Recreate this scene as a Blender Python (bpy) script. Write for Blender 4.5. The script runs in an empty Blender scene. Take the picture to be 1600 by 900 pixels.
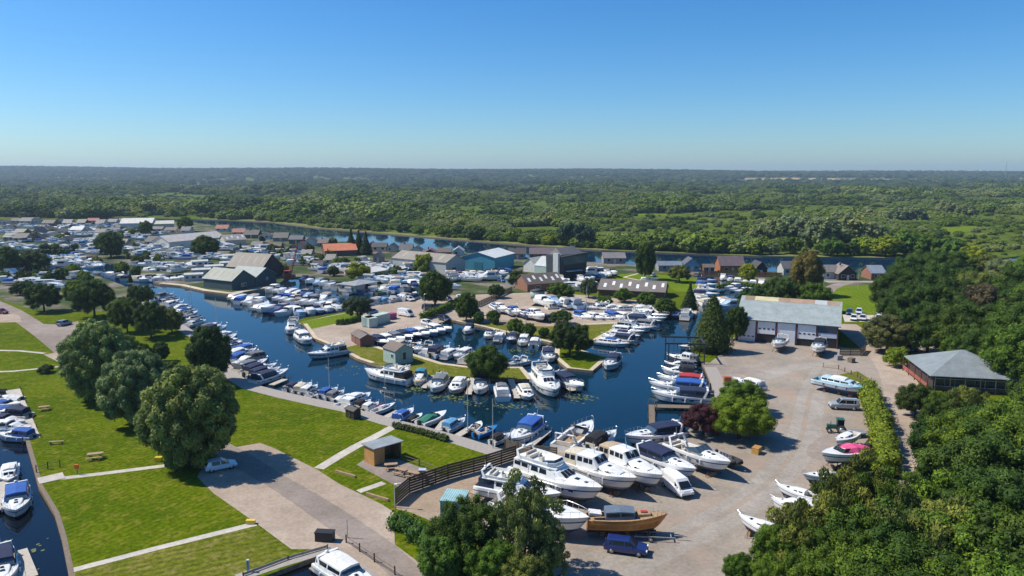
import bpy, math, random
import numpy as np
from mathutils import Vector, Matrix
from mathutils.geometry import delaunay_2d_cdt
R = math.radians
random.seed(7)
SC = bpy.context.scene
COL = SC.collection
# ------------------------------------------------------------------ camera, sky, sun, exposure
FPX, PITCH, CAMH = 1142.0, R(8.9), 40.0
cd = bpy.data.cameras.new('camera'); cam = bpy.data.objects.new('camera', cd); COL.objects.link(cam)
cd.sensor_width = 36.0; cd.lens = 36.0 * FPX / 1600.0; cd.clip_start = 0.5; cd.clip_end = 30000
cam.location = (0, 0, CAMH); cam.rotation_euler = (R(90) - PITCH, 0, 0)
SC.camera = cam
SUN_EL, SUN_AZ = R(50), math.atan2(-0.985, 0.17)          # azimuth from +Y towards +X
w = bpy.data.worlds.new("World"); SC.world = w; w.use_nodes = True
nt = w.node_tree; nt.nodes.clear()
sky = nt.nodes.new('ShaderNodeTexSky'); sky.sky_type = 'NISHITA'; sky.sun_disc = False
sky.sun_elevation = SUN_EL; sky.sun_rotation = SUN_AZ; sky.altitude = 0; sky.air_density = 1.0; sky.dust_density = 0.55; sky.ozone_density = 8.0
hs = nt.nodes.new('ShaderNodeHueSaturation'); hs.inputs['Saturation'].default_value = 1.22
bg = nt.nodes.new('ShaderNodeBackground'); bg.inputs['Strength'].default_value = 0.103
wo = nt.nodes.new('ShaderNodeOutputWorld')
tn = nt.nodes.new('ShaderNodeMix'); tn.data_type = 'RGBA'; tn.blend_type = 'MULTIPLY'; tn.inputs[0].default_value = 1; tn.inputs[7].default_value = (.86, 1, 1.05, 1)
nt.links.new(sky.outputs[0], hs.inputs['Color']); nt.links.new(hs.outputs[0], tn.inputs[6]); nt.links.new(tn.outputs[2], bg.inputs[0]); nt.links.new(bg.outputs[0], wo.inputs[0])
sl = bpy.data.lights.new('sun', 'SUN'); sl.energy = 4.6; sl.angle = R(0.53); sl.color = (1.0, 0.935, 0.82)
so = bpy.data.objects.new('sun', sl); COL.objects.link(so)
sdir = Vector((math.sin(SUN_AZ) * math.cos(SUN_EL), math.cos(SUN_AZ) * math.cos(SUN_EL), math.sin(SUN_EL)))
so.rotation_euler = (-sdir).to_track_quat('-Z', 'Y').to_euler()
SC.view_settings.view_transform = 'Standard'; SC.view_settings.look = 'None'; SC.view_settings.gamma = 1; SC.view_settings.exposure = 0.38
SC.view_settings.use_curve_mapping = False
SC.cycles.max_bounces = 5; SC.cycles.diffuse_bounces = 2; SC.cycles.glossy_bounces = 3; SC.cycles.transmission_bounces = 3
SC.cycles.volume_bounces = 0; SC.cycles.transparent_max_bounces = 8; SC.cycles.caustics_reflective = False; SC.cycles.caustics_refractive = False

# ------------------------------------------------------------------ helpers
def P(px, py, z=0.0):
    """point on the plane at height z that stands at this place of the photo"""
    u = (px - 800) / FPX; v = (450 - py) / FPX
    s, c = math.sin(PITCH), math.cos(PITCH)
    dz = -s + v * c
    t = (z - CAMH) / dz
    return Vector((u * t, (c + v * s) * t, z))
def proj(p):
    s, c = math.sin(PITCH), math.cos(PITCH)
    y, z = p[1], p[2] - CAMH
    d = y * c - z * s; h = y * s + z * c
    return (800 + FPX * p[0] / d, 450 - FPX * h / d)

ONES = ['', 'first', 'second', 'third', 'fourth', 'fifth', 'sixth', 'seventh', 'eighth', 'ninth', 'tenth', 'eleventh', 'twelfth', 'thirteenth', 'fourteenth', 'fifteenth', 'sixteenth', 'seventeenth', 'eighteenth', 'nineteenth']
TENS = {20: 'twenty', 30: 'thirty', 40: 'forty', 50: 'fifty', 60: 'sixty', 70: 'seventy', 80: 'eighty', 90: 'ninety'}
def ordn(n):
    if n < 20: return ONES[n]
    t, o = n // 10 * 10, n % 10
    return (TENS[t][:-1] + 'ieth') if o == 0 else TENS[t] + '-' + ONES[o]

MATS = {}
def newmat(name):
    m = bpy.data.materials.new(name); m.use_nodes = True
    MATS[name] = m
    return m, m.node_tree, m.node_tree.nodes['Principled BSDF']
def nn(t, kind, **kw):
    n = t.nodes.new(kind)
    for k, v in kw.items(): setattr(n, k, v)
    return n
def noise(t, scale, detail=4, rough=0.55, coord='pos', vec=None):
    n = nn(t, 'ShaderNodeTexNoise'); n.inputs['Scale'].default_value = scale; n.inputs['Detail'].default_value = detail; n.inputs['Roughness'].default_value = rough
    if vec is not None: t.links.new(vec, n.inputs['Vector'])
    elif coord == 'pos':
        g = nn(t, 'ShaderNodeNewGeometry'); t.links.new(g.outputs['Position'], n.inputs['Vector'])
    else:
        g = nn(t, 'ShaderNodeTexCoord'); t.links.new(g.outputs['Object'], n.inputs['Vector'])
    return n.outputs['Fac']
def ramp(t, fac, stops):
    r = nn(t, 'ShaderNodeValToRGB'); t.links.new(fac, r.inputs[0])
    e = r.color_ramp.elements
    while len(e) > 1: e.remove(e[-1])
    e[0].position = stops[0][0]; e[0].color = tuple(stops[0][1]) + (1,)
    for p, c in stops[1:]:
        q = e.new(p); q.color = tuple(c) + (1,)
    return r.outputs[0]
def mix(t, a, b, fac, mode='MIX'):
    m = nn(t, 'ShaderNodeMix', data_type='RGBA', blend_type=mode)
    for val, k in ((a, 6), (b, 7)):
        if isinstance(val, (tuple, list)): m.inputs[k].default_value = tuple(val) + (1,)
        else: t.links.new(val, m.inputs[k])
    if isinstance(fac, (int, float)): m.inputs[0].default_value = fac
    else: t.links.new(fac, m.inputs[0])
    return m.outputs[2]
def bump(t, b, h, dist=0.05, strength=0.5):
    n = nn(t, 'ShaderNodeBump'); n.inputs['Distance'].default_value = dist; n.inputs['Strength'].default_value = strength
    t.links.new(h, n.inputs['Height']); t.links.new(n.outputs[0], b.inputs['Normal'])
def plain(name, col, rough=0.6, metal=0, var=0.0, scale=2.0, coord='obj'):
    m, t, b = newmat(name)
    b.inputs['Roughness'].default_value = rough; b.inputs['Metallic'].default_value = metal
    if var:
        f = noise(t, scale, 5, coord=coord)
        t.links.new(ramp(t, f, [(0.3, [c * (1 - var) for c in col]), (0.7, [min(1, c * (1 + var)) for c in col])]), b.inputs['Base Color'])
    else: b.inputs['Base Color'].default_value = tuple(col) + (1,)
    return m
def tinted(name, rough=0.4, var=0.08, scale=3.0, metal=0, dirt=None, coat=0):
    """surface whose own colour is the object's colour"""
    m, t, b = newmat(name)
    oi = nn(t, 'ShaderNodeObjectInfo')
    f = noise(t, scale, 5, coord='obj')
    c = mix(t, oi.outputs['Color'], ramp(t, f, [(0.35, (1 - var * 2,) * 3), (0.65, (1, 1, 1))]), 1.0, 'MULTIPLY')
    t.links.new(c, b.inputs['Base Color'])
    b.inputs['Roughness'].default_value = rough; b.inputs['Metallic'].default_value = metal
    if coat: b.inputs['Coat Weight'].default_value = coat
    return m

# --- ground materials
def grass_mat(name, a, b_, c, stripes=None):
    m, t, b = newmat(name)
    f1 = noise(t, 0.07, 5, 0.6); f2 = noise(t, 0.45, 6, 0.72); f3 = noise(t, 1.7, 5, 0.7)
    c1 = ramp(t, f1, [(0.4, a), (0.6, b_)])
    c2 = mix(t, c1, c, ramp(t, f2, [(0.50, (0, 0, 0)), (0.66, (0.9,) * 3)]))
    c3 = mix(t, c2, ramp(t, f3, [(0.38, (0.55,) * 3), (0.62, (1.3,) * 3)]), 0.8, 'MULTIPLY')
    if stripes:
        g = nn(t, 'ShaderNodeNewGeometry'); mp = nn(t, 'ShaderNodeMapping'); mp.inputs['Rotation'].default_value = (0, 0, stripes[1])
        t.links.new(g.outputs['Position'], mp.inputs[0])
        wv = nn(t, 'ShaderNodeTexWave'); wv.inputs['Scale'].default_value = stripes[0]; wv.inputs['Distortion'].default_value = 0.6; wv.inputs['Detail Scale'].default_value = 0.4
        t.links.new(mp.outputs[0], wv.inputs[0])
        c3 = mix(t, c3, ramp(t, wv.outputs[1], [(0.3, (0.82,) * 3), (0.7, (1.12,) * 3)]), stripes[2], 'MULTIPLY')
    t.links.new(c3, b.inputs['Base Color']); b.inputs['Roughness'].default_value = 1.0; b.inputs['Specular IOR Level'].default_value = 0.03
    bump(t, b, f3, 0.12, 0.7)
grass_mat('grass', (0.066, 0.105, 0.002), (0.098, 0.134, 0.003), (0.17, 0.165, 0.02), (0.35, 0.5, 0.5))
grass_mat('dry_grass', (0.105, 0.125, 0.010), (0.145, 0.150, 0.02), (0.22, 0.19, 0.06), (0.30, 1.1, 0.7))
grass_mat('mown_lawn', (0.105, 0.17, 0.008), (0.135, 0.195, 0.012), (0.17, 0.19, 0.02), (0.22, 0.9, 1.0))
grass_mat('marsh', (0.06, 0.095, 0.012), (0.10, 0.145, 0.016), (0.15, 0.16, 0.035))
grass_mat('reeds', (0.13, 0.16, 0.04), (0.2, 0.2, 0.07), (0.26, 0.23, 0.11))
def dirt_mat(name, stops, s1=0.05, s2=0.35, fine=2.2, rough=0.92, red=None):
    m, t, b = newmat(name)
    f1 = noise(t, s1, 5, 0.6); f2 = noise(t, s2, 6, 0.7); f3 = noise(t, fine, 3, 0.7)
    c1 = ramp(t, f1, stops)
    c2 = mix(t, c1, ramp(t, f2, [(0.4, (0.86,) * 3), (0.62, (1.09,) * 3)]), 0.8, 'MULTIPLY')
    c3 = mix(t, c2, ramp(t, f3, [(0.36, (0.84,) * 3), (0.64, (1.12,) * 3)]), 0.8, 'MULTIPLY')
    if red:
        f4 = noise(t, 0.11, 4, 0.6)
        c3 = mix(t, c3, red, ramp(t, f4, [(0.5, (0, 0, 0)), (0.68, (0.75,) * 3)]))
    t.links.new(c3, b.inputs['Base Color']); b.inputs['Roughness'].default_value = rough; b.inputs['Specular IOR Level'].default_value = 0.1
    bump(t, b, f3, 0.05, 0.5)
dirt_mat('gravel', [(0.38, (0.33, 0.26, 0.20)), (0.5, (0.37, 0.295, 0.23)), (0.62, (0.42, 0.34, 0.27))])
dirt_mat('yard', [(0.38, (0.26, 0.22, 0.18)), (0.5, (0.29, 0.25, 0.205)), (0.62, (0.335, 0.285, 0.235))], red=(0.35, 0.25, 0.185))
dirt_mat('worn_track', [(0.38, (0.275, 0.24, 0.205)), (0.5, (0.31, 0.275, 0.235)), (0.62, (0.35, 0.315, 0.275))])
dirt_mat('asphalt', [(0.4, (0.235, 0.195, 0.165)), (0.6, (0.30, 0.25, 0.215))])
dirt_mat('brown_earth', [(0.3, (0.27, 0.20, 0.14)), (0.7, (0.38, 0.29, 0.21))])
dirt_mat('village_ground', [(0.40, (0.04, 0.065, 0.018)), (0.5, (0.075, 0.095, 0.03)), (0.56, (0.15, 0.13, 0.10)), (0.66, (0.24, 0.21, 0.18))], s1=0.06)
dirt_mat('forest_floor', [(0.35, (0.04, 0.055, 0.015)), (0.6, (0.07, 0.075, 0.025)), (0.75, (0.16, 0.12, 0.08))])
dirt_mat('concrete_path', [(0.3, (0.44, 0.40, 0.35)), (0.7, (0.55, 0.50, 0.44))])
dirt_mat('pale_quay', [(0.3, (0.46, 0.39, 0.28)), (0.7, (0.60, 0.50, 0.36))])
def board_mat(name, a, b_, scale=3.0, ang=0.0):
    m, t, b = newmat(name)
    g = nn(t, 'ShaderNodeNewGeometry'); mp = nn(t, 'ShaderNodeMapping'); mp.inputs['Rotation'].default_value = (0, 0, ang)
    t.links.new(g.outputs['Position'], mp.inputs[0])
    wv = nn(t, 'ShaderNodeTexWave', wave_profile='SAW'); wv.inputs['Scale'].default_value = scale; t.links.new(mp.outputs[0], wv.inputs[0])
    f = noise(t, 2.5, 6, 0.7)
    c = ramp(t, f, [(0.3, a), (0.7, b_)])
    c = mix(t, c, ramp(t, wv.outputs[1], [(0.0, (0.35,) * 3), (0.12, (1,) * 3)]), 0.8, 'MULTIPLY')
    t.links.new(c, b.inputs['Base Color']); b.inputs['Roughness'].default_value = 0.85
    bump(t, b, wv.outputs[1], 0.03, 0.5)
board_mat('boardwalk', (0.26, 0.23, 0.20), (0.38, 0.34, 0.30), 1.2, 0.8)
board_mat('deck_boards', (0.36, 0.32, 0.27), (0.50, 0.45, 0.38), 1.5, 0.2)
board_mat('old_boards', (0.12, 0.09, 0.065), (0.22, 0.17, 0.12), 1.0, 0.0)
plain('bank_piling', (0.20, 0.15, 0.10), 0.9, 0, 0.4, 2.0, 'pos')
def water_mat(name, col):
    m, t, b = newmat(name)
    f1 = noise(t, 0.02, 3); 
    t.links.new(ramp(t, f1, [(0.35, col), (0.7, [c * 1.5 for c in col])]), b.inputs['Base Color'])
    b.inputs['Roughness'].default_value = 0.04; b.inputs['IOR'].default_value = 1.33
    f = noise(t, 1.3, 4, 0.6); f2 = noise(t, 0.25, 2)
    mm = nn(t, 'ShaderNodeMath', operation='ADD'); t.links.new(f, mm.inputs[0]); t.links.new(f2, mm.inputs[1])
    bump(t, b, mm.outputs[0], 0.02, 0.25)
water_mat('marina_water', (0.002, 0.016, 0.030))
water_mat('creek_water', (0.003, 0.005, 0.009))
water_mat('river_water', (0.003, 0.022, 0.055))
# --- object materials
tinted('gelcoat', 0.28, 0.06, 1.2, coat=0.3)
tinted('fabric', 0.85, 0.12, 2.5)
tinted('paint', 0.3, 0.03, 1.0, coat=0.5)
tinted('wall_paint', 0.8, 0.10, 1.3)
tinted('dull_metal', 0.55, 0.12, 2.0)
def roof_mat():
    m, t, b = newmat('roofing')
    oi = nn(t, 'ShaderNodeObjectInfo'); g = nn(t, 'ShaderNodeTexCoord')
    wv = nn(t, 'ShaderNodeTexWave'); wv.inputs['Scale'].default_value = 1.2; t.links.new(g.outputs['Object'], wv.inputs[0])
    f = noise(t, 0.5, 6, 0.7, 'obj'); f2 = noise(t, 4.0, 4, 0.6, 'obj')
    c = mix(t, oi.outputs['Color'], ramp(t, f, [(0.3, (0.74, 0.72, 0.68)), (0.7, (1.1, 1.1, 1.1))]), 1.0, 'MULTIPLY')
    c = mix(t, c, ramp(t, wv.outputs[1], [(0.1, (0.80,) * 3), (0.35, (1,) * 3)]), 0.7, 'MULTIPLY')
    c = mix(t, c, ramp(t, f2, [(0.3, (0.8,) * 3), (0.7, (1.1,) * 3)]), 0.5, 'MULTIPLY')
    t.links.new(c, b.inputs['Base Color']); b.inputs['Roughness'].default_value = 0.6
    bump(t, b, wv.outputs[1], 0.05, 0.6)
roof_mat()
def clad_mat():
    m, t, b = newmat('cladding')
    oi = nn(t, 'ShaderNodeObjectInfo'); g = nn(t, 'ShaderNodeTexCoord'); s = nn(t, 'ShaderNodeSeparateXYZ'); t.links.new(g.outputs['Object'], s.inputs[0])
    wv = nn(t, 'ShaderNodeTexWave', bands_direction='Z', wave_profile='SAW'); wv.inputs['Scale'].default_value = 1.6; t.links.new(g.outputs['Object'], wv.inputs[0])
    f = noise(t, 1.3, 5, 0.7, 'obj')
    c = mix(t, oi.outputs['Color'], ramp(t, f, [(0.3, (0.75,) * 3), (0.7, (1.1,) * 3)]), 1.0, 'MULTIPLY')
    c = mix(t, c, ramp(t, wv.outputs[1], [(0.0, (0.6,) * 3), (0.15, (1,) * 3)]), 0.7, 'MULTIPLY')
    t.links.new(c, b.inputs['Base Color']); b.inputs['Roughness'].default_value = 0.75
clad_mat()
plain('lily_leaf', (0.11, 0.14, 0.03), 0.5, 0, .3, 2)
plain('straw', (0.40, 0.27, 0.13), 1.0)
plain('dark_glass', (0.012, 0.018, 0.025), 0.08)
plain('blue_glass', (0.05, 0.09, 0.13), 0.08)
plain('house_glass', (0.03, 0.04, 0.05), 0.08)
plain('tyre', (0.02, 0.02, 0.02), 0.9)
plain('rim', (0.45, 0.45, 0.46), 0.35, 0.8)
plain('steel', (0.6, 0.6, 0.62), 0.3, 0.9)
plain('aluminium', (0.55, 0.56, 0.57), 0.45, 0.6, 0.1)
plain('teak', (0.34, 0.22, 0.12), 0.7, 0, 0.25, 3)
plain('cushion', (0.62, 0.56, 0.46), 0.8, 0, 0.1)
plain('antifoul_red', (0.16, 0.035, 0.025), 0.85, 0, 0.25, 1.5)
plain('antifoul_black', (0.025, 0.028, 0.035), 0.85, 0, 0.25, 1.5)
plain('antifoul_blue', (0.02, 0.05, 0.13), 0.85, 0, 0.25, 1.5)
plain('varnished_wood', (0.58, 0.20, 0.035), 0.3, 0, 0.25, 2)
plain('timber', (0.33, 0.22, 0.13), 0.85, 0, 0.3, 3)
plain('dark_timber', (0.055, 0.042, 0.03), 0.85, 0, 0.3, 3)
plain('bark', (0.09, 0.065, 0.045), 0.95, 0, 0.4, 3)
plain('black_plastic', (0.015, 0.015, 0.017), 0.6)
plain('white_light', (0.8, 0.8, 0.78), 0.15)
plain('red_light', (0.4, 0.02, 0.02), 0.2)
plain('orange_plastic', (0.7, 0.16, 0.02), 0.5)
def leaf_mat():
    m, t, b = newmat('foliage')
    oi = nn(t, 'ShaderNodeObjectInfo')
    at = nn(t, 'ShaderNodeAttribute', attribute_name='tint')
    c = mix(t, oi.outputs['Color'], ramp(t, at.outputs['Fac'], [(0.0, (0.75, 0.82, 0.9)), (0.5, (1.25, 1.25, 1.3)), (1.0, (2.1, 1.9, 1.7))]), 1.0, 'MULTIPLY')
    c = mix(t, c, ramp(t, oi.outputs['Random'], [(0.0, (0.80, 0.88, 0.85)), (0.5, (1, 1, 1)), (1.0, (1.25, 1.12, 0.85))]), 0.9, 'MULTIPLY')
    t.links.new(c, b.inputs['Base Color']); b.inputs['Roughness'].default_value = 0.6; b.inputs['Specular IOR Level'].default_value = 0.12
    tr = nn(t, 'ShaderNodeBsdfTranslucent'); t.links.new(c, tr.inputs[0])
    ms = nn(t, 'ShaderNodeMixShader'); ms.inputs[0].default_value = 0.22
    out = [n for n in t.nodes if n.type == 'OUTPUT_MATERIAL'][0]
    t.links.new(b.outputs[0], ms.inputs[1]); t.links.new(tr.outputs[0], ms.inputs[2]); t.links.new(ms.outputs[0], out.inputs[0])
leaf_mat()
def wood_mat():            # same leaves, colour varied per plant, darkened and blued with distance (the far woodland)
    m, t, b = newmat('woodland_foliage')
    oi = nn(t, 'ShaderNodeObjectInfo'); at = nn(t, 'ShaderNodeAttribute', attribute_name='tint')
    sp = noise(t, 0.012, 3, 0.6, vec=oi.outputs['Location']); ad = nn(t, 'ShaderNodeMath', operation='MULTIPLY_ADD'); t.links.new(sp, ad.inputs[0]); ad.inputs[1].default_value = 2.4; ad.inputs[2].default_value = -0.95
    av = nn(t, 'ShaderNodeMath', operation='MULTIPLY_ADD'); t.links.new(oi.outputs['Random'], av.inputs[0]); av.inputs[1].default_value = 0.5; t.links.new(ad.outputs[0], av.inputs[2])
    base = ramp(t, av.outputs[0], [(0.0, (0.038, 0.068, 0.018)), (0.25, (0.08, 0.13, 0.02)), (0.5, (0.15, 0.21, 0.026)), (0.78, (0.20, 0.24, 0.10)), (1.0, (0.26, 0.28, 0.04))])
    c = mix(t, base, ramp(t, at.outputs['Fac'], [(0.0, (0.62, 0.66, 0.6)), (0.5, (1.0, 1.0, 1.0)), (1.0, (1.5, 1.35, 1.15))]), 1.0, 'MULTIPLY')
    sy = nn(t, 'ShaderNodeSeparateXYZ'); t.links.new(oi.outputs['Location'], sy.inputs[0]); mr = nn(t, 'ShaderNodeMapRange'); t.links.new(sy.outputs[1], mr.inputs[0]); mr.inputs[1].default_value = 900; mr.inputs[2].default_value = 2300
    c = mix(t, c, (0.55, 0.62, 0.72), mr.outputs[0], 'MULTIPLY')  # far trees darker and bluer: haze of distance put into the leaf colour
    t.links.new(c, b.inputs['Base Color']); b.inputs['Roughness'].default_value = 0.7; b.inputs['Specular IOR Level'].default_value = 0.08
wood_mat()

class MB:
    """gathers geometry and links it as one mesh object"""
    def __init__(s): s.v = []; s.f = []; s.m = []; s.sm = []
    def add(s, vs, fs, mi=0, smooth=False):
        o = len(s.v); s.v += [tuple(p) for p in vs]
        for f in fs: s.f.append([o + i for i in f]); s.m.append(mi); s.sm.append(smooth)
        return s
    def quad(s, *p, mi=0): return s.add(p, [list(range(len(p)))], mi)
    def box(s, c, d, mi=0, rz=0, ry=0, taper=1.0):
        x, y, z = d[0] / 2, d[1] / 2, d[2] / 2
        M = Matrix.Rotation(rz, 3, 'Z') @ Matrix.Rotation(ry, 3, 'Y')
        vs = [Vector(c) + M @ Vector((a * x * (taper if k > 0 else 1), b * y * (taper if k > 0 else 1), k * z)) for k in (-1, 1) for a, b in ((-1, -1), (1, -1), (1, 1), (-1, 1))]
        return s.add(vs, [(3, 2, 1, 0), (4, 5, 6, 7), (0, 1, 5, 4), (1, 2, 6, 5), (2, 3, 7, 6), (3, 0, 4, 7)], mi)
    def tube(s, p0, p1, r, r2=None, n=6, mi=0):
        p0, p1 = Vector(p0), Vector(p1); d = p1 - p0; r2 = r if r2 is None else r2
        q = d.to_track_quat('Z', 'Y'); vs = []
        for p, rr in ((p0, r), (p1, r2)):
            for i in range(n):
                a = 2 * math.pi * i / n; vs.append(p + q @ Vector((rr * math.cos(a), rr * math.sin(a), 0)))
        return s.add(vs, [(i, (i + 1) % n, n + (i + 1) % n, n + i) for i in range(n)] + [list(range(n))[::-1], list(range(n, 2 * n))], mi, n > 6)
    def path(s, pts, r, n=5, mi=0):
        for a, b in zip(pts[:-1], pts[1:]): s.tube(a, b, r, n=n, mi=mi)
        return s
    def loft(s, rings, mi=0, closed=False, caps=(False, False), smooth=False, mis=None):
        n = len(rings[0]); o = len(s.v)
        for r in rings: s.v += [tuple(p) for p in r]
        for i in range(len(rings) - 1):
            for j in range(n if closed else n - 1):
                k = (j + 1) % n
                s.f.append([o + i * n + j, o + (i + 1) * n + j, o + (i + 1) * n + k, o + i * n + k]); s.m.append(mis[j] if mis else mi); s.sm.append(smooth)
        if caps[0]: s.f.append([o + j for j in range(n)]); s.m.append(mi if not mis else mis[0]); s.sm.append(False)
        if caps[1]: s.f.append([o + (len(rings) - 1) * n + j for j in range(n)][::-1]); s.m.append(mi if not mis else mis[0]); s.sm.append(False)
        return s
    def cyl(s, c, r, h, n=16, mi=0, axis='Z'):
        ax = {'X': (1, 0, 0), 'Y': (0, 1, 0), 'Z': (0, 0, 1)}[axis]; c = Vector(c); a = Vector(ax) * h / 2
        return s.tube(c - a, c + a, r, n=n, mi=mi)
    def mesh(s, name, mats):
        me = bpy.data.meshes.new(name); me.from_pydata(s.v, [], s.f); me.update()
        for m in mats: me.materials.append(MATS[m])
        me.polygons.foreach_set('material_index', s.m); me.polygons.foreach_set('use_smooth', s.sm)
        import bmesh
        b = bmesh.new(); b.from_mesh(me); bmesh.ops.remove_doubles(b, verts=b.verts, dist=0.0005); bmesh.ops.recalc_face_normals(b, faces=b.faces); b.to_mesh(me); b.free()
        return me
    def build(s, name, mats, parent=None, col=None, loc=None):
        if isinstance(mats, str): mats = [mats]
        o = bpy.data.objects.new(name, s.mesh(name, mats)); COL.objects.link(o)
        if parent: o.parent = parent
        if col: o.color = tuple(col)[:3] + (1,)
        if loc: o.location = loc
        return o
def empty(name, loc=(0, 0, 0), rz=0):
    o = bpy.data.objects.new(name, None); COL.objects.link(o); o.location = loc; o.rotation_euler = (0, 0, rz); o.empty_display_size = 0.3
    return o
USED = {}
def tag(o, label, cat, group=None):
    o['label'] = label; o['category'] = cat
    if group: o['group'] = group
    USED.setdefault(label, []).append(o.name)
    return o
def struct(o, kind='structure'): o['kind'] = kind; return o
def copy_tree(o, parent=None):
    c = o.copy(); COL.objects.link(c); c.parent = parent
    for ch in CH.get(o.name, None) or o.children: copy_tree(ch, c)
    return c
CH = {}
# ------------------------------------------------------------------ the ground plan: one sheet cut into regions, water let in below it
REG = []      # (object name, material, [xy...], is_water) - later ones win
def px_poly(pts): return [P(*p).xy for p in pts]
def chaikin(pts, n=1, closed=True):
    for _ in range(n):
        q = []
        m = len(pts)
        for i in range(m if closed else m - 1):
            a, b = Vector(pts[i]), Vector(pts[(i + 1) % m]); q += [a * .75 + b * .25, a * .25 + b * .75]
        if not closed: q = [Vector(pts[0])] + q + [Vector(pts[-1])]
        pts = q
    return pts
def region(name, mat, pts, water=False, smooth=0, world=False):
    w_ = [Vector(p[:2]) for p in pts] if world else px_poly(pts)
    if smooth: w_ = chaikin(w_, smooth)
    REG.append((name, mat, w_, water)); return w_
def strip(name, mat, pts, width, smooth=0, off=0.0):
    l = [Vector(p) for p in px_poly(pts)]
    if smooth: l = chaikin(l, smooth, False)
    a, b = [], []
    for i, p in enumerate(l):
        d = (l[min(i + 1, len(l) - 1)] - l[max(i - 1, 0)]).normalized(); n = Vector((-d.y, d.x))
        a.append(p + n * (width / 2 + off)); b.append(p - n * (width / 2 - off))
    REG.append((name, mat, a + b[::-1], False))

region('ground', 'grass', [(-9000, 5), (9000, 5), (9000, 9000), (-9000, 9000)], world=True)
# the marsh beyond the river
region('marsh', 'marsh', [(-900, 344), (0, 341), (300, 343), (430, 350), (600, 368), (800, 390), (1000, 400), (1400, 406), (1700, 412), (3200, 430), (7000, 273.5), (-6000, 273.5)])
# built-up land of the marina village
region('village_ground', 'village_ground', [(-500, 352), (0, 348), (300, 347), (500, 372), (700, 391), (850, 404), (1050, 417), (1050, 424), (930, 440), (700, 480), (520, 480), (240, 450), (250, 480), (180, 486), (60, 486), (-20, 462), (-500, 470)])
region('village_ground', 'village_ground', [(1050, 417), (1200, 424), (1400, 430), (1420, 445), (1310, 452), (1200, 456), (1100, 445), (1050, 430)])
# central peninsula of the marina
region('gravel_yard', 'gravel', [(490, 530), (474, 506), (470, 503), (560, 484), (600, 470), (700, 462), (860, 456), (1000, 470), (1040, 490), (980, 503), (905, 546), (860, 536), (784, 517), (712, 501), (640, 530), (578, 534), (532, 545)])
region('lawn', 'dry_grass', [(716, 500), (760, 505), (850, 510), (905, 508), (985, 505), (906, 546), (868, 537), (824, 526), (784, 517)])
region('brown_earth', 'brown_earth', [(760, 498), (786, 500), (860, 504), (850, 510), (795, 508)])
region('lawn', 'mown_lawn', [(470, 503), (487, 514), (552, 500), (560, 489), (548, 488)])
region('lawn', 'mown_lawn', [(955, 434), (970, 428), (1040, 430), (1095, 436), (1092, 458), (1055, 455), (1042, 446), (960, 441)])
region('headland_lawn', 'dry_grass', [(532, 545), (576, 536), (600, 544), (638, 550), (666, 559), (692, 567), (740, 573), (816, 573), (834, 592), (780, 592), (700, 588), (640, 584), (600, 574), (575, 566), (556, 558)])
region('lawn_tip', 'grass', [(870, 540), (868, 558), (888, 574), (926, 578), (944, 563), (946, 556), (906, 546)])
# north-east corner
region('lawn', 'mown_lawn', [(1302, 452), (1316, 447), (1380, 445), (1398, 488), (1395, 492), (1320, 489), (1300, 470)])
region('car_park', 'concrete_path', [(1316, 491), (1400, 493), (1398, 502), (1320, 503)])
region('lawn', 'grass', [(1320, 503), (1373, 504), (1400, 520), (1520, 545), (1600, 560), (1600, 590), (1440, 600), (1378, 548), (1340, 515)])
strip('road', 'worn_track', [(1290, 440), (1345, 440), (1440, 441)], 4.5)
strip('road', 'asphalt', [(1325, 441), (1300, 448), (1288, 458)], 4.5, 1)
# boatyard on the right
YARD = [(800, 702), (850, 708), (1000, 700), (1020, 694), (1066, 683), (1100, 640), (1119, 626), (1108, 592), (1102, 572), (1128, 552), (1140, 528), (1160, 526), (1308, 540), (1345, 548), (1372, 560), (1400, 600), (1395, 650), (1420, 720), (1420, 1000), (880, 1100), (880, 960), (860, 880), (760, 850), (617, 790), (625, 772)]
region('boatyard', 'yard', YARD)
region('brown_earth', 'brown_earth', [(622, 775), (800, 722), (830, 760), (790, 800), (700, 815), (619, 795)])
strip('track', 'gravel', [(1318, 506), (1338, 520), (1362, 540), (1392, 566), (1412, 610), (1424, 700), (1440, 790)], 6.5, 2)
region('track', 'gravel', [(1420, 532), (1490, 537), (1500, 552), (1425, 560)])
region('forest_floor', 'forest_floor', [(1205, 905), (1250, 775), (1345, 700), (1392, 640), (1440, 628), (1600, 640), (1900, 640), (1900, 1100), (1190, 1100)])
region('forest_floor', 'forest_floor', [(1440, 520), (1400, 500), (1386, 470), (1386, 452), (1440, 448), (1900, 448), (1900, 560), (1600, 560)])
strip('track', 'gravel', [(1400, 590), (1416, 640), (1426, 700), (1438, 770), (1445, 800)], 4.5, 2)
strip('worn_track', 'worn_track', [(1290, 575), (1268, 610), (1262, 650), (1250, 700), (1200, 760), (1120, 815), (1020, 860), (930, 905), (860, 960)], 2.2, 2, 1.3)
strip('worn_track', 'worn_track', [(1290, 575), (1268, 610), (1262, 650), (1250, 700), (1200, 760), (1120, 815), (1020, 860), (930, 905), (860, 960)], 1.6, 2, -1.4)
strip('worn_track', 'worn_track', [(1300, 565), (1230, 575), (1190, 590)], 4.0, 1)
region('lawn', 'dry_grass', [(1312, 585), (1340, 580), (1372, 600), (1362, 622), (1340, 606)])
region('dark_patch', 'asphalt', [(1258, 700), (1290, 676), (1335, 676), (1345, 700), (1300, 720), (1262, 716)], smooth=2)
region('concrete_slip', 'asphalt', [(1088, 562), (1102, 566), (1160, 574), (1200, 583), (1110, 585), (1102, 578)])
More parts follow.
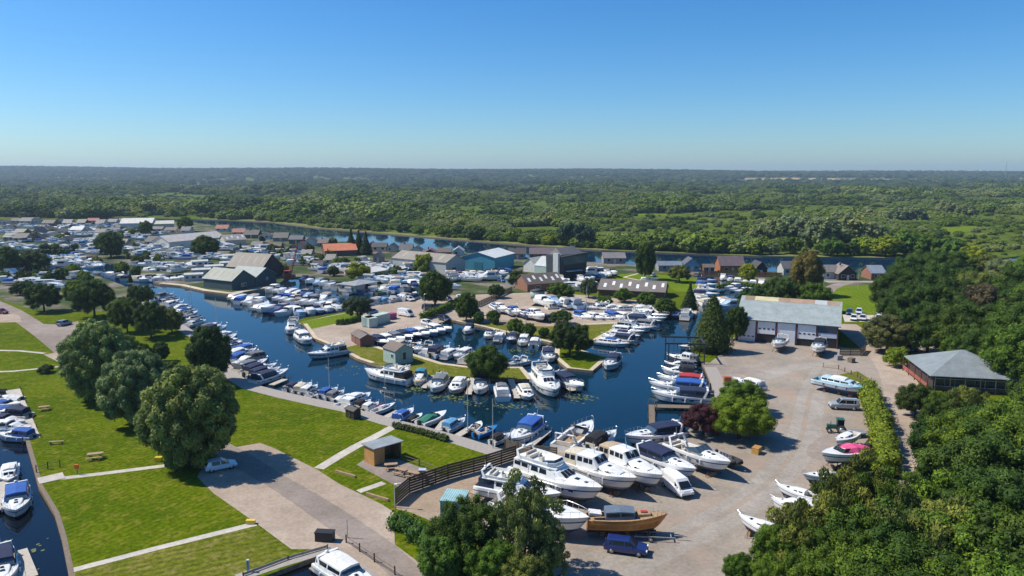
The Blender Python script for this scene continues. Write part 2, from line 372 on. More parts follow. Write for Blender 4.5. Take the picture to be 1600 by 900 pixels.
# bank of the old dock and the lane along the left
region('apron', 'gravel', [(372, 698), (406, 692), (428, 700), (496, 734), (530, 756), (595, 787), (615, 800), (617, 851), (680, 897), (760, 960), (600, 960), (517, 862), (511, 858), (455, 858), (400, 817), (334, 771), (308, 745), (322, 722)])
strip('lane', 'asphalt', [(-160, 420), (0, 475), (55, 510), (95, 540), (140, 580), (200, 625), (270, 670), (345, 706)], 5.0, 2)
region('lane_verge', 'gravel', [(0, 488), (30, 492), (34, 503), (-60, 506)])
region('lay_by', 'asphalt', [(68, 506), (86, 507), (122, 502), (136, 520), (100, 542), (84, 530)])
region('lay_by', 'gravel', [(68, 554), (104, 548), (120, 575), (108, 577), (92, 566)])
region('road', 'asphalt', chaikin([(345, 690), (376, 700), (440, 741), (515, 783), (613, 847), (666, 896), (760, 960), (660, 960), (602, 889), (542, 847), (481, 802), (410, 753), (330, 712)], 1))
strip('footpath', 'concrete_path', [(498, 732), (545, 703), (590, 680), (614, 667)], 1.6, 1)
strip('footpath', 'concrete_path', [(560, 768), (600, 754)], 1.1)
strip('footpath', 'concrete_path', [(53, 752), (150, 741), (262, 727)], 1.1)
strip('footpath', 'concrete_path', [(40, 915), (110, 892), (240, 858), (400, 818)], 1.1)
strip('footpath', 'concrete_path', [(-40, 582), (20, 580), (60, 576), (108, 571)], 1.0)
strip('footpath', 'concrete_path', [(-20, 547), (30, 548), (70, 552)], 1.0)
strip('footpath', 'concrete_path', [(125, 505), (170, 501), (250, 498)], 1.0)
region('lawn', 'dry_grass', [(110, 895), (240, 861), (402, 821), (455, 860), (380, 896), (300, 930), (110, 930)])
region('terrace', 'asphalt', [(557, 726), (572, 716), (622, 717), (690, 743), (680, 752), (640, 768), (628, 764)])
# promenades round the basins
for pts, wd in (([(984, 503), (945, 524), (906, 546)], 2.2), ([(906, 546), (946, 557)], 1.2), ([(576, 536), (600, 544), (638, 550), (666, 559), (692, 567), (740, 573), (816, 573), (834, 592)], 2.4),
                ([(712, 501), (750, 509), (784, 517), (824, 526), (868, 537)], 2.0), ([(868, 537), (866, 558), (886, 575), (926, 579), (946, 562)], 2.2),
                ([(474, 506), (490, 528), (532, 545), (558, 560), (580, 567)], 2.0), ([(865, 509), (984, 503)], 1.2), ([(1097, 428), (1094, 458), (1090, 490)], 2.4), ([(1101, 573), (1109, 592), (1121, 628)], 5.0),
                ([(250, 442), (282, 445), (318, 453), (362, 458), (424, 447)], 3.0), ([(1040, 446), (975, 433), (1010, 424)], 1.2)):
    strip('quay_edge', 'boardwalk' if wd == 5.0 else 'pale_quay', pts, wd)
QUAY = [(222, 458), (248, 482), (288, 508), (325, 530), (346, 550), (358, 567), (376, 587), (400, 601), (452, 614), (512, 627), (552, 635), (576, 643), (612, 654), (660, 665), (728, 684), (789, 703)]
strip('boardwalk', 'boardwalk', [(x, y + 1) for x, y in QUAY], 3.6, off=-1.0)
# water
MAIN = [(134, 410), (160, 407), (188, 411), (203, 424), (216, 432), (250, 443), (282, 446), (318, 454), (362, 460), (424, 448), (438, 441), (452, 433), (490, 432), (505, 442), (530, 452), (590, 458), (640, 452), (690, 447), (700, 452), (650, 470), (600, 474), (560, 483), (520, 490), (474, 497), (463, 502), (474, 506),
        (490, 528), (532, 545), (558, 560), (580, 567), (600, 574), (640, 584), (700, 588), (780, 592), (834, 592), (816, 573), (740, 573), (692, 567), (666, 559), (638, 550), (600, 544), (576, 536), (580, 528), (640, 517), (704, 500), (712, 501),
        (750, 509), (784, 517), (824, 526), (868, 537), (866, 558), (886, 575), (926, 579), (946, 562), (946, 557), (906, 546), (945, 524), (984, 503), (1000, 489), (985, 486), (865, 481), (830, 478), (836, 474), (900, 470), (1000, 482), (1060, 483), (1088, 491), (1094, 458), (1097, 428), (1130, 430), (1190, 440), (1215, 452), (1170, 458), (1150, 475), (1140, 500), (1110, 520), (1092, 540), (1084, 552), (1100, 573), (1108, 592), (1120, 628), (1100, 641), (1066, 684),
        (1020, 694), (1000, 701), (850, 709), (789, 703)] + QUAY[::-1][1:] + [(190, 445), (150, 430)]
region('marina_water', 'marina_water', MAIN, True)
region('marina_water', 'marina_water', [(60, 384), (113, 383), (124, 405), (136, 412), (150, 430), (138, 430), (114, 408), (60, 406)], True)
region('creek_water', 'creek_water', [(-90, 600), (12, 608), (40, 688), (53, 734), (60, 760), (85, 802), (96, 840), (106, 890), (112, 940), (-200, 940)], True, 0)
region('dock_water', 'creek_water', [(392, 908), (513, 862), (522, 866), (580, 905), (600, 950), (380, 950)], True)
strip('quay_edge', 'old_boards', [(40, 688), (53, 734), (60, 760), (85, 802), (96, 840), (106, 890), (112, 930)], 1.0)
strip('quay_edge', 'boardwalk', [(370, 903), (440, 880), (512, 859), (524, 864), (580, 902)], 1.5)
far = [(150, 339), (309, 342.5), (370, 344.5), (430, 347.5), (500, 356.5), (575, 362.5), (670, 370.5), (750, 377), (844, 384.5), (939, 390.5), (1050, 395), (1190, 400), (1400, 403), (1600, 408), (2200, 420)]
near = [(2200, 455), (1620, 440), (1400, 430), (1200, 424), (1050, 417), (950, 411), (850, 404), (740, 396), (660, 389), (580, 381), (500, 373), (430, 365), (350, 355), (300, 347), (150, 342)]
region('river', 'river_water', far + near, True)
region('river', 'river_water', [(1560, 404), (1610, 398), (1640, 412), (1560, 414)], True)
strip('reed_bank', 'reeds', [(x, y - 0.6) for x, y in far[1:]], 9.0, 0, 3.4)
# open meadows and fields far out in the marsh and on the rise behind it
for pts, m in (([(1150, 372), (1240, 371), (1245, 378), (1165, 379)], 'mown_lawn'), ([(1460, 355), (1520, 352), (1540, 359), (1478, 366)], 'mown_lawn'), ([(1130, 346), (1200, 342), (1210, 345), (1150, 349)], 'mown_lawn'),
               ([(0, 325), (70, 322), (85, 331), (0, 334)], 'mown_lawn'), ([(800, 356), (870, 352), (880, 364), (815, 368)], 'marsh'), ([(600, 289), (670, 288.3), (672, 291), (605, 292)], 'mown_lawn'),
               ([(980, 334), (1040, 333), (1050, 336), (990, 337)], 'mown_lawn'), ([(410, 288), (560, 287.4), (562, 289), (412, 290)], 'dry_grass')):
    region('meadow', m, pts)
# priority: marsh things above must lose to the river, so river regions are moved to the end
REG.sort(key=lambda r: r[3])
def inside(poly, x, y):
    c = False; j = len(poly) - 1
    for i in range(len(poly)):
        xi, yi = poly[i][0], poly[i][1]; xj, yj = poly[j][0], poly[j][1]
        if (yi > y) != (yj > y) and x < (xj - xi) * (y - yi) / (yj - yi) + xi: c = not c
        j = i
    return c
def build_ground():
    vs, es = [], []
    for name, mat, pts, wt in REG:
        k = len(vs); n = len(pts); vs += [Vector((p[0], p[1])) for p in pts]; es += [(k + i, k + (i + 1) % n) for i in range(n)]
    ov, oe, of, _, _, _ = delaunay_2d_cdt(vs, es, [], 0, 0.01, False)
    cls = []
    bb = [(min(p[0] for p in r[2]), max(p[0] for p in r[2]), min(p[1] for p in r[2]), max(p[1] for p in r[2])) for r in REG]
    for f in of:
        x = sum(ov[i].x for i in f) / len(f); y = sum(ov[i].y for i in f) / len(f); c = 0
        for k in range(len(REG) - 1, 0, -1):
            b = bb[k]
            if b[0] <= x <= b[1] and b[2] <= y <= b[3] and inside(REG[k][2], x, y): c = k; break
        cls.append(c)
    WZ = -0.55
    groups = {}
    for f, c in zip(of, cls):
        key = (REG[c][0], REG[c][1], REG[c][3]); groups.setdefault(key, []).append(f)
    for (name, mat, wt), faces in groups.items():
        used = {}; vv = []; ff = []
        for f in faces:
            g = []
            for i in f:
                if i not in used: used[i] = len(vv); vv.append((ov[i].x, ov[i].y, WZ if wt else 0.0))
                g.append(used[i])
            ff.append(g)
        me = bpy.data.meshes.new(name); me.from_pydata(vv, [], ff); me.update(); me.materials.append(MATS[mat])
        o = bpy.data.objects.new(name, me); COL.objects.link(o); struct(o)
    # banks
    em = {}
    for fi, f in enumerate(of):
        for i in range(len(f)):
            a, b = f[i], f[(i + 1) % len(f)]; em.setdefault((min(a, b), max(a, b)), []).append((fi, a, b))
    mb = MB()
    for k, l in em.items():
        if len(l) == 2 and REG[cls[l[0][0]]][3] != REG[cls[l[1][0]]][3]:
            a, b = ov[l[0][1]], ov[l[0][2]]
            mb.add([(a.x, a.y, 0), (b.x, b.y, 0), (b.x, b.y, -0.9), (a.x, a.y, -0.9)], [(0, 1, 2, 3)])
    struct(mb.build('quay_wall', 'bank_piling'))
build_ground()
REGW = [r for r in REG]
def ground_at(x, y):
    r = None
    for q in REG:
        if inside(q[2], x, y): r = q
    return r
# the rise far behind the marsh
def hill_h(x, y):
    t = max(0.0, min(1.0, (y - 2600) / 2600.0)); t = t * t * (3 - 2 * t)
    side = 0.5 + 0.5 * math.tanh(-(x / max(y, 1)) * 2.2 - 0.25)
    n = 0.5 + 0.25 * math.sin(x * 0.0013 + 1.0) + 0.25 * math.sin(x * 0.0031 + y * 0.0011)
    return -1.0 + t * (36 + 32 * side + 14 * n)
FIELDS = [(1230, 3480, 120, 160, 3), (1380, 3560, 70, 150, 3), (1530, 3500, 100, 170, 3), (1690, 3450, 60, 130, 3), (1800, 3520, 90, 130, 3), (-1150, 3100, 160, 180, 2), (-700, 3300, 200, 150, 2), (250, 3700, 180, 120, 2), (900, 3200, 150, 140, 2), (-2000, 3400, 220, 160, 2), (2500, 3600, 250, 160, 3)]
def field_at(x, y):
    for fx, fy, rx, ry, m in FIELDS:
        if abs(x - fx) < rx and abs(y - fy) < ry: return m
    return 0
def hills():
    xs = np.linspace(-6500, 6500, 131); ys = np.linspace(2500, 7200, 60)
    v = [(float(x), float(y), hill_h(x, y)) for y in ys for x in xs]; n = len(xs)
    f = [(j * n + i, j * n + i + 1, (j + 1) * n + i + 1, (j + 1) * n + i) for j in range(len(ys) - 1) for i in range(n - 1)]
    me = bpy.data.meshes.new('hills'); me.from_pydata(v, [], f); me.update(); me.materials.append(MATS['marsh']); me.materials.append(MATS['brown_earth']); me.materials.append(MATS['dry_grass'])
    me.polygons.foreach_set('use_smooth', [True] * len(f))
    me.materials.append(MATS['straw']); mi = []
    for f_ in f:
        cx = sum(v[i][0] for i in f_) / 4; cy = sum(v[i][1] for i in f_) / 4; mi.append(field_at(cx, cy))
    me.polygons.foreach_set('material_index', mi)
    o = bpy.data.objects.new('hills', me); COL.objects.link(o); struct(o)
    return o
hills()
# ------------------------------------------------------------------ plants
def ico(sub=1):
    import bmesh
    b = bmesh.new(); bmesh.ops.create_icosphere(b, subdivisions=sub, radius=1.0)
    v = np.array([x.co[:] for x in b.verts]); f = [[q.index for q in p.verts] for p in b.faces]; b.free(); return v, f
ICV, ICF = ico(2)
def leaf_mesh(name, lobes, n, size, seed=0, core=0.74, mat='foliage', droop=0.0, aspect=1.6):
    """lobes: (centre, radius, flatten) - leaf-sized faces over every clump, opaque core inside, tinted darker so the gaps read dark"""
    rg = np.random.default_rng(seed)
    C_ = np.array([l[0] for l in lobes], float); Rr = np.array([l[1] for l in lobes], float)
    w_ = Rr ** 2; cnt = np.maximum(3, (n * w_ / w_.sum()).astype(int))
    P_, N_, T_ = [], [], []
    tint = rg.uniform(0.0, 1.0, len(lobes))
    for i, k in enumerate(cnt):
        d = rg.normal(size=(k, 3)); d /= np.linalg.norm(d, axis=1)[:, None]
        rad = Rr[i] * (1 + rg.normal(0, 0.10, (k, 1)) + 0.12 * np.sin(d[:, :1] * 9 + i) * np.cos(d[:, 1:2] * 8 + i * 2))
        p = C_[i] + d * rad * np.array([1, 1, 0.92])
        dist = np.linalg.norm(p[:, None, :] - C_[None], axis=2) / Rr[None]; dist[:, i] = 9
        keep = dist.min(axis=1) > 0.93
        P_.append(p[keep]); N_.append(d[keep]); T_.append(np.clip(tint[i] + rg.normal(0, 0.2, keep.sum()), 0, 1))
    p = np.concatenate(P_); nrm = np.concatenate(N_); tt = np.concatenate(T_); k = len(p)
    nrm = nrm + rg.normal(0, 0.45, (k, 3)); nrm[:, 2] += 0.15; nrm /= np.linalg.norm(nrm, axis=1)[:, None]
    a = np.cross(nrm, rg.normal(size=(k, 3)));
    if droop: a = a * (1 - droop) + np.array([0, 0, -1.0]) * droop
    a /= np.linalg.norm(a, axis=1)[:, None]
    b = np.cross(nrm, a); b /= np.linalg.norm(b, axis=1)[:, None] + 1e-9
    s = size * rg.uniform(0.55, 1.3, (k, 1))
    q = np.stack([p - a * s * aspect * .5, p + b * s * .42, p + a * s * aspect * .5, p - b * s * .42], 1).reshape(-1, 3)
    verts = [q]; loops = [np.arange(4 * k)]; starts = np.arange(k) * 4; tot = np.full(k, 4); tint_f = tt
    nv = 4 * k; nl = 4 * k
    # heart of each clump: opaque core, tinted darker than most leaves
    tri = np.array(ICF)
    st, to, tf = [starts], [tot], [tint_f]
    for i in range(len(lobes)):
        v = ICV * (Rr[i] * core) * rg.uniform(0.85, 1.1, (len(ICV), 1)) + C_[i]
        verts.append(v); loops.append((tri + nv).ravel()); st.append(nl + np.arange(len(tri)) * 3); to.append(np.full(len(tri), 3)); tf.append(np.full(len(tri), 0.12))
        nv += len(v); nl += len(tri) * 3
    V = np.concatenate(verts); L = np.concatenate(loops); ST = np.concatenate(st); TO = np.concatenate(to); TF = np.concatenate(tf)
    me = bpy.data.meshes.new(name); me.vertices.add(len(V)); me.vertices.foreach_set('co', V.astype(np.float32).ravel())
    me.loops.add(len(L)); me.loops.foreach_set('vertex_index', L.astype(np.int32)); me.polygons.add(len(ST)); me.polygons.foreach_set('loop_start', ST.astype(np.int32))
    me.update(calc_edges=True); me.validate()
    at = me.attributes.new('tint', 'FLOAT', 'FACE'); 
    if len(at.data) == len(TF): at.data.foreach_set('value', TF.astype(np.float32))
    me.materials.append(MATS[mat]); return me
def round_lobes(rx, rz, zc, n, seed, rmin=0.26, rmax=0.42, flat_bottom=0.35, lump=0.12):
    rg = random.Random(seed); L = [((0, 0, zc), min(rx, rz) * 0.62)]
    for i in range(n):
        u = 1 - (i + 0.5) / n * (2 - flat_bottom); a = i * 2.39996 + rg.uniform(-.3, .3); s = math.sqrt(max(0, 1 - u * u))
        k = rg.uniform(rmin, rmax); rr = rg.uniform(0.9 - lump, 0.9 + lump) - k * 0.6
        L.append(((rx * rr * s * math.cos(a) * 1.08, rx * rr * s * math.sin(a) * 1.08, zc + rz * rr * u * 1.05), k * rx * 0.86))
    return L
def cone_lobes(r, h, z0, n, seed, pw=0.9, col=False):
    rg = random.Random(seed); L = []
    for i in range(n):
        t = (i + 0.3) / n; a = i * 2.39996; rr = r * ((1 - t) ** pw if not col else (1 - t ** 3) ** .6) 
        L.append((((rr * .62) * math.cos(a), (rr * .62) * math.sin(a), z0 + h * t), max(0.28, rr * rg.uniform(.48, .66))))
    L += [((0, 0, z0 + h * t), max(0.25, r * ((1 - t) ** pw if not col else (1 - t ** 3) ** .6) * 0.75)) for t in (.05, .2, .35, .5, .65, .8, .93)]
    return L
def trunk_mesh(name, h, r, spread, seed, limbs=6):
    rg = random.Random(seed); mb = MB(); z = h * 0.45
    mb.tube((0, 0, -0.2), (0.05, 0.03, z), r, r * .7, 8); mb.tube((0.05, 0.03, z), (0.1, 0, h * .85), r * .7, r * .2, 6)
    for i in range(limbs):
        a = i * 2.4; q = z * rg.uniform(.6, 1.1); e = (math.cos(a) * spread * .6, math.sin(a) * spread * .6, q + h * .32)
        mb.tube((0.04, 0.02, q), e, r * .42, r * .12, 5)
    return mb.mesh(name, ['bark'])
PROTO = {}
def proto(key, cname, lobes, n, size, h, tr, spread, seed, **kw):
    PROTO[key] = (leaf_mesh(cname, lobes, n, size, seed, **kw), trunk_mesh('trunk', h, tr, spread, seed) if tr else None)
# unit plants are about 10 m tall and are scaled where they stand
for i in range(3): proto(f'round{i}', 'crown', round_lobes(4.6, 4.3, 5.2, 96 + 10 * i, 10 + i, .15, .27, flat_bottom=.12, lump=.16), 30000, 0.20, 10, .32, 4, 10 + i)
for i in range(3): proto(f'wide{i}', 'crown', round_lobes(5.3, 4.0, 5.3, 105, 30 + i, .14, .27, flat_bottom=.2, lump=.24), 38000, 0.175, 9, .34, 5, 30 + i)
for i in range(2): proto(f'willow{i}', 'crown', round_lobes(4.8, 4.7, 4.9, 170, 50 + i, .11, .20, .02, .12), 46000, 0.165, 10, .35, 4, 50 + i, aspect=2.4)
for i in range(2): proto(f'birch{i}', 'crown', round_lobes(3.6, 4.8, 5.4, 60, 70 + i, .14, .25, .15, .26), 20000, 0.15, 10, .2, 2.6, 70 + i, droop=.6, core=.25, aspect=2.8)
proto('conifer0', 'crown', cone_lobes(2.9, 9.2, 1.0, 70, 5, 0.62), 26000, 0.2, 9.6, .22, 1.2, 5, droop=.3)
proto('cypress0', 'crown', cone_lobes(2.2, 9.0, 0.7, 60, 6, 1.0), 11000, 0.25, 9.4, .2, 1.0, 6)
for i in range(3): proto(f'bush{i}', 'foliage', round_lobes(2.0, 1.7, 1.5, 22, 90 + i, .26, .46, .6, .2), 3200, 0.2, 2.4, 0, 1, 90 + i)
# lighter builds of the same plants for where they are small in the picture
for i in range(4): proto(f'far{i}', 'crown', round_lobes(4.9 + .4 * (i % 2), 4.6, 4.2, 30 + 4 * i, 110 + i, .24, .42, .3, .2), 2200, 0.62, 9, .3, 3, 110 + i, mat='foliage')
for i in range(2): proto(f'farwillow{i}', 'crown', round_lobes(5.0, 4.8, 4.2, 48, 130 + i, .17, .3, .3, .14), 3000, 0.5, 9, .3, 3, 130 + i, mat='foliage', aspect=2.2)
proto('farcone', 'crown', cone_lobes(2.6, 9.4, .6, 30, 140, .8), 2200, 0.5, 9, .2, 1, 140)

GREEN = dict(mid=(0.068, 0.118, 0.012), dark=(0.044, 0.080, 0.012), deep=(0.034, 0.056, 0.010), bright=(0.125, 0.175, 0.014), lime=(0.18, 0.215, 0.015), silver=(0.135, 0.17, 0.075), olive=(0.115, 0.138, 0.028), gold=(0.24, 0.25, 0.03),
             brown=(0.11, 0.085, 0.04), purple=(0.05, 0.018, 0.022), blue=(0.03, 0.06, 0.03))
TREES = []
def tree(key, px, py, h, colr, name='tree', group=None, label=None, top=True, wide=1.0, cat='tree', base=10.0, rz=None):
    """px, py: where the top of the crown is seen (top=True) or where the trunk meets the ground"""
    p = P(px, py, h * 0.96) if top else P(px, py)
    s = h / base
    r = empty(name, (p.x, p.y, 0), random.uniform(0, 6.28) if rz is None else rz); r.scale = (s * wide, s * wide, s)
    c_, t_ = PROTO[key]
    cn = 'crown' if t_ else 'foliage'
    o = bpy.data.objects.new(cn, c_); COL.objects.link(o); o.parent = r
    g = GREEN[colr] if isinstance(colr, str) else colr
    j = random.uniform(.9, 1.12); o.color = (g[0] * j * random.uniform(.94, 1.08), g[1] * j, g[2] * j, 1)
    if t_:
        k = bpy.data.objects.new('trunk', t_); COL.objects.link(k); k.parent = r
    if label: tag(r, label, cat, group)
    else: TREES.append((r, px, py, group, cat, colr))
    return r
FARB = [(150, 339), (309, 342.5), (370, 344.5), (430, 347.5), (500, 356.5), (575, 362.5), (670, 370.5), (750, 377), (844, 384.5), (939, 390.5), (1050, 395), (1190, 400), (1400, 403), (1600, 408)]
def bank_y(px):
    for a, b in zip(FARB[:-1], FARB[1:]):
        if a[0] <= px <= b[0]: return a[1] + (b[1] - a[1]) * (px - a[0]) / (b[0] - a[0])
    return FARB[-1][1]
def tree_row(desc, word, group, items, name='tree', cat='tree', foot=False):
    """items: (key, px, py_top, h, colour[, wide]); each is named by its place in the row"""
    items = sorted(items, key=lambda t: t[1]); n = len(items)
    for i, it in enumerate(items):
        w_ = word if isinstance(word, str) else word[it[4]]
        lab = f"{w_}, {ordn(i + 1)} from left {desc}"
        tree(it[0], it[1], (bank_y(it[1]) - 2.2 - (i % 3)) if foot else it[2], it[3] * (.8 if foot else 1), it[4], name, group, lab, wide=it[5] if len(it) > 5 else 1.0, cat=cat, top=not foot)
ADJ = dict(mid='mid green leafy tree', dark='dark green leafy tree', deep='very dark tree', bright='bright green tree', lime='yellow-green tree', silver='silvery green willow', olive='olive green tree', gold='golden-leaved tree', brown='brownish tree', purple='purple-leaved tree', blue='blue-green tree')
# the big willows on the green at the left
tree('willow0', 291, 573, 14.6, (0.135, 0.185, 0.055), 'willow_tree', None, 'large round grey-green willow beside the white hatchback', wide=.88)
tree('willow1', 205, 549, 12.6, (0.175, 0.22, 0.085), 'willow_tree', None, 'round silvery willow, middle one of the three on the green', wide=.85)
tree('willow0', 146, 503, 14.6, (0.17, 0.215, 0.065), 'willow_tree', None, 'tall pale green willow, farthest of the three on the green', wide=.85)
tree('willow1', 176, 520, 10.5, (0.13, 0.18, 0.035), 'willow_tree', None, 'green willow crown tucked between the two back willows')
tree('round0', 323, 510, 11.6, (0.035,0.065,0.016), 'tree', None, 'dark round tree standing beside the boardwalk moorings', wide=.74)
tree('wide0', 232, 474, 9.0, 'dark', 'tree', None, 'spreading dark tree on the lawn behind the willows', wide=.8)
tree('wide1', 195, 467, 9.0, 'dark', 'tree', None, 'dark leafy tree left of the spreading lawn tree', wide=.75)
tree('round1', 266, 482, 6.5, 'olive', 'tree', None, 'small grey-green tree next to the moored boats on the lawn')
tree('wide2', 143, 440, 10.5, 'dark', 'tree', None, 'dark tree overhanging the lane beside the blue parked car', wide=.9)
tree('round2', 118, 437, 8.0, 'bright', 'tree', None, 'bright green tree behind the dark lane-side tree')
tree('wide0', 65, 444, 8.5, 'dark', 'tree', None, 'dark tree at the bend of the far lane')
tree('wide1', 218, 445, 7.0, 'dark', 'tree', None, 'low dark tree by the channel moorings', wide=.9)
tree('round0', 188, 464, 7, 'mid', 'tree', None, 'mid green tree below the low dark channel tree')
tree('round1', 222, 537, 4.5, 'dark', 'tree', None, 'small sapling on the lawn behind the middle willow', wide=.8)
tree('round2', 250, 534, 4.5, 'dark', 'tree', None, 'small sapling on the lawn nearest the boardwalk tree', wide=.8)
tree('bush0', 71, 571, 1.6, 'deep', 'bush', None, 'low clipped dark bush beside the left footpath', cat='bush', base=3.2, wide=1.5)
tree('bush1', 265, 566, 1.8, 'dark', 'bush', None, 'low dark bush beside the lawn path behind the willows', cat='bush', base=3.2, wide=1.7)
# trees of the boatyard
tree('conifer0', 1116, 466, 12.8, (0.042, 0.070, 0.016), 'conifer_tree', None, 'tall dark conifer standing between basin and big shed', wide=1.05)
tree('cypress0', 1079, 441, 8.5, 'deep', 'conifer_tree', None, 'dark cone-shaped conifer left of the tall conifer', wide=1.15)
tree('wide0', 1160, 597, 5.4, 'mid', 'tree', None, 'round green shrub tree behind the golden one', wide=1.3, cat='tree')
tree('wide1', 1157, 621, 6.8, (0.13, 0.185, 0.013), 'tree', None, 'yellow-green shrub tree beside the purple bush', wide=1.25)
tree('wide2', 1101, 634, 4.8, 'purple', 'tree', None, 'dark purple-leaved shrub at the corner of the basin', wide=1.3)
tree('round1', 1180, 640, 4.2, 'mid', 'tree', None, 'green shrub at the yard side of the golden tree', wide=1.1)
tree('round0', 1262, 392, 15.5, (0.13, 0.12, 0.035), 'tree', None, 'tall brownish tree behind the big white-doored shed', wide=.72)
tree('wide1', 1222, 434, 9.5, 'dark', 'tree', None, 'dark spreading tree just behind the big shed')
tree('wide2', 1275, 443, 8.5, 'mid', 'tree', None, 'green tree behind the ridge of the big shed')
tree('round2', 1180, 449, 9.5, 'dark', 'tree', None, 'dark tree at left rear corner of the big shed')
tree('round1', 1152, 480, 8.5, 'dark', 'tree', None, 'dark green tree against left wall of the big shed', wide=.7)
tree('round1', 1009, 380, 14.5, 'dark', 'tree', None, 'tall dark tree beside the river behind the small lawn', wide=.58)
tree('wide0', 1062, 415, 6.5, 'olive', 'tree', None, 'sparse olive tree on the lawn by the boat basin', wide=1.1)
tree('round0', 760, 540, 7.6, 'dark', 'tree', None, 'round dark tree on the headland between the moorings', wide=1.1)
tree('wide1', 891, 505, 7.6, 'deep', 'tree', None, 'dark round tree on the grass at the headland tip', wide=1.1)
tree('round2', 728, 457, 8.2, 'dark', 'tree', None, 'dark tree standing at the gravel edge by a parked car', wide=.85)
tree('round0', 679, 424, 11, 'dark', 'tree', None, 'big dark tree among the boats beside the gravel park', wide=1.0)
tree('wide1', 558, 463, 6.5, (0.055, 0.08, 0.035), 'tree', None, 'small grey-green tree beside the mown lawn', wide=1.1)
tree('wide2', 560, 411, 7.0, 'lime', 'tree', None, 'lime green willow beside the low white-roofed hut', wide=1.2)
tree('wide1', 662, 396, 8.0, 'lime', 'tree', None, 'lime green tree left of the grey warehouse', wide=.9)
tree('round0', 642, 392, 7.5, 'mid', 'tree', None, 'green tree behind the lime green one near the warehouse', wide=.9)
tree('wide0', 876, 443, 6.0, 'mid', 'tree', None, 'bushy green tree beside the skylight shed', wide=1.35)
tree('round1', 806, 498, 4.3, 'mid', 'tree', None, 'round green shrub on the headland lawn', wide=1.1)
tree('round2', 826, 505, 3.6, 'mid', 'tree', None, 'second smaller shrub right of the round lawn shrub', wide=1.1)
tree('round2', 850, 512, 2.6, 'dark', 'tree', None, 'small dark shrub near the quay of the headland lawn', wide=1.1)
tree('round0', 748, 488, 3.2, 'mid', 'tree', None, 'round shrub left of the blue tarpaulin boats')
tree('round1', 771, 485, 3.6, 'mid', 'tree', None, 'larger round shrub beside the blue tarpaulin boats', wide=1.1)
tree('round2', 774, 495, 2.2, 'dark', 'tree', None, 'low dark shrub in front of the larger round shrub')
tree('wide2', 877, 486, 3.6, 'dark', 'tree', None, 'wide dark shrub behind the headland round tree', wide=1.5)
tree('round0', 320, 368, 11.0, 'dark', 'tree', None, 'large round dark tree in front of the long white building', wide=1.25)
tree('round1', 170, 362, 13.0, 'dark', 'tree', None, 'large dark tree at the head of the channel', wide=1.05)
tree('round2', 288, 338, 11.0, 'mid', 'tree', None, 'leafy tree beside the river behind the white building')
tree('wide0', 226, 346, 10, 'mid', 'tree', None, 'tree in front of the far cream-roofed hall', wide=.8)
tree('wide0', 46, 394, 8.5, 'dark', 'tree', None, 'dark wide tree behind the far left basin', wide=1.5)
tree('round0', 4, 386, 12, 'dark', 'tree', None, 'dark tree cut off by the left edge of the village', wide=1)
tree('cypress0', 548, 358, 13, 'deep', 'conifer_tree', None, 'left of the three dark firs by the river', wide=1.1)
tree('cypress0', 560, 360, 12, 'deep', 'conifer_tree', None, 'middle of the three dark firs by the river', wide=1.2)
tree('cypress0', 571, 362, 12, 'deep', 'conifer_tree', None, 'right of the three dark firs by the river', wide=1.1)
tree('wide0', 775, 445, 4.5, 'dark', 'tree', None, 'small dark tree in front of the blue warehouse', wide=1.1)
tree('wide2', 810, 423, 6, 'dark', 'tree', None, 'dark tree at right of the blue warehouse', wide=1.1)
tree('round1', 1170, 412, 7, 'lime', 'tree', None, 'yellow-green tree beside the orange fence')
tree('round2', 1390, 492, 9, (0.09, 0.095, 0.03), 'tree', None, 'rusty green tree beside the track past the shed', wide=1.2)
tree('bush2', 1404, 545, 4, 'lime', 'bush', None, 'bright clipped bush at the corner of the hip-roofed pavilion', cat='bush', base=3.2)
tree('round0', 975, 451, 4.5, 'mid', 'tree', None, 'left leafy shrub in front of the long skylight shed', wide=1.4)
tree('round1', 1010, 457, 4.8, 'mid', 'tree', None, 'middle leafy shrub in front of the long skylight shed', wide=1.3)
tree('round2', 1040, 466, 5.2, 'dark', 'tree', None, 'right dark shrub in front of the long skylight shed', wide=1.2)
tree('wide1', 945, 462, 3.6, 'mid', 'tree', None, 'leafy shrub by the tall pole beside skylight shed', wide=1.2)
tree('wide0', 920, 436, 6.4, (0.08, 0.11, 0.05), 'tree', None, 'pale palm-like tree in front of the dark tall boathouse', wide=.8)
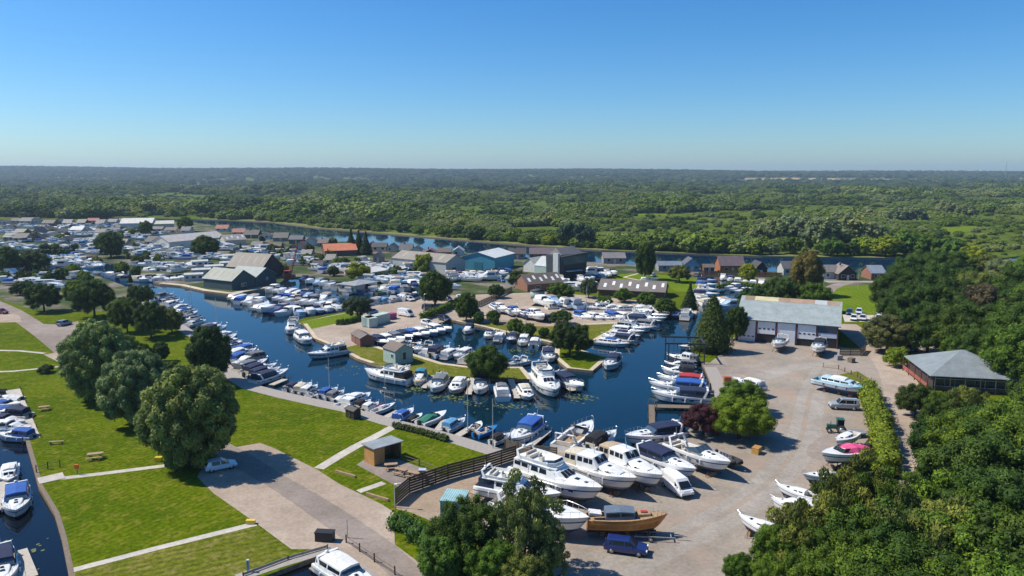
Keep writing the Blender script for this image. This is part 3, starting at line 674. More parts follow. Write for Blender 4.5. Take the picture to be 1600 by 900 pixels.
# the wood on the right, row by row from the far one
rng = random.Random(3)
tree_row('in far row of the right-hand wood', ADJ, 'trees of the right-hand wood', [
    ('wide0', 1424, 402, 13, 'dark'), ('wide1', 1452, 392, 14, 'dark'), ('wide2', 1486, 394, 14, 'dark'), ('round0', 1520, 385, 13, 'lime', 1.1), ('willow0', 1545, 398, 13, 'olive'), ('wide1', 1580, 404, 13, 'silver'), ('wide2', 1612, 402, 14, 'mid')])
tree_row('in second row of the right-hand wood', ADJ, 'trees of the right-hand wood', [
    ('wide0', 1406, 425, 13, 'dark'), ('wide1', 1436, 420, 14, 'dark'), ('wide2', 1470, 416, 14.5, 'dark'), ('round0', 1508, 418, 14, 'dark'), ('wide1', 1545, 424, 14, 'olive'), ('wide2', 1590, 422, 15, 'dark')])
tree_row('in third row of the right-hand wood', ADJ, 'trees of the right-hand wood', [
    ('wide1', 1428, 448, 13, 'dark'), ('wide2', 1462, 446, 14, 'dark'), ('wide0', 1498, 442, 14, 'deep'), ('round1', 1535, 446, 14, (0.06, 0.07, 0.03), 1.0), ('wide1', 1575, 448, 14, 'dark'), ('wide2', 1612, 450, 14, 'mid')] if False else [
    ('wide1', 1428, 448, 13, 'dark'), ('wide2', 1462, 446, 14, 'dark'), ('wide0', 1498, 442, 14, 'deep'), ('round1', 1535, 446, 14, 'brown', 1.0), ('wide1', 1575, 448, 14, 'dark'), ('wide2', 1612, 450, 14, 'mid')])
tree_row('in fourth row of the right-hand wood', ADJ, 'trees of the right-hand wood', [
    ('wide0', 1455, 478, 11.5, 'dark'), ('wide1', 1492, 476, 12.5, 'dark'), ('wide2', 1530, 476, 13, 'dark'), ('round2', 1570, 478, 13, 'mid'), ('wide0', 1610, 482, 14, 'dark')])
tree_row('in row behind the hip-roofed pavilion', ADJ, 'trees behind the hip-roofed pavilion', [
    ('wide1', 1520, 506, 9.5, 'mid'), ('wide2', 1558, 510, 10.5, 'dark'), ('round1', 1600, 508, 13, 'mid')])
tree_row('beside and below the pavilion', ADJ, 'trees beside the pavilion', [
    ('wide2', 1434, 602, 5.6, 'deep', 1.05), ('wide1', 1478, 616, 7.0, 'dark', .9), ('birch0', 1512, 610, 8.0, 'olive', 1.1), ('wide2', 1640, 566, 11, 'dark', .8), ('wide1', 1556, 640, 8.5, 'dark'), ('round2', 1635, 604, 11, 'mid')])
tree_row('in row below the pavilion trees', ADJ, 'trees below the pavilion', [
    ('round1', 1470, 650, 8.5, 'dark', .9), ('wide0', 1512, 652, 9.5, 'mid'), ('wide2', 1556, 662, 10, 'dark'), ('wide1', 1600, 640, 12, 'mid')])
tree_row('in row above the foreground wood', ADJ, 'trees above the foreground wood', [
    ('round1', 1490, 698, 8.5, 'dark', .95), ('wide0', 1530, 700, 10.5, 'dark'), ('wide2', 1585, 690, 12, 'dark')])
tree_row('in back row of the foreground wood', ADJ, 'trees of the foreground wood', [
    ('birch0', 1318, 742, 9.5, 'olive', .85), ('birch1', 1352, 728, 11.0, 'olive', .95), ('birch0', 1394, 745, 10.5, 'mid', 1.0), ('wide1', 1512, 758, 11, 'mid'), ('wide2', 1570, 752, 12, 'dark')])
tree_row('in front row of the foreground wood', ADJ, 'trees of the foreground wood', [
    ('round1', 1158, 866, 3.6, 'mid', 1.0), ('wide2', 1226, 822, 6.5, 'mid', .8), ('birch1', 1275, 782, 9.5, 'olive', 1.05), ('wide0', 1336, 812, 9, 'mid', .9), ('wide1', 1400, 800, 10.5, 'dark', .9), ('birch0', 1462, 790, 11, 'olive', 1.3), ('wide2', 1530, 822, 11, 'mid'), ('round0', 1592, 815, 12, 'dark')])
tree_row('along the bottom edge of the foreground wood', ADJ, 'trees of the foreground wood', [
    ('wide1', 1212, 874, 4.6, 'mid', .9), ('wide2', 1290, 868, 7, 'mid', .9), ('round2', 1370, 866, 9, 'mid'), ('wide0', 1450, 872, 9.5, 'dark'), ('wide1', 1520, 876, 9.5, 'mid'), ('wide2', 1600, 872, 10, 'mid')])
# bottom middle clump
tree('wide1', 728, 784, 7.4, (0.05, 0.085, 0.012), 'tree', None, 'broad dark tree beside the small blue shed roof', wide=.88)
tree('birch1', 820, 756, 10.0, (0.14, 0.165, 0.05), 'birch_tree', None, 'drooping grey-green birch in front of the parked cruisers', wide=.88)
tree('birch0', 858, 826, 6.0, (0.115, 0.15, 0.05), 'birch_tree', None, 'shorter drooping birch right of the grey-green birch', wide=.85)
tree('wide2', 775, 850, 5.0, 'mid', 'tree', None, 'mid green tree at the bottom between dark tree and birch')
tree('round2', 690, 838, 5.0, (0.07, 0.13, 0.018), 'tree', None, 'fresh green shrub tree above the bend of the road')
tree('wide0', 815, 872, 4.5, 'olive', 'tree', None, 'dark tree cut by the bottom edge below the birch')
# the far bank, trees one can tell apart
tree_row('on the far river bank', ADJ, 'trees along the far river bank', [(f'far{i % 4}' if c != 'silver' else f'farwillow{i % 2}', x, y, h, c, w_) for i, (x, y, h, c, w_) in enumerate([
    (330, 326, 8, 'mid', 1.2), (352, 322, 10, 'bright', 1.2), (390, 318, 11, 'dark', 1.2), (412, 322, 9, 'silver', 1.3), (440, 330, 8, 'mid', 1.3), (470, 334, 8, 'bright', 1.2), (486, 337, 8, 'lime', 1.1), (512, 337, 10, 'mid', 1.3), (538, 342, 9, 'dark', 1.4), (566, 346, 8, 'bright', 1.3),
    (596, 350, 8, 'mid', 1.3), (628, 350, 9, 'dark', 1.3), (655, 357, 8, 'mid', 1.2), (690, 358, 9, 'bright', 1.3), (716, 360, 10, 'dark', 1.1), (742, 347, 12, 'dark', 1.3), (768, 362, 8, 'mid', 1.3), (800, 366, 9, 'bright', 1.3), (830, 368, 8, 'mid', 1.3),
    (888, 334, 18, 'blue', .9), (912, 334, 18, 'blue', .9), (860, 370, 8, 'bright', 1.3), (900, 374, 7, 'mid', 1.4), (945, 375, 8, 'bright', 1.3), (975, 372, 8, 'mid', 1.4), (1035, 376, 8, 'bright', 1.3), (1065, 372, 10, 'dark', 1.3), (1095, 370, 11, 'mid', 1.3), (1125, 376, 9, 'dark', 1.3), (1150, 370, 10, 'dark', 1.3),
    (1180, 372, 10, 'bright', 1.3), (1205, 378, 8, 'silver', 1.3), (1235, 366, 12, 'mid', 1.3), (1298, 372, 12, 'mid', 1.3), (1330, 384, 9, 'dark', 1.3), (1352, 366, 13, 'bright', 1.2), (1384, 360, 14, 'lime', 1.3), (1415, 350, 17, 'mid', 1.2), (1445, 360, 15, 'mid', 1.2), (1480, 372, 14, 'mid', 1.2)])], foot=True)
tree_row('in the big willow clump past the river', ADJ, 'willows standing out beyond the river', [(f'farwillow{i % 2}', x, y, h, 'silver', 1.2) for i, (x, y, h) in enumerate([
    (1210, 340, 15), (1236, 332, 17), (1262, 336, 17), (1290, 336, 19), (1322, 332, 20), (1345, 338, 18), (1190, 350, 13), (1365, 345, 15), (1480, 313, 16), (1510, 318, 15), (1430, 320, 15), (1402, 322, 14)])])
tree_row('along the marsh edge behind the village', ADJ, 'trees behind the far village', [(f'far{i % 4}', x, y, h, c, 1.1) for i, (x, y, h, c) in enumerate([
    (88, 313, 15, 'dark'), (110, 322, 9, 'silver'), (150, 312, 13, 'lime'), (133, 318, 11, 'bright'), (182, 306, 16, 'mid'), (212, 316, 12, 'dark'), (232, 316, 13, 'dark'), (206, 318, 9, 'bright'), (270, 324, 9, 'bright'), (250, 314, 11, 'mid'), (310, 320, 9, 'mid'), (62, 318, 9, 'mid'), (300, 326, 7, 'lime')])])
# small trees and shrubs dotted through the village
rs = random.Random(11); items = []
for x0, y0, x1, y1, n in ((6, 350, 240, 380, 26), (0, 396, 150, 440, 24), (180, 380, 250, 436, 11), (350, 366, 520, 392, 22), (490, 395, 640, 425, 10), (420, 392, 520, 412, 9), (640, 404, 700, 425, 4)):
    for i in range(n): items.append((rs.choice(['far0', 'far1', 'far2', 'farcone', 'far3']), rs.uniform(x0, x1), rs.uniform(y0, y1), rs.uniform(3.0, 5.5), rs.choice(['mid', 'dark', 'dark', 'bright', 'deep', 'olive'])))
rows = {}
for it in items: rows.setdefault(int((it[2] - 350) // 18), []).append(it)
for k, its in sorted(rows.items()):
    wh = {0: 'among the farthest village roofs', 1: 'among the huts below the far roofs', 2: 'between the far huts and yards', 3: 'among the middle village moorings', 4: 'among the nearer village moorings'}[min(4, k)]
    tree_row(wh, {k_: v.replace('tree', 'garden tree') for k_, v in ADJ.items()}, 'small garden trees of the village', its, 'garden_tree')

def hedge(name, pts, wd, h, colr, label, lab_cat='hedge', n=4000, size=0.22, dens=1.0, mat='foliage'):
    l = [P(*p).xy for p in pts]; lob = []; rg = random.Random(len(pts) * 7 + int(pts[0][0])); base = l[0]
    for a, b in zip(l[:-1], l[1:]):
        k = max(1, int((b - a).length / (wd * 0.36)))
        for i in range(k):
            q = a.lerp(b, (i + .5) / k)
            for s in (-1, 1):
                rr = wd * rg.uniform(.26, .36); lob.append(((q.x - base.x + rg.uniform(-.15, .15) * wd + s * wd * .14, q.y - base.y + s * wd * .14 * rg.uniform(-1, 1), h - rr * rg.uniform(.85, 1.15)), rr))
                if h > rr * 2.1: lob.append(((q.x - base.x + s * wd * .2, q.y - base.y + rg.uniform(-.2, .2) * wd, (h - rr) * .5), rr * 1.02))
    me = leaf_mesh(name, lob, n, size, len(lob))
    o = bpy.data.objects.new(name, me); COL.objects.link(o); o.location = (base.x, base.y, 0); g = GREEN[colr] if isinstance(colr, str) else colr; o.color = tuple(g) + (1,)
    tag(o, label, lab_cat); return o
hedge('hedge', [(1352, 618), (1362, 640), (1372, 672), (1380, 705), (1384, 745)], 3.4, 3.4, (0.13, 0.17, 0.012), 'long yellow-green hedge between the yard and the track', n=15000, size=.24)
hedge('hedge', [(618, 822), (650, 838), (676, 862), (700, 905)], 2.6, 2.0, (0.06, 0.115, 0.018), 'green hedge along the bend of the bottom road', n=8000)
hedge('hedge', [(1205, 452), (1150, 446), (1120, 452)], 2.2, 1.8, 'mid', 'low hedge at the end of the north-east basin', n=1500, size=.35)
hedge('hedge', [(660, 500), (690, 489), (712, 478)], 2.2, 2.2, 'mid', 'green hedge between the gravel park and the white boats', n=2600, size=.3)
hedge('hedge', [(528, 508), (548, 505), (566, 500)], 1.8, 1.6, (0.05, 0.09, 0.016), 'clipped hedge along the mown lawn by the container', n=1800, size=.25)
hedge('hedge', [(616, 668), (650, 676), (700, 690)], 1.1, 1.0, (0.065, 0.085, 0.025), 'rough scrubby hedge beside the boardwalk above the shelter', n=3500, size=.18)
hedge('hedge', [(0, 398), (60, 398), (115, 397)], 4, 3.0, 'deep', 'long dark hedge behind the far left basin', n=2500, size=.5)

# ---- the woodland beyond the river: one mass of instanced trees
def woodland():
    rg = np.random.default_rng(5); pts = []; attr = []
    riv = [r for r in REG if r[0] == 'river'][0][2]; mead = [r[2] for r in REG if r[0] == 'meadow']
    marsh = [r for r in REG if r[0] == 'marsh'][0][2]
    def fnoise(x, y, s): return math.sin(x * s + 1.3 * math.sin(y * s * 1.7)) * math.cos(y * s * 1.31 + 1.1 * math.sin(x * s * 0.8))
    def add(y0, y1, n, h0, h1, thresh, sc):
        for _ in range(n):
            y = math.sqrt(rg.uniform(y0 * y0, y1 * y1)); x = rg.uniform(-.78, .78) * y
            if sc < 2:
                if not inside(marsh, x, y) or inside(riv, x, y) or inside(riv, x, y - 9) or any(inside(m, x, y) for m in mead): continue
                k_ = 1.0 if y < 1300 else .45
                f = fnoise(x, y * .8, .015 * k_) + .6 * fnoise(x + 300, y, .043 * k_)
                if f < thresh + rg.normal(0, .12):
                    if rg.random() < .80: continue
                    hh = rg.uniform(1.5, 4)
                else: hh = h0 + (h1 - h0) * min(1.3, max(0, (f - thresh) * .55 + max(0, fnoise(x - 90, y + 50, .011)) * .6)) * rg.uniform(.6, 1.2)
            else:
                if field_at(x, y) or (1080 < x * 3480 / y < 1920 and 2900 < y < 3700 and rg.random() < .85): continue
                hh = rg.uniform(h0, h1)
            z = hill_h(x, y) + 0 if y > 2750 else 0
            pts.append((x, y, max(z, 0) - 0.4 if z <= 0 else z)); attr.append((hh / 9.0, int(rg.integers(0, 6)), rg.uniform(0, 6.28)))
    add(330, 620, 9500, 2.2, 9, -.05, 1); add(620, 1300, 12000, 2.8, 13, -.05, 1); add(1300, 2700, 12000, 5, 17, -.25, 1); add(2600, 5600, 9000, 12, 20, 0, 2)
    me = bpy.data.meshes.new('woodland'); me.from_pydata(pts, [], []); A = np.array(attr, np.float32)
    for nm, c, ty in (('sc', 0, 'FLOAT'), ('rot', 2, 'FLOAT')):
        a = me.attributes.new(nm, ty, 'POINT'); a.data.foreach_set('value', A[:, c].copy())
    a = me.attributes.new('knd', 'INT', 'POINT'); a.data.foreach_set('value', A[:, 1].astype(np.int32))
    o = bpy.data.objects.new('woodland', me); COL.objects.link(o); o['kind'] = 'stuff'
    ng = bpy.data.node_groups.new('woodland', 'GeometryNodeTree')
    ng.interface.new_socket('Geometry', in_out='INPUT', socket_type='NodeSocketGeometry'); ng.interface.new_socket('Geometry', in_out='OUTPUT', socket_type='NodeSocketGeometry')
    gi = ng.nodes.new('NodeGroupInput'); go = ng.nodes.new('NodeGroupOutput'); jn = ng.nodes.new('GeometryNodeJoinGeometry')
    def named(nm, ty):
        n = ng.nodes.new('GeometryNodeInputNamedAttribute'); n.data_type = ty; n.inputs['Name'].default_value = nm; return n.outputs['Attribute']
    keys = ['far0', 'far1', 'far2', 'far3', 'farwillow0', 'farwillow1']
    for k, key in enumerate(keys):
        # first tree standing in the scene that wears this crown lends its shape
        src = next(ob for ob in COL.objects if ob.type == 'MESH' and ob.data == PROTO[key][0])
        oi = ng.nodes.new('GeometryNodeObjectInfo'); oi.inputs['Object'].default_value = src; oi.inputs['As Instance'].default_value = False; oi.transform_space = 'ORIGINAL'
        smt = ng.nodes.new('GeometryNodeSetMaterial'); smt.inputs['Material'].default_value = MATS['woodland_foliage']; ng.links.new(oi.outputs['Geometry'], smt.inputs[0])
        g2i = ng.nodes.new('GeometryNodeGeometryToInstance'); ng.links.new(smt.outputs[0], g2i.inputs[0])
        ip = ng.nodes.new('GeometryNodeInstanceOnPoints'); ng.links.new(gi.outputs[0], ip.inputs['Points']); ng.links.new(smt.outputs[0], ip.inputs['Instance'])
        cmp_ = ng.nodes.new('FunctionNodeCompare'); cmp_.data_type = 'INT'; cmp_.operation = 'EQUAL'
        ii = [i for i in cmp_.inputs if i.type == 'INT']; ng.links.new(named('knd', 'INT'), ii[0]); ii[1].default_value = k
        ng.links.new(cmp_.outputs[0], ip.inputs['Selection'])
        cx = ng.nodes.new('ShaderNodeCombineXYZ'); ng.links.new(named('rot', 'FLOAT'), cx.inputs[2])
        ng.links.new(cx.outputs[0], ip.inputs['Rotation'])
        cs = ng.nodes.new('ShaderNodeCombineXYZ'); s_ = named('sc', 'FLOAT'); mu = ng.nodes.new('ShaderNodeMath'); mu.operation = 'MULTIPLY'; mu.inputs[1].default_value = 1.5; ng.links.new(s_, mu.inputs[0])
        ng.links.new(mu.outputs[0], cs.inputs[0]); ng.links.new(mu.outputs[0], cs.inputs[1]); ng.links.new(s_, cs.inputs[2]); ng.links.new(cs.outputs[0], ip.inputs['Scale'])
        ng.links.new(ip.outputs[0], jn.inputs[0])
    ng.links.new(jn.outputs[0], go.inputs[0])
    md = o.modifiers.new('scatter', 'NODES'); md.node_group = ng
woodland()
# the air
hz = MB().box((0, 3600, 56), (14000, 7600, 120)).build('haze', []); struct(hz, 'stuff')
hm = bpy.data.materials.new('haze'); hm.use_nodes = True; ht = hm.node_tree; ht.nodes.clear()
pv = ht.nodes.new('ShaderNodeVolumePrincipled'); pv.inputs['Color'].default_value = (0.62, 0.80, 1.0, 1); pv.inputs['Density'].default_value = 1.0e-4; pv.inputs['Anisotropy'].default_value = 0.2
ho = ht.nodes.new('ShaderNodeOutputMaterial'); ht.links.new(pv.outputs[0], ho.inputs['Volume']); hz.data.materials.clear(); hz.data.materials.append(hm)
# ------------------------------------------------------------------ boats (built bow to +X, waterline at z = 0)
def hull_fn(L, B, H, bowp=2.3, bow_rise=0.35, fine=0.5, sternw=0.92):
    def b(t):      # half beam at the sheer, t 0 stern .. 1 bow
        if t < fine: return B / 2 * (sternw + (1 - sternw) * math.sin(t / fine * math.pi / 2))
        return B / 2 * max(0.0, 1 - ((t - fine) / (1 - fine)) ** bowp)
    def h(t): return H * (1 + bow_rise * t * t)
    return b, h
def make_hull(par, L, B, H, draft=0.5, stripe=(0.03, 0.05, 0.12), col=(0.8, 0.8, 0.78), anti='antifoul_black', bowp=2.3, bow_rise=0.35, fine=0.5, sternw=.92, well=(-.42, -.02), floor_drop=0.55, deckcol=None, deckmat='gelcoat', hullmat='gelcoat'):
    b, h = hull_fn(L, B, H, bowp, bow_rise, fine, sternw)
    ts = [0, .08, .2, .35, .5, .6, .7, .78, .85, .91, .96, 1.0]; X = lambda t, k=0: -L / 2 + L * t - k
    def ring(t, levels, s):
        out = []
        for zf, bf, rake in levels:      # zf: z as fraction (<0 draft), rake pulls low points back from the bow
            z = -draft * (1 - .75 * max(0, (t - .75) / .25) ** 2) * (-zf) if zf < 0 else h(t) * zf
            out.append((X(t) - rake * L * t ** 6, s * max(b(t) * bf * (1 - (1 - bf) * .5 * t), 0.0), z))
        return out
    lev = [(-1, 0.0, .17), (-.45, .55, .15), (.02, .86, .12), (.18, .93, .095), (.62, .98, .04), (.72, 1.0, .03), (1.0, .985, 0)]
    mb = MB()
    for s in (1, -1): mb.loft([ring(t, lev, s) for t in ts], mis=[1, 1, 2, 0, 2, 0], smooth=True)
    tr = ring(0, lev, 1) + ring(0, lev, -1)[::-1]; mb.add(tr, [list(range(len(tr)))], 0)
    hull = mb.build('hull', [hullmat, anti, 'fabric'], par, col)
    hull.data.materials[2] = stripe_mat(stripe)
    d = MB(); wa, wb = well; ta, tb = .5 + wa, .5 + wb
    rail = .93; fd = floor_drop
    st = sorted(set([0, ta, tb, .3, .5, .6, .7, .8, .88, .94, .98])); fw = [t for t in st if t >= tb]; af = [t for t in st if t <= tb]
    d.loft([[(X(t), b(t) * rail if t < .97 else b(t) * .8, h(t) - .02), (X(t), 0, h(t) + .05 * b(t)), (X(t), -b(t) * rail if t < .97 else -b(t) * .8, h(t) - .02)] for t in fw] + [[(X(.99), 0, h(1) - .02)] * 3], mi=0)
    for s in (1, -1):
        d.loft([[(X(t), s * b(t) * .985, h(t)), (X(t), s * b(t) * .80, h(t) + .01), (X(t), s * b(t) * .78, h(t) - fd)] for t in af], mi=0)
        d.loft([[(X(t), s * b(t) * .985, h(t)), (X(t), s * b(t) * rail, h(t) - .01)] for t in fw], mi=0)
    d.loft([[(X(t), b(t) * .79, h(t) - fd), (X(t), -b(t) * .79, h(t) - fd)] for t in af], mi=1)
    d.quad((X(tb), b(tb) * .79, h(tb) - fd), (X(tb), -b(tb) * .79, h(tb) - fd), (X(tb), -b(tb) * .93, h(tb)), (X(tb), b(tb) * .93, h(tb)))
    d.quad((X(0) + .02, b(0) * .8, h(0) - fd), (X(0) + .02, -b(0) * .8, h(0) - fd), (X(0) + .02, -b(0) * .8, h(0) - .02), (X(0) + .02, b(0) * .8, h(0) - .02))
    dk = d.build('deck', [deckmat, 'teak'], par, deckcol or col)
    return b, h, X
SM = {}
def stripe_mat(c):
    k = tuple(round(x, 3) for x in c)
    if k not in SM: SM[k] = plain('stripe_paint', c, 0.3)
    return SM[k]
def house(mb, st, mi=0, camber=.05, caps=True):
    """st: (x, half width low, half width top, z low, z top) from stern to bow"""
    rings = [[(x, wb, z0), (x, wt, z1 - .04), (x, wt * .9, z1), (x, 0, z1 + camber), (x, -wt * .9, z1), (x, -wt, z1 - .04), (x, -wb, z0)] for x, wb, wt, z0, z1 in st]
    mb.loft(rings, mi=mi, caps=(caps, caps), smooth=False)
def interp(st, x):
    for a, b in zip(st[:-1], st[1:]):
        if a[0] <= x <= b[0]:
            k = (x - a[0]) / max(1e-6, b[0] - a[0]); return [a[i] + (b[i] - a[i]) * k for i in range(5)]
    return list(st[-1] if x > st[-1][0] else st[0])
def side_windows(st, spans, f0, f1, par, name='window', rake=0.0, glass='dark_glass'):
    for xa, xb in spans:
        for s in (1, -1):
            mb = MB()
            def pt(x, f): q = interp(st, x); w_ = q[1] + (q[2] - q[1]) * f; return (x, s * (w_ + .015), q[3] + (q[4] - .04 - q[3]) * f)
            n = 3; lo = [pt(xa + (xb - xa) * i / n, f0) for i in range(n + 1)]; hi = [pt(xa + rake * .3 + (xb - rake - xa) * i / n, f1) for i in range(n + 1)]
            mb.loft([[a, c] for a, c in zip(lo, hi)]); mb.build(name, glass, par)
def windscreen(x0, x1, w0, w1, z0, z1, par, frame_col=(.8, .8, .78), wrap=.9, glass='blue_glass', panes=3, top_bar=True):
    """raked screen: foot at x0 (front), head at x1 (behind), side wings running back"""
    g = MB(); lo = [(x0 - wrap, w0, z0), (x0 - .12, w0 * .86, z0), (x0, w0 * .3, z0), (x0, -w0 * .3, z0), (x0 - .12, -w0 * .86, z0), (x0 - wrap, -w0, z0)]
    hi = [(x1 - wrap, w1, z1 * .3 + z0 * .7 if wrap > 1.2 else z1), (x1 - .1, w1 * .86, z1), (x1, w1 * .3, z1), (x1, -w1 * .3, z1), (x1 - .1, -w1 * .86, z1), (x1 - wrap, -w1, z1 * .3 + z0 * .7 if wrap > 1.2 else z1)]
    g.loft([lo, hi]); ws = g.build('windscreen', glass, par)
    f = MB()
    for a, c in zip(lo, hi): f.tube(a, c, .03, n=4)
    f.path(hi, .035, n=4)
    f.build('windscreen_frame', 'gelcoat', ws, frame_col)
    return ws
def bow_rail(par, b, h, X, t0=.55, hh=.55, n=6):
    mb = MB(); ts = [t0 + (.985 - t0) * i / n for i in range(n + 1)]; top = []
    for s in (1, -1):
        pts = [(X(t) + .05, s * max(b(t) * .93, .0), h(t)) for t in ts]; up = [(p[0] + .05, p[1], p[2] + hh * min(1, .25 + i * .4)) for i, p in enumerate(pts)]
        for i, (p, q) in enumerate(zip(pts, up)):
            if i: mb.tube(p, q, .016, n=4)
        mb.path(up, .02, n=4); top.append(up[-1])
    mb.tube(top[0], top[1], .02, n=4)
    mb.build('bow_rail', 'steel', par)
def portlights(par, b, h, X, ts, zf=.5, l=.5, hh=.16):
    for t in ts:
        for s in (1, -1):
            mb = MB(); k = .5 * l / 8
            a = (X(t) - l / 2, s * (b(t - .02) * .985 + .02), h(t) * zf); c = (X(t) + l / 2, s * (b(t + .02) * .985 + .02), h(t) * zf)
            mb.quad(a, c, (c[0], c[1], c[2] + hh), (a[0], a[1], a[2] + hh)); mb.build('portlight', 'dark_glass', par)
def hatch(par, pts):
    for x, y, z, a in pts: MB().box((x, y, z), (a, a, .05)).build('hatch', 'dark_glass', par)
def arch(par, x, w, z0, z1, lean=-.5, col=(.8, .8, .78), thick=.28):
    mb = MB()
    for s in (1, -1): mb.add([(x, s * w, z0), (x + thick * 1.6, s * w, z0), (x + lean + thick, s * w * .86, z1), (x + lean, s * w * .86, z1), (x, s * (w - .1), z0), (x + thick * 1.6, s * (w - .1), z0), (x + lean + thick, s * (w * .86 - .1), z1), (x + lean, s * (w * .86 - .1), z1)],
                          [(0, 1, 2, 3), (7, 6, 5, 4), (0, 4, 5, 1), (1, 5, 6, 2), (2, 6, 7, 3), (3, 7, 4, 0)])
    mb.box((x + lean + thick / 2, 0, z1), (thick, w * 1.72, .1)); mb.tube((x + lean, .2, z1), (x + lean - .1, .2, z1 + .9), .02, n=4); mb.cyl((x + lean + .1, -.1, z1 + .16), .2, .18, 10)
    mb.build('radar_arch', 'gelcoat', par, col)
def canopy(par, st, col, name='canopy', windows=True):
    mb = MB(); house(mb, st, camber=.12); c = mb.build(name, 'fabric', par, col)
    if windows:
        xs = [s[0] for s in st]; side_windows(st, [(xs[0] + .15, (xs[0] + xs[-1]) / 2 - .1), ((xs[0] + xs[-1]) / 2 + .1, xs[-1] - .15)], .45, .85, c)
    return c
def seats(par, x, w, z, col='cushion'):
    mb = MB(); mb.box((x, 0, z + .25), (.55, w * 1.5, .4)); mb.box((x - .3, 0, z + .5), (.14, w * 1.5, .5)); mb.build('bench_seat', col, par)
    mb = MB(); mb.box((x + 1.7, -w * .4, z + .35), (.5, .5, .55)); mb.box((x + 1.48, -w * .4, z + .75), (.12, .5, .5)); mb.build('helm_seat', col, par)
def fenders(par, b, h, X, ts=(.2, .45, .65), col=(.75, .75, .75)):
    for t in ts:
        for s in (1, -1): MB().tube((X(t), s * (b(t) + .1), h(t) * .3), (X(t), s * (b(t) + .1), h(t) * .78), .1, n=6).build('fender', 'gelcoat', par, col)
def swim(par, L, B, z=.25): MB().box((-L / 2 - .35, 0, z), (.8, B * .85, .1)).build('bathing_platform', 'teak', par)
WHITE = (.80, .80, .77)
def sports(L=9.6, B=3.2, open_=True):
    r = empty('sports_cruiser'); b, h, X = make_hull(r, L, B, 1.15, bowp=2.2, well=(-.40, .06), stripe=(.03, .05, .12))
    st = [(X(.54), .9, .72, 1.1, 1.66), (X(.64), .98, .78, 1.2, 1.60), (X(.76), .76, .58, 1.25, 1.5), (X(.86), .4, .28, 1.35, 1.42)]
    mb = MB(); house(mb, st, camber=.06); mb.build('coachroof', 'gelcoat', r, WHITE)
    side_windows(st, [(X(.56), X(.66)), (X(.68), X(.80))], .3, .8, r)
    windscreen(X(.62), X(.53), B * .44, B * .38, 1.5, 2.1, r, (.1, .1, .11), wrap=1.7)
    hatch(r, [(X(.72), 0, 1.6, .45), (X(.64) + .1, 0, 1.69, .35)]); arch(r, X(.14), B * .46, 1.1, 2.25); bow_rail(r, b, h, X); swim(r, L, B)
    seats(r, X(.12), B * .4, .62); portlights(r, b, h, X, (.35, .48, .62), .48, .6); fenders(r, b, h, X)
    if not open_: canopy(r, [(X(.06), B * .45, B * .36, 1.15, 2.15), (X(.3), B * .47, B * .38, 1.15, 2.3), (X(.54), B * .43, B * .36, 1.3, 2.2)], (.02, .03, .07))
    return r
def cuddy(L=7.2, B=2.6):
    r = empty('cabin_cruiser'); b, h, X = make_hull(r, L, B, .95, well=(-.40, -.02), bowp=2.0)
    st = [(X(.46), .95, .8, .95, 1.75), (X(.6), .98, .8, 1.0, 1.7), (X(.70), .85, .62, 1.05, 1.38), (X(.86), .45, .35, 1.15, 1.22)]
    mb = MB(); house(mb, st, camber=.05); mb.build('cabin', 'gelcoat', r, WHITE)
    side_windows(st, [(X(.48), X(.58)), (X(.6), X(.68))], .42, .84, r)
    windscreen(X(.52), X(.455), B * .40, B * .35, 1.66, 2.1, r, (.1, .1, .1), wrap=.8, glass='dark_glass')
    hatch(r, [(X(.74), 0, 1.36, .4)]); bow_rail(r, b, h, X, .6, .4); seats(r, X(.12), B * .38, .45)
    MB().box((X(0) - .15, 0, .75), (.35, .4, .9)).build('outboard_motor', 'black_plastic', r); fenders(r, b, h, X, (.3, .6))
    canopy(r, [(X(.08), B * .42, B * .34, .95, 1.95), (X(.28), B * .43, B * .35, .95, 2.12), (X(.47), B * .40, B * .34, 1.1, 2.12)], (.03, .06, .2))
    return r
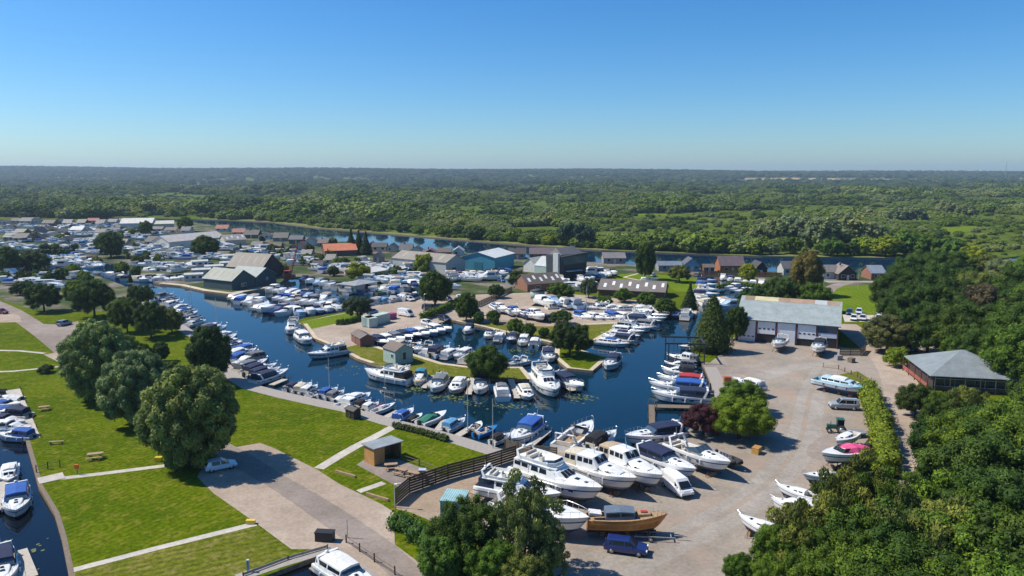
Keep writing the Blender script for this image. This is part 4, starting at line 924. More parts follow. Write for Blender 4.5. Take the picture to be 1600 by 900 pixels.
def flybridge(L=12.6, B=4.0):
    r = empty('flybridge_cruiser'); b, h, X = make_hull(r, L, B, 1.45, .7, bowp=2.2, well=(-.46, -.26), floor_drop=.7, stripe=(.04, .06, .13), anti='antifoul_black')
    st = [(X(.25), 1.62, 1.4, 1.45, 2.75), (X(.45), 1.68, 1.42, 1.5, 2.78), (X(.56), 1.6, 1.2, 1.55, 2.5), (X(.65), 1.4, .9, 1.6, 1.95), (X(.78), 1.05, .7, 1.7, 1.85), (X(.88), .5, .35, 1.78, 1.85)]
    mb = MB(); house(mb, st, camber=.06); mb.build('saloon', 'gelcoat', r, WHITE)
    side_windows(st, [(X(.27), X(.36)), (X(.37), X(.46)), (X(.47), X(.55))], .38, .84, r, rake=.2)
    g = MB()
    for y0, y1 in ((-.95, -.35), (-.3, .3), (.35, .95)):
        q0, q1 = interp(st, X(.575)), interp(st, X(.645)); g.quad((X(.575), y0 * .85, q0[4] + .07), (X(.575), y1 * .85, q0[4] + .07), (X(.645), y1, q1[4] + .07), (X(.645), y0, q1[4] + .07))
    g.build('windscreen', 'dark_glass', r)
    mb = MB(); fy = [(X(.10), 1.5, 1.55, 2.72, 2.86), (X(.26), 1.6, 1.65, 2.72, 2.9), (X(.48), 1.5, 1.45, 2.74, 2.9), (X(.54), 1.1, 1.0, 2.6, 2.75)]
    house(mb, fy, camber=.0); mb.build('flybridge_deck', 'gelcoat', r, WHITE)
    mb = MB(); pl = [(X(.14), 1.45), (X(.3), 1.52), (X(.46), 1.38), (X(.515), .8), (X(.52), 0)]; pl = pl + [(x, -y) for x, y in pl[::-1][1:]]
    mb.loft([[(x, y, 2.86), (x + .04, y * 1.04, 3.32), (x - .06, y * .97, 3.32), (x - .06, y * .94, 2.9)] for x, y in pl]); mb.build('flybridge_coaming', 'gelcoat', r, WHITE)
    mb = MB(); pts = [(x, y * .98) for x, y in pl[1:-1]]; mb.loft([[(x, y, 3.3), (x - .22, y * .94, 3.62)] for x, y in pts[1:-1]]); mb.build('flybridge_screen', 'blue_glass', r)
    seats(r, X(.2), 1.2, 2.88); arch(r, X(.12), 1.6, 2.8, 3.8, -.5); bow_rail(r, b, h, X, .5, .65, 8); swim(r, L, B)
    hatch(r, [(X(.72), 0, 1.98, .5), (X(.82), 0, 1.93, .4)]); portlights(r, b, h, X, (.45, .55, .65, .74), .55, .55); fenders(r, b, h, X, (.2, .4, .6))
    canopy(r, [(X(.05), 1.5, 1.35, 1.5, 2.68), (X(.24), 1.55, 1.45, 1.5, 2.72)], (.75, .75, .72), 'cockpit_canopy')
    return r
def river(L=10.5, B=3.4):
    r = empty('river_cruiser'); b, h, X = make_hull(r, L, B, 1.05, bowp=2.0, bow_rise=.25, fine=.62, well=(-.47, -.33), stripe=(.05, .08, .2), anti='antifoul_red')
    st = [(X(.18), 1.38, 1.2, 1.0, 1.95), (X(.5), 1.4, 1.22, 1.0, 2.0), (X(.72), 1.25, 1.05, 1.05, 1.9), (X(.78), 1.05, .8, 1.1, 1.45), (X(.86), .75, .55, 1.15, 1.3)]
    mb = MB(); house(mb, st, camber=.07); mb.build('cabin', 'gelcoat', r, WHITE)
    side_windows(st, [(X(.20), X(.30)), (X(.32), X(.42)), (X(.44), X(.54)), (X(.56), X(.70))], .42, .84, r)
    g = MB(); q0, q1 = interp(st, X(.725)), interp(st, X(.775))
    for y0, y1 in ((-.75, -.05), (.05, .75)): g.quad((X(.728), y0, q0[4] + .05), (X(.728), y1, q0[4] + .05), (X(.775), y1, q1[4] + .06), (X(.775), y0, q1[4] + .06))
    g.build('windscreen', 'dark_glass', r)
    canopy(r, [(X(.36), 1.1, 1.0, 1.95, 2.25), (X(.52), 1.1, 1.0, 1.95, 2.32), (X(.62), 1.05, .9, 1.9, 2.2)], (.70, .70, .66), 'sliding_roof', False)
    rl = MB()
    for s in (1, -1): rl.path([(X(t), s * b(t) * .93, h(t) + .35) for t in (.2, .5, .8, .95)], .018, n=4)
    rl.build('side_rail', 'steel', r); hatch(r, [(X(.82), 0, 1.44, .4)]); fenders(r, b, h, X, (.25, .5, .7), (.05, .06, .15))
    return r
def wheelhouse(L=10.4, B=3.5):
    r = empty('wheelhouse_cruiser'); b, h, X = make_hull(r, L, B, 1.3, .7, bowp=2.0, bow_rise=.4, fine=.55, well=(-.47, -.15), stripe=(.1, .12, .2), anti='antifoul_blue')
    s1 = [(X(.50), 1.2, 1.05, 1.35, 2.1), (X(.68), 1.1, .9, 1.45, 2.05), (X(.8), .7, .5, 1.6, 1.8)]
    mb = MB(); house(mb, s1); mb.build('fore_cabin', 'gelcoat', r, WHITE); side_windows(s1, [(X(.52), X(.60)), (X(.62), X(.70))], .35, .75, r)
    s2 = [(X(.22), 1.4, 1.25, 1.3, 2.85), (X(.46), 1.35, 1.2, 1.35, 2.95), (X(.53), 1.3, 1.05, 1.7, 2.15)]
    mb = MB(); house(mb, s2, camber=.08); mb.build('wheelhouse', 'gelcoat', r, WHITE); side_windows(s2, [(X(.24), X(.31)), (X(.33), X(.40)), (X(.41), X(.46))], .5, .88, r)
    g = MB(); q0, q1 = interp(s2, X(.465)), interp(s2, X(.525))
    for y0, y1 in ((-1, -.35), (-.3, .3), (.35, 1)): g.quad((X(.465), y0 * .95, q0[4] + .06), (X(.465), y1 * .95, q0[4] + .06), (X(.525), y1, q1[4] + .1), (X(.525), y0, q1[4] + .1))
    g.build('windscreen', 'dark_glass', r)
    canopy(r, [(X(.03), 1.4, 1.15, 1.3, 2.6), (X(.22), 1.45, 1.25, 1.3, 2.85)], (.5, .4, .28), 'aft_canopy')
    bow_rail(r, b, h, X, .5, .6, 8); hatch(r, [(X(.62), 0, 2.12, .45)]); MB().tube((X(.4), 0, 3), (X(.37), 0, 4.4), .04, n=5).build('mast', 'aluminium', r); fenders(r, b, h, X)
    return r
def dayboat(L=5.4, B=2.1, cover=True):
    r = empty('day_boat'); b, h, X = make_hull(r, L, B, .72, .3, bowp=2.0, well=(-.45, .12), floor_drop=.4)
    if cover: canopy(r, [(X(.03), .82, .7, .7, .8), (X(.35), .9, .6, .74, 1.2), (X(.62), .75, .4, .84, .95)], (.04, .1, .35), 'boat_cover', False)
    else: seats(r, X(.15), .75, .35)
    windscreen(X(.66), X(.60), .72, .6, .85, 1.15, r, (.1, .1, .1), wrap=.6, glass='dark_glass')
    MB().box((X(0) - .15, 0, .6), (.35, .35, .8)).build('outboard_motor', 'black_plastic', r)
    return r
def yacht(L=7.6, B=2.5, mast=True):
    r = empty('sailing_yacht'); b, h, X = make_hull(r, L, B, .9, .8, bowp=1.7, fine=.42, sternw=.72, bow_rise=.25, well=(-.44, -.16), stripe=(.04, .08, .25))
    st = [(X(.34), .72, .6, .9, 1.35), (X(.56), .72, .58, .92, 1.33), (X(.68), .5, .35, 1.0, 1.15)]
    mb = MB(); house(mb, st); mb.build('coachroof', 'gelcoat', r, WHITE); side_windows(st, [(X(.38), X(.46)), (X(.49), X(.57))], .35, .75, r)
    bow_rail(r, b, h, X, .85, .5, 2); hatch(r, [(X(.72), 0, 1.12, .4)])
    if mast:
        m = MB(); m.tube((X(.55), 0, 1.3), (X(.55), 0, 9.2), .06, .045, 6); m.tube((X(.55), -.5, 5.2), (X(.55), .5, 5.2), .02, n=4); mo = m.build('mast', 'aluminium', r)
        m = MB(); 
        for e in ((X(.98), 0, 1.1), (X(.02), 0, .9), (X(.52), b(.5), .95), (X(.52), -b(.5), .95)): m.tube((X(.55), 0, 9), e, .012, n=3)
        m.build('rigging', 'steel', mo)
        m = MB(); m.tube((X(.53), 0, 1.75), (X(.12), 0, 1.7), .05, n=5); m.build('boom', 'aluminium', r); m = MB(); m.tube((X(.53), 0, 1.85), (X(.12), 0, 1.78), .13, n=8); m.build('sail_cover', 'fabric', r, (.03, .07, .3))
    return r
def lowboat(kind, raw=False):
    """small in the picture: one mesh, same outlines"""
    L, B = {'cruiser': (9, 3.1), 'river': (10.5, 3.4), 'open': (6.5, 2.4), 'fly': (11.5, 3.7)}[kind]; H = 1.1
    b, h = hull_fn(L, B, H); X = lambda t: -L / 2 + L * t; mb = MB(); ts = [0, .3, .6, .8, .92, 1]
    for s in (1, -1): mb.loft([[(X(t) - .1 * L * t ** 6, s * b(t) * .85, -.1), (X(t) - .05 * L * t ** 6, s * b(t) * .95, h(t) * .3), (X(t), s * b(t), h(t))] for t in ts], mis=[3, 0])
    mb.quad((X(0), b(0) * .85, -.1), (X(0), -b(0) * .85, -.1), (X(0), -b(0), h(0)), (X(0), b(0), h(0)))
    mb.loft([[(X(t), b(t), h(t)), (X(t), 0, h(t) + .04), (X(t), -b(t), h(t))] for t in ts if t >= (.4 if kind != 'river' else .1)])
    mb.quad((X(0), b(0) * .95, .7), (X(0), -b(0) * .95, .7), (X(.42), -b(.4) * .95, .7), (X(.42), b(.4) * .95, .7), mi=2)
    if kind == 'river':
        st = [(X(.15), 1.4, 1.25, 1.0, 2.0), (X(.72), 1.25, 1.05, 1.05, 1.95), (X(.8), .9, .7, 1.1, 1.3)]; wn = [(X(.2), X(.42)), (X(.46), X(.68))]
    elif kind == 'fly':
        st = [(X(.2), 1.6, 1.4, 1.1, 2.6), (X(.5), 1.6, 1.3, 1.2, 2.6), (X(.62), 1.3, 1.0, 1.3, 1.8), (X(.82), .6, .5, 1.4, 1.6)]; wn = [(X(.24), X(.5))]
        house(mb, [(X(.15), 1.5, 1.5, 2.6, 3.1), (X(.48), 1.4, 1.3, 2.6, 3.1)], 0); house(mb, [(X(.2), 1.3, 1.3, 3.1, 3.14), (X(.4), 1.2, 1.2, 3.1, 3.14)], 2)
    else:
        st = [(X(.45), .95, .8, 1.05, 1.6), (X(.62), .95, .75, 1.1, 1.55), (X(.84), .4, .3, 1.25, 1.35)]; wn = [(X(.48), X(.72))]
        mb.add([(X(.5), 1.2, 1.3), (X(.58), 0, 1.5), (X(.5), -1.2, 1.3), (X(.44), 1.0, 2.0), (X(.47), 0, 2.05), (X(.44), -1.0, 2.0)], [(0, 1, 4, 3), (1, 2, 5, 4)], 1)
        if kind == 'cruiser': house(mb, [(X(.06), 1.35, 1.1, 1.1, 2.0), (X(.28), 1.38, 1.2, 1.1, 2.2), (X(.45), 1.2, 1.05, 1.2, 2.1)], 3)
    house(mb, st)
    for xa, xb in wn:
        for s in (1, -1):
            def pt(x, f): q = interp(st, x); return (x, s * (q[1] + (q[2] - q[1]) * f + .02), q[3] + (q[4] - .04 - q[3]) * f)
            mb.quad(pt(xa, .4), pt(xb, .4), pt(xb, .85), pt(xa, .85), mi=1)
    if raw: return mb
    r = MB.build(mb, 'small_boat', ['gelcoat', 'dark_glass', 'teak', 'fabric'])
    return r
CAN = dict(navy=(.012, .022, .07), blue=(.02, .10, .38), lightblue=(.10, .30, .50), black=(.012, .012, .015), grey=(.16, .17, .19), white=(.72, .72, .70), cream=(.58, .52, .40), red=(.42, .03, .04), green=(.02, .17, .11), pink=(.75, .09, .24), tan=(.45, .34, .22), teal=(.03, .20, .28), yellow=(.85, .50, .03))
CNAME = dict(lightblue='light blue')
BP = {}
def park_proto(k, f):
    BP[k] = f; return f
SPECS = {'sports': (lambda: sports(open_=False), 9.6, 'sports cruiser', 1.3), 'open': (lambda: sports(open_=True), 9.6, 'open sports cruiser', 1.3), 'fly': (flybridge, 12.6, 'flybridge cruiser', 1.8), 'river': (river, 10.5, 'river cruiser', 1.2),
         'wheel': (wheelhouse, 10.4, 'wheelhouse cruiser', 1.6), 'cuddy': (cuddy, 7.2, 'cabin cruiser', 1.0), 'day': (dayboat, 5.4, 'day boat', .8), 'dayopen': (lambda: dayboat(cover=False), 5.4, 'open motor boat', .8), 'yacht': (yacht, 7.6, 'sailing yacht', 1.0), 'hullyacht': (lambda: yacht(mast=False), 7.6, 'mastless yacht', 1.0)}
for k in ('cruiser', 'river', 'open', 'fly'): SPECS['low_' + k] = (lambda k=k: lowboat(k), {'cruiser': 9, 'river': 10.5, 'open': 6.5, 'fly': 11.5}[k], {'cruiser': 'canopied cruiser', 'river': 'river cruiser', 'open': 'open motor boat', 'fly': 'flybridge cruiser'}[k], 1.1)
CANP = ('canopy', 'cockpit_canopy', 'aft_canopy', 'sliding_roof', 'boat_cover', 'sail_cover')
FAB = {}
def fabric_mat(c):
    if c not in FAB: FAB[c] = plain('fabric_cloth', c, .85, 0, .1)
    return FAB[c]
def new_boat(key):
    if key not in BP: r = SPECS[key][0](); BP[key] = r; CH[key] = None; return r
    return copy_tree(BP[key])
def boat(key, loc, yaw, L=None, can=None, hullc=None, z=0.0, label=None, group=None, deckc=None, cat='boat', tilt=0):
    f, L0, word, zd = SPECS[key]; first = key not in BP; r = new_boat(key)
    s = (L or L0) / L0
    r.location = (loc[0], loc[1], z); r.rotation_euler = (tilt, 0, yaw); r.scale = (s, s * (1.0 if s > 1 else (s ** -.2)), s * (1.0 if s > .9 else (s / .9) ** -.3))
    if r.type == 'MESH':
        r.color = tuple(hullc or WHITE) + (1,)
        sl_ = r.material_slots[3]; sl_.link = 'OBJECT'; sl_.material = fabric_mat(tuple(CAN[can or 'grey']))
    for ch in r.children:
        n = ch.name.split('.')[0]
        if n in CANP and can: ch.color = CAN[can] + (1,)
        if n == 'hull': ch.color = tuple(hullc or WHITE) + (1,)
        if n == 'deck': ch.color = tuple(deckc or WHITE) + (1,)
        if n in ('cabin', 'coachroof', 'saloon', 'wheelhouse', 'fore_cabin'): ch.color = (WHITE if not deckc or n != 'coachroof' else tuple(deckc)) + (1,)
        if n in CANP and not can: ch.color = CAN['white'] + (1,)
    if label: tag(r, label, cat, group)
    return r
WZ = -0.5
def px_boat(key, stern, bow, can=None, label=None, hullc=None, deckc=None, L=None, hard=False, group=None, zd=None, cat='boat', blue=False):
    """stern, bow: where the ends of the deck are seen in the photo"""
    z0 = (1.15 if hard else WZ); dz = z0 + (zd if zd is not None else SPECS[key][3])
    a, b = P(*stern, dz), P(*bow, dz); d = b - a; m = (a + b) / 2
    LL = L or max(3.5, min(14.5, d.length))
    o = boat(key, m, math.atan2(d.y, d.x), LL, can, hullc, z0, label, group, deckc, cat)
    if blue:
        for ch in o.children:
            if ch.name.split('.')[0] == 'cabin': ch.color = (.50, .66, .72, 1)
    if hard: cradle(m, math.atan2(d.y, d.x), LL, z0, label)
    return o
CR = {}
def cradle(m, yaw, L, z0, lab):
    if 'r' not in CR:
        r = empty('boat_stand')
        for x in (-2.6, 2.2):
            for s in (1, -1):
                mb = MB(); mb.tube((x, s * 1.25, 0), (x, s * .82, 1.0), .05, n=5); mb.tube((x + .4, s * 1.3, 0), (x, s * .82, .9), .035, n=4); mb.box((x, s * .8, 1.02), (.3, .25, .08)); mb.build('prop', 'antifoul_red', r)
        for x in (-2.8, 0, 2.4):
            mb = MB(); mb.box((x, 0, .15), (.5, .9, .3)); mb.box((x, 0, .40), (.45, .6, .2)); mb.build('keel_block', 'timber', r)
        CR['r'] = r; o = r
    else: o = copy_tree(CR['r'])
    o.location = (m.x, m.y, 0); o.rotation_euler = (0, 0, yaw); s = min(1.1, L / 10); o.scale = (s, s, 1)
    tag(o, ('props and blocks under the ' + ' '.join((lab or 'boat').split()[:11])), 'boat stand', 'boat stands in the yard')
NPON = [0]
def pontoon(a, b, width, label, group=None, z=0.0, posts=True, mat='deck_boards', world=False):
    pa, pb = (Vector(a), Vector(b)) if world else (P(*a), P(*b)); d = pb - pa; L = Vector((d.x, d.y)).length
    r = empty('jetty', (pa.x, pa.y, z), math.atan2(d.y, d.x))
    MB().box((L / 2, 0, -.08), (L, width, .14)).build('deck', mat, r)
    if posts:
        n = max(1, int(L / 5))
        for i in range(n + 1):
            for s in (1, -1):
                if i == 0 and L < 9: continue
                MB().tube((L * i / n - .1, s * (width / 2 + .06), -1.4), (L * i / n - .1, s * (width / 2 + .06), .55), .09, n=6).build('post', 'old_boards', r)
    tag(r, label, 'jetty', group); return r
rb = random.Random(21)
def boat_row(desc, A, B, n, headpx, keys, cans, Lr=(7, 9), group=None, pont=0, plabel=None, stag=.4, z=WZ, hullcs=None, gaps=()):
    """n boats side by side from A to B (photo), bows towards headpx"""
    L_ = []
    for i in range(n):
        if i in gaps: continue
        t = (i + .5) / n; px = A[0] + (B[0] - A[0]) * t; py = A[1] + (B[1] - A[1]) * t
        L_.append((px, py, i))
    a, b = P(*A, z + .5), P(*B, z + .5); mid = ((A[0] + B[0]) / 2, (A[1] + B[1]) / 2)
    h = P(mid[0] + headpx[0], mid[1] + headpx[1], z + .5) - P(*mid, z + .5); yaw0 = math.atan2(h.y, h.x)
    out = []
    order = sorted(range(len(L_)), key=lambda k: L_[k][0])
    rank = {k: i + 1 for i, k in enumerate(order)}
    if abs(A[0] - B[0]) < 25:
        order = sorted(range(len(L_)), key=lambda k: -L_[k][1]); rank = {k: i + 1 for i, k in enumerate(order)}; side = 'nearest'
    else: side = 'left'
    for k, (px, py, i) in enumerate(L_):
        key = rb.choice(keys) if isinstance(keys, list) else keys; can = rb.choice(cans); L = rb.uniform(*Lr)
        if key in ('day', 'dayopen'): L = min(L, 6.2)
        hc = rb.choice(hullcs or [WHITE] * 6 + [(.72, .72, .68), (.03, .05, .14), (.70, .66, .56), (.40, .52, .66)])
        t = (i + .5) / n; p = a.lerp(b, t); f = Vector((math.cos(yaw0), math.sin(yaw0), 0)); p = p + f * rb.uniform(-stag, stag)
        flip = math.pi if rb.random() < .25 else 0
        word = SPECS[key][2]; hw = 'navy-hulled ' if hc[2] < .2 else 'white ' if hc[0] > .71 and hc[2] > .6 else 'cream ' if hc[0] > .6 else 'pale blue '
        cw = '' if key in ('open', 'dayopen', 'low_open', 'hullyacht', 'low_river', 'low_fly') else f' with {CNAME.get(can, can)} canvas'
        lab = f"{hw}{word}{cw}, {ordn(rank[k])} from {side} {desc}" if side == 'left' else f"{hw}{word}{cw}, {ordn(rank[k])} nearest {desc}"
        if len(lab.split()) > 16: lab = lab.replace(cw, '')
        out.append(boat(key, p, yaw0 + flip + rb.uniform(-.05, .05), L, can, hc, z, lab, group or 'boats moored ' + desc))
        if pont and i % pont == pont - 1:
            q = a.lerp(b, (i + 1.0) / n); f3 = Vector((f.x, f.y, 0)); Lp = Lr[0] * .9
            pontoon(q - f3 * Lp * .5, q + f3 * Lp * .5, .9, f"wooden finger jetty, {ordn(i // pont + 1)} one {desc}", 'finger jetties ' + desc, .0, True, 'deck_boards', True)
    return out
# ------------------------------------------------------------------ the boats where they lie
G1 = 'boats laid up in the yard'
px_boat('fly', (815, 722), (934, 762), 'white', 'largest white flybridge cruiser, blue-tinted windscreen, propped in the yard', hard=True, group=G1, L=13.4)
px_boat('wheel', (898, 716), (984, 746), 'cream', 'white trawler-style cruiser propped just right of the largest flybridge', hard=True, group=G1, hullc=(.75, .72, .65), L=11)
px_boat('wheel', (951, 706), (1028, 742), 'tan', 'white cruiser with tan wheelhouse canvas behind the white van', hard=True, group=G1, L=11)
px_boat('sports', (1004, 702), (1080, 733), 'navy', 'white sports cruiser with navy cockpit cover propped behind the van nose', hard=True, group=G1, L=10.2)
px_boat('open', (1056, 692), (1132, 722), 'navy', 'white open sports cruiser at right end of the propped row', hard=True, group=G1, L=10.6)
px_boat('fly', (762, 748), (862, 766), 'navy', 'white flybridge cruiser with navy canvas against the dark fence', hard=True, group=G1, L=10.8)
px_boat('open', (790, 782), (904, 812), 'black', 'white sports cruiser half hidden behind the drooping birch', hard=True, group=G1, L=12)
px_boat('hullyacht', (1338, 672), (1306, 688), 'white', 'bare white yacht hull facing the hedge beside the tractor', hard=True, group=G1, L=6.5)
px_boat('day', (1356, 702), (1282, 714), 'pink', 'low white yacht under a bright pink cover', hard=True, group=G1, L=8.2)
px_boat('hullyacht', (1306, 738), (1268, 738), 'white', 'small white yacht behind the other two by the foreground trees', hard=True, group=G1, L=5.5)
px_boat('hullyacht', (1268, 770), (1228, 758), 'white', 'small white yacht, middle one by the foreground trees', hard=True, group=G1, L=5.8)
px_boat('cuddy', (1262, 792), (1224, 782), 'white', 'small white cabin boat with windows by the foreground trees', hard=True, group=G1, L=5.8)
px_boat('yacht', (1215, 826), (1170, 808), 'white', 'small white yacht with rails nearest the foreground trees', hard=True, group=G1, L=6.3) if False else px_boat('hullyacht', (1215, 826), (1170, 808), 'white', 'small white yacht with rails nearest the foreground trees', hard=True, group=G1, L=6.3)
px_boat('open', (1228, 523), (1208, 540), 'navy', 'white sports boat on props in front of the second shed door', hard=True, group=G1, L=8.5)
px_boat('sports', (1285, 526), (1274, 550), 'black', 'white cruiser on props in front of the fourth shed door', hard=True, group=G1, L=8.8)
px_boat('river', (1283, 590), (1344, 603), 'white', 'pale blue decked river cruiser propped at the yard edge', hard=True, group=G1, hullc=(.62, .72, .76), deckc=(.20, .46, .56), L=9.6, blue=True)
px_boat('sports', (1183, 598), (1155, 590), 'white', 'white covered cruiser standing behind the green shrubs', hard=True, group=G1, L=7)
# afloat behind the yard
G2 = 'boats on the near shore of the basin'
px_boat('sports', (838, 658), (803, 686), 'blue', 'white sports cruiser with bright blue top by the end of the jetty', L=10.3, group=G2)
px_boat('open', (880, 694), (922, 663), 'tan', 'white cruiser with tan hood and arch, bow towards open water', L=11.5, group=G2)
px_boat('cuddy', (922, 696), (960, 676), 'black', 'white cabin boat right of the tan-hooded cruiser', L=8, group=G2)
px_boat('sports', (1062, 670), (982, 682), 'navy', 'white sports cruiser with navy top beside the purple shrub', L=10.5, group=G2)
# right-hand quay
G3 = 'boats on the right-hand quay'
px_boat('sports', (1108, 619), (1024, 614), 'navy', 'long white sports cruiser with navy cover nearest the purple shrub', L=11, group=G3)
px_boat('sports', (1104, 606), (1016, 599), 'blue', 'white sports cruiser with royal blue cover on the right quay', L=11, group=G3)
px_boat('sports', (1100, 594), (1030, 588), 'red', 'white cruiser with a bright red cover on the right quay', L=9.5, group=G3)
px_boat('cuddy', (1082, 581), (1040, 577), 'black', 'small boat with black canvas right below the hoist', L=7.2, group=G3)
px_boat('cuddy', (1080, 570), (1046, 568), 'grey', 'small grey-canvassed boat under the hoist beams', L=6.6, group=G3, hullc=(.1, .1, .12))
px_boat('wheel', (1080, 557), (1052, 553), 'grey', 'dark-hulled workboat lying under the hoist gantry', L=7.4, group=G3, hullc=(.05, .06, .08))
px_boat('cuddy', (1092, 539), (1066, 540), 'navy', 'small navy-canopied boat at the foot of the conifer', L=6, group=G3)
# headland front row
G4 = 'boats moored along the headland front'
px_boat('fly', (634, 586), (576, 576), 'black', 'white aft-cabin cruiser with black canvas lying along the headland', L=11.8, group=G4)
px_boat('cuddy', (661, 580), (650, 601), 'teal', 'small boat with yellow deck and teal canopy', L=7.6, group=G4, deckc=CAN['yellow'])
px_boat('sports', (693, 586), (676, 608), 'grey', 'white cruiser with grey canopy right of the yellow-decked boat', L=8.8, group=G4)
px_boat('river', (724, 587), (706, 611), 'white', 'cream river cruiser with white roof in the headland row', L=9, group=G4, hullc=(.62, .56, .47))
px_boat('sports', (754, 585), (748, 614), 'navy', 'white sports cruiser with navy hood below the round tree', L=9.2, group=G4)
px_boat('river', (787, 619), (781, 594), 'grey', 'white cruiser seen from astern in the headland row', L=9, group=G4)
px_boat('river', (814, 596), (829, 622), 'cream', 'white low cruiser left of the big flybridge cruiser', L=8.2, group=G4)
px_boat('fly', (838, 577), (872, 615), 'white', 'big white flybridge cruiser at the tip of the headland', L=13.8, group=G4)
px_boat('sports', (872, 586), (910, 604), 'navy', 'white sports cruiser with navy screen outside the big flybridge', L=9.8, group=G4)
px_boat('fly', (529, 542), (492, 548), 'black', 'dark-hulled cruiser with big black hood at the gravel quay', L=9.5, group=G4, hullc=(.75, .75, .74))
px_boat('fly', (462, 499), (450, 517), 'white', 'white flybridge cruiser by the corner of the mown lawn', L=10, group=G4)
px_boat('sports', (466, 519), (485, 534), 'white', 'white cruiser moored at the gravel quay below the lawn', L=10, group=G4)
px_boat('sports', (965, 553), (946, 575), 'navy', 'white cruiser with navy hood at the lawn tip jetty', L=9.5, group=G4)
px_boat('sports', (854, 541), (862, 565), 'navy', 'white cruiser with navy canopy lying off the lawn tip', L=8.5, group=G4)
px_boat('sports', (1012, 604), (1060, 604), 'white', 'x', L=8) if False else None
# bottom left and bottom dock
G5 = 'boats in the left creek'
px_boat('river', (16, 719), (12, 748), 'white', 'white cabin boat moored at the left creek footbridge', L=6.6, group=G5)
px_boat('sports', (27, 758), (24, 798), 'blue', 'white cruiser with blue screen beside the left creek pontoon', L=8.6, group=G5)
px_boat('sports', (-2, 858), (6, 905), 'navy', 'cruiser bow cut by the bottom left corner', L=8.5, group=G5)
px_boat('sports', (518, 878), (572, 912), 'white', 'white cruiser roof entering the dock at the bottom edge', L=9, group='boats in the bottom dock')
boat_row('at the left creek pier', (8, 620), (22, 688), 7, (20, 1), ['cuddy', 'day', 'cuddy', 'yacht' if False else 'cuddy'], ['navy', 'blue', 'grey', 'white'], (6, 7.5), 'boats at the left creek pier', 0)
# the long row on the grass quay: built leg by leg
KQ = ['cuddy', 'cuddy', 'sports', 'day', 'cuddy', 'open', 'river']
for desc, A, B, n, hp, can, Lr in (('in top stretch of the grass quay', (254, 462), (312, 508), 9, (26, -6), ['navy', 'blue', 'white', 'grey'], (7, 8.5)),
                              ('in second stretch of the grass quay', (322, 508), (366, 545), 8, (26, -7), ['white', 'navy', 'cream', 'grey'], (7, 9)),
                              ('in third stretch of the grass quay', (370, 549), (397, 576), 5, (28, -8), ['white', 'navy', 'grey', 'blue'], (7.5, 9)),
                              ('in fourth stretch of the grass quay', (402, 579), (426, 593), 3, (28, -8), ['red', 'black', 'navy'], (7.5, 9))):
    boat_row(desc, A, B, n, hp, KQ, can, Lr, None, 2)
G6 = 'boats stern-on to the grass quay'
for k, s, b_, c, lab, kw in (
    ('sports', (444, 603), (463, 595), 'grey', 'white sports cruiser with dark hood left in the grass quay row', {}),
    ('cuddy', (462, 611), (487, 597), 'cream', 'white cabin boat with cream top in the grass quay row', {}),
    ('open', (480, 614), (505, 604), 'white', 'small open white cruiser next to the cream-topped boat', {}),
    ('cuddy', (500, 616), (528, 604), 'blue', 'white boat under a sloping blue cover in the quay row', {}),
    ('river', (537, 628), (572, 614), 'white', 'white river launch with long white roof in the quay row', dict(L=8.4)),
    ('cuddy', (555, 632), (580, 622), 'black', 'dark low boat tucked beside the white-roofed launch', dict(hullc=(.06, .07, .09))),
    ('cuddy', (450, 606), (472, 595), 'navy', 'white boat with navy hood between dark-hooded and cream-topped ones', {}),
    ('cuddy', (472, 613), (496, 600), 'white', 'white-covered boat between cream-topped and small open cruiser', {}),
    ('cuddy', (512, 620), (538, 608), 'grey', 'grey-covered boat right of the sloping blue cover', {}),
    ('day', (524, 624), (546, 614), 'white', 'small white-covered boat beside the long-roofed launch', {}),
    ('cuddy', (568, 637), (592, 626), 'white', 'white-topped boat tight against the sailing yacht', {}),
    ('yacht', (582, 640), (618, 627), 'red', 'white sailing yacht with tall leaning mast at the quay', {}),
    ('sports', (617, 650), (646, 634), 'blue', 'white cruiser with bright blue hood right of the yacht', {}),
    ('day', (638, 654), (660, 644), 'black', 'small dark runabout with black cover in the quay row', dict(hullc=(.08, .08, .09))),
    ('cuddy', (694, 668), (727, 652), 'lightblue', 'white cruiser with sky blue canopy at the quay', {}),
    ('dayopen', (735, 672), (752, 657), 'green', 'little open boat with green fittings left of the bright blue dinghy', dict(hullc=(.12, .2, .16), L=4.6)),
    ('dayopen', (748, 675), (772, 666), 'blue', 'bright blue open dinghy at the quay', dict(hullc=(.03, .2, .5), deckc=(.03, .2, .5), L=5)),
    ('cuddy', (768, 686), (798, 674), 'black', 'white and black cabin boat at the quay end', {})):
    px_boat(k, s, b_, c, lab, group=G6, **kw)
px_boat('day', (662, 658), (692, 646), 'green', 'flat boat under a green cover in the quay row', group=G6, L=6.6)
for i, (a, b_) in enumerate([((424, 601), (446, 592)), ((596, 655), (624, 641)), ((640, 664), (0, 0)), ((684, 672), (697, 655)), ((712, 682), (737, 667)), ((822, 700), (856, 672))]):
    if b_ == (0, 0): continue
    pontoon(a, b_, 1.3, f"wooden finger jetty on the grass quay, {ordn(i + 1)} from left of the near ones", 'finger jetties on the grass quay')
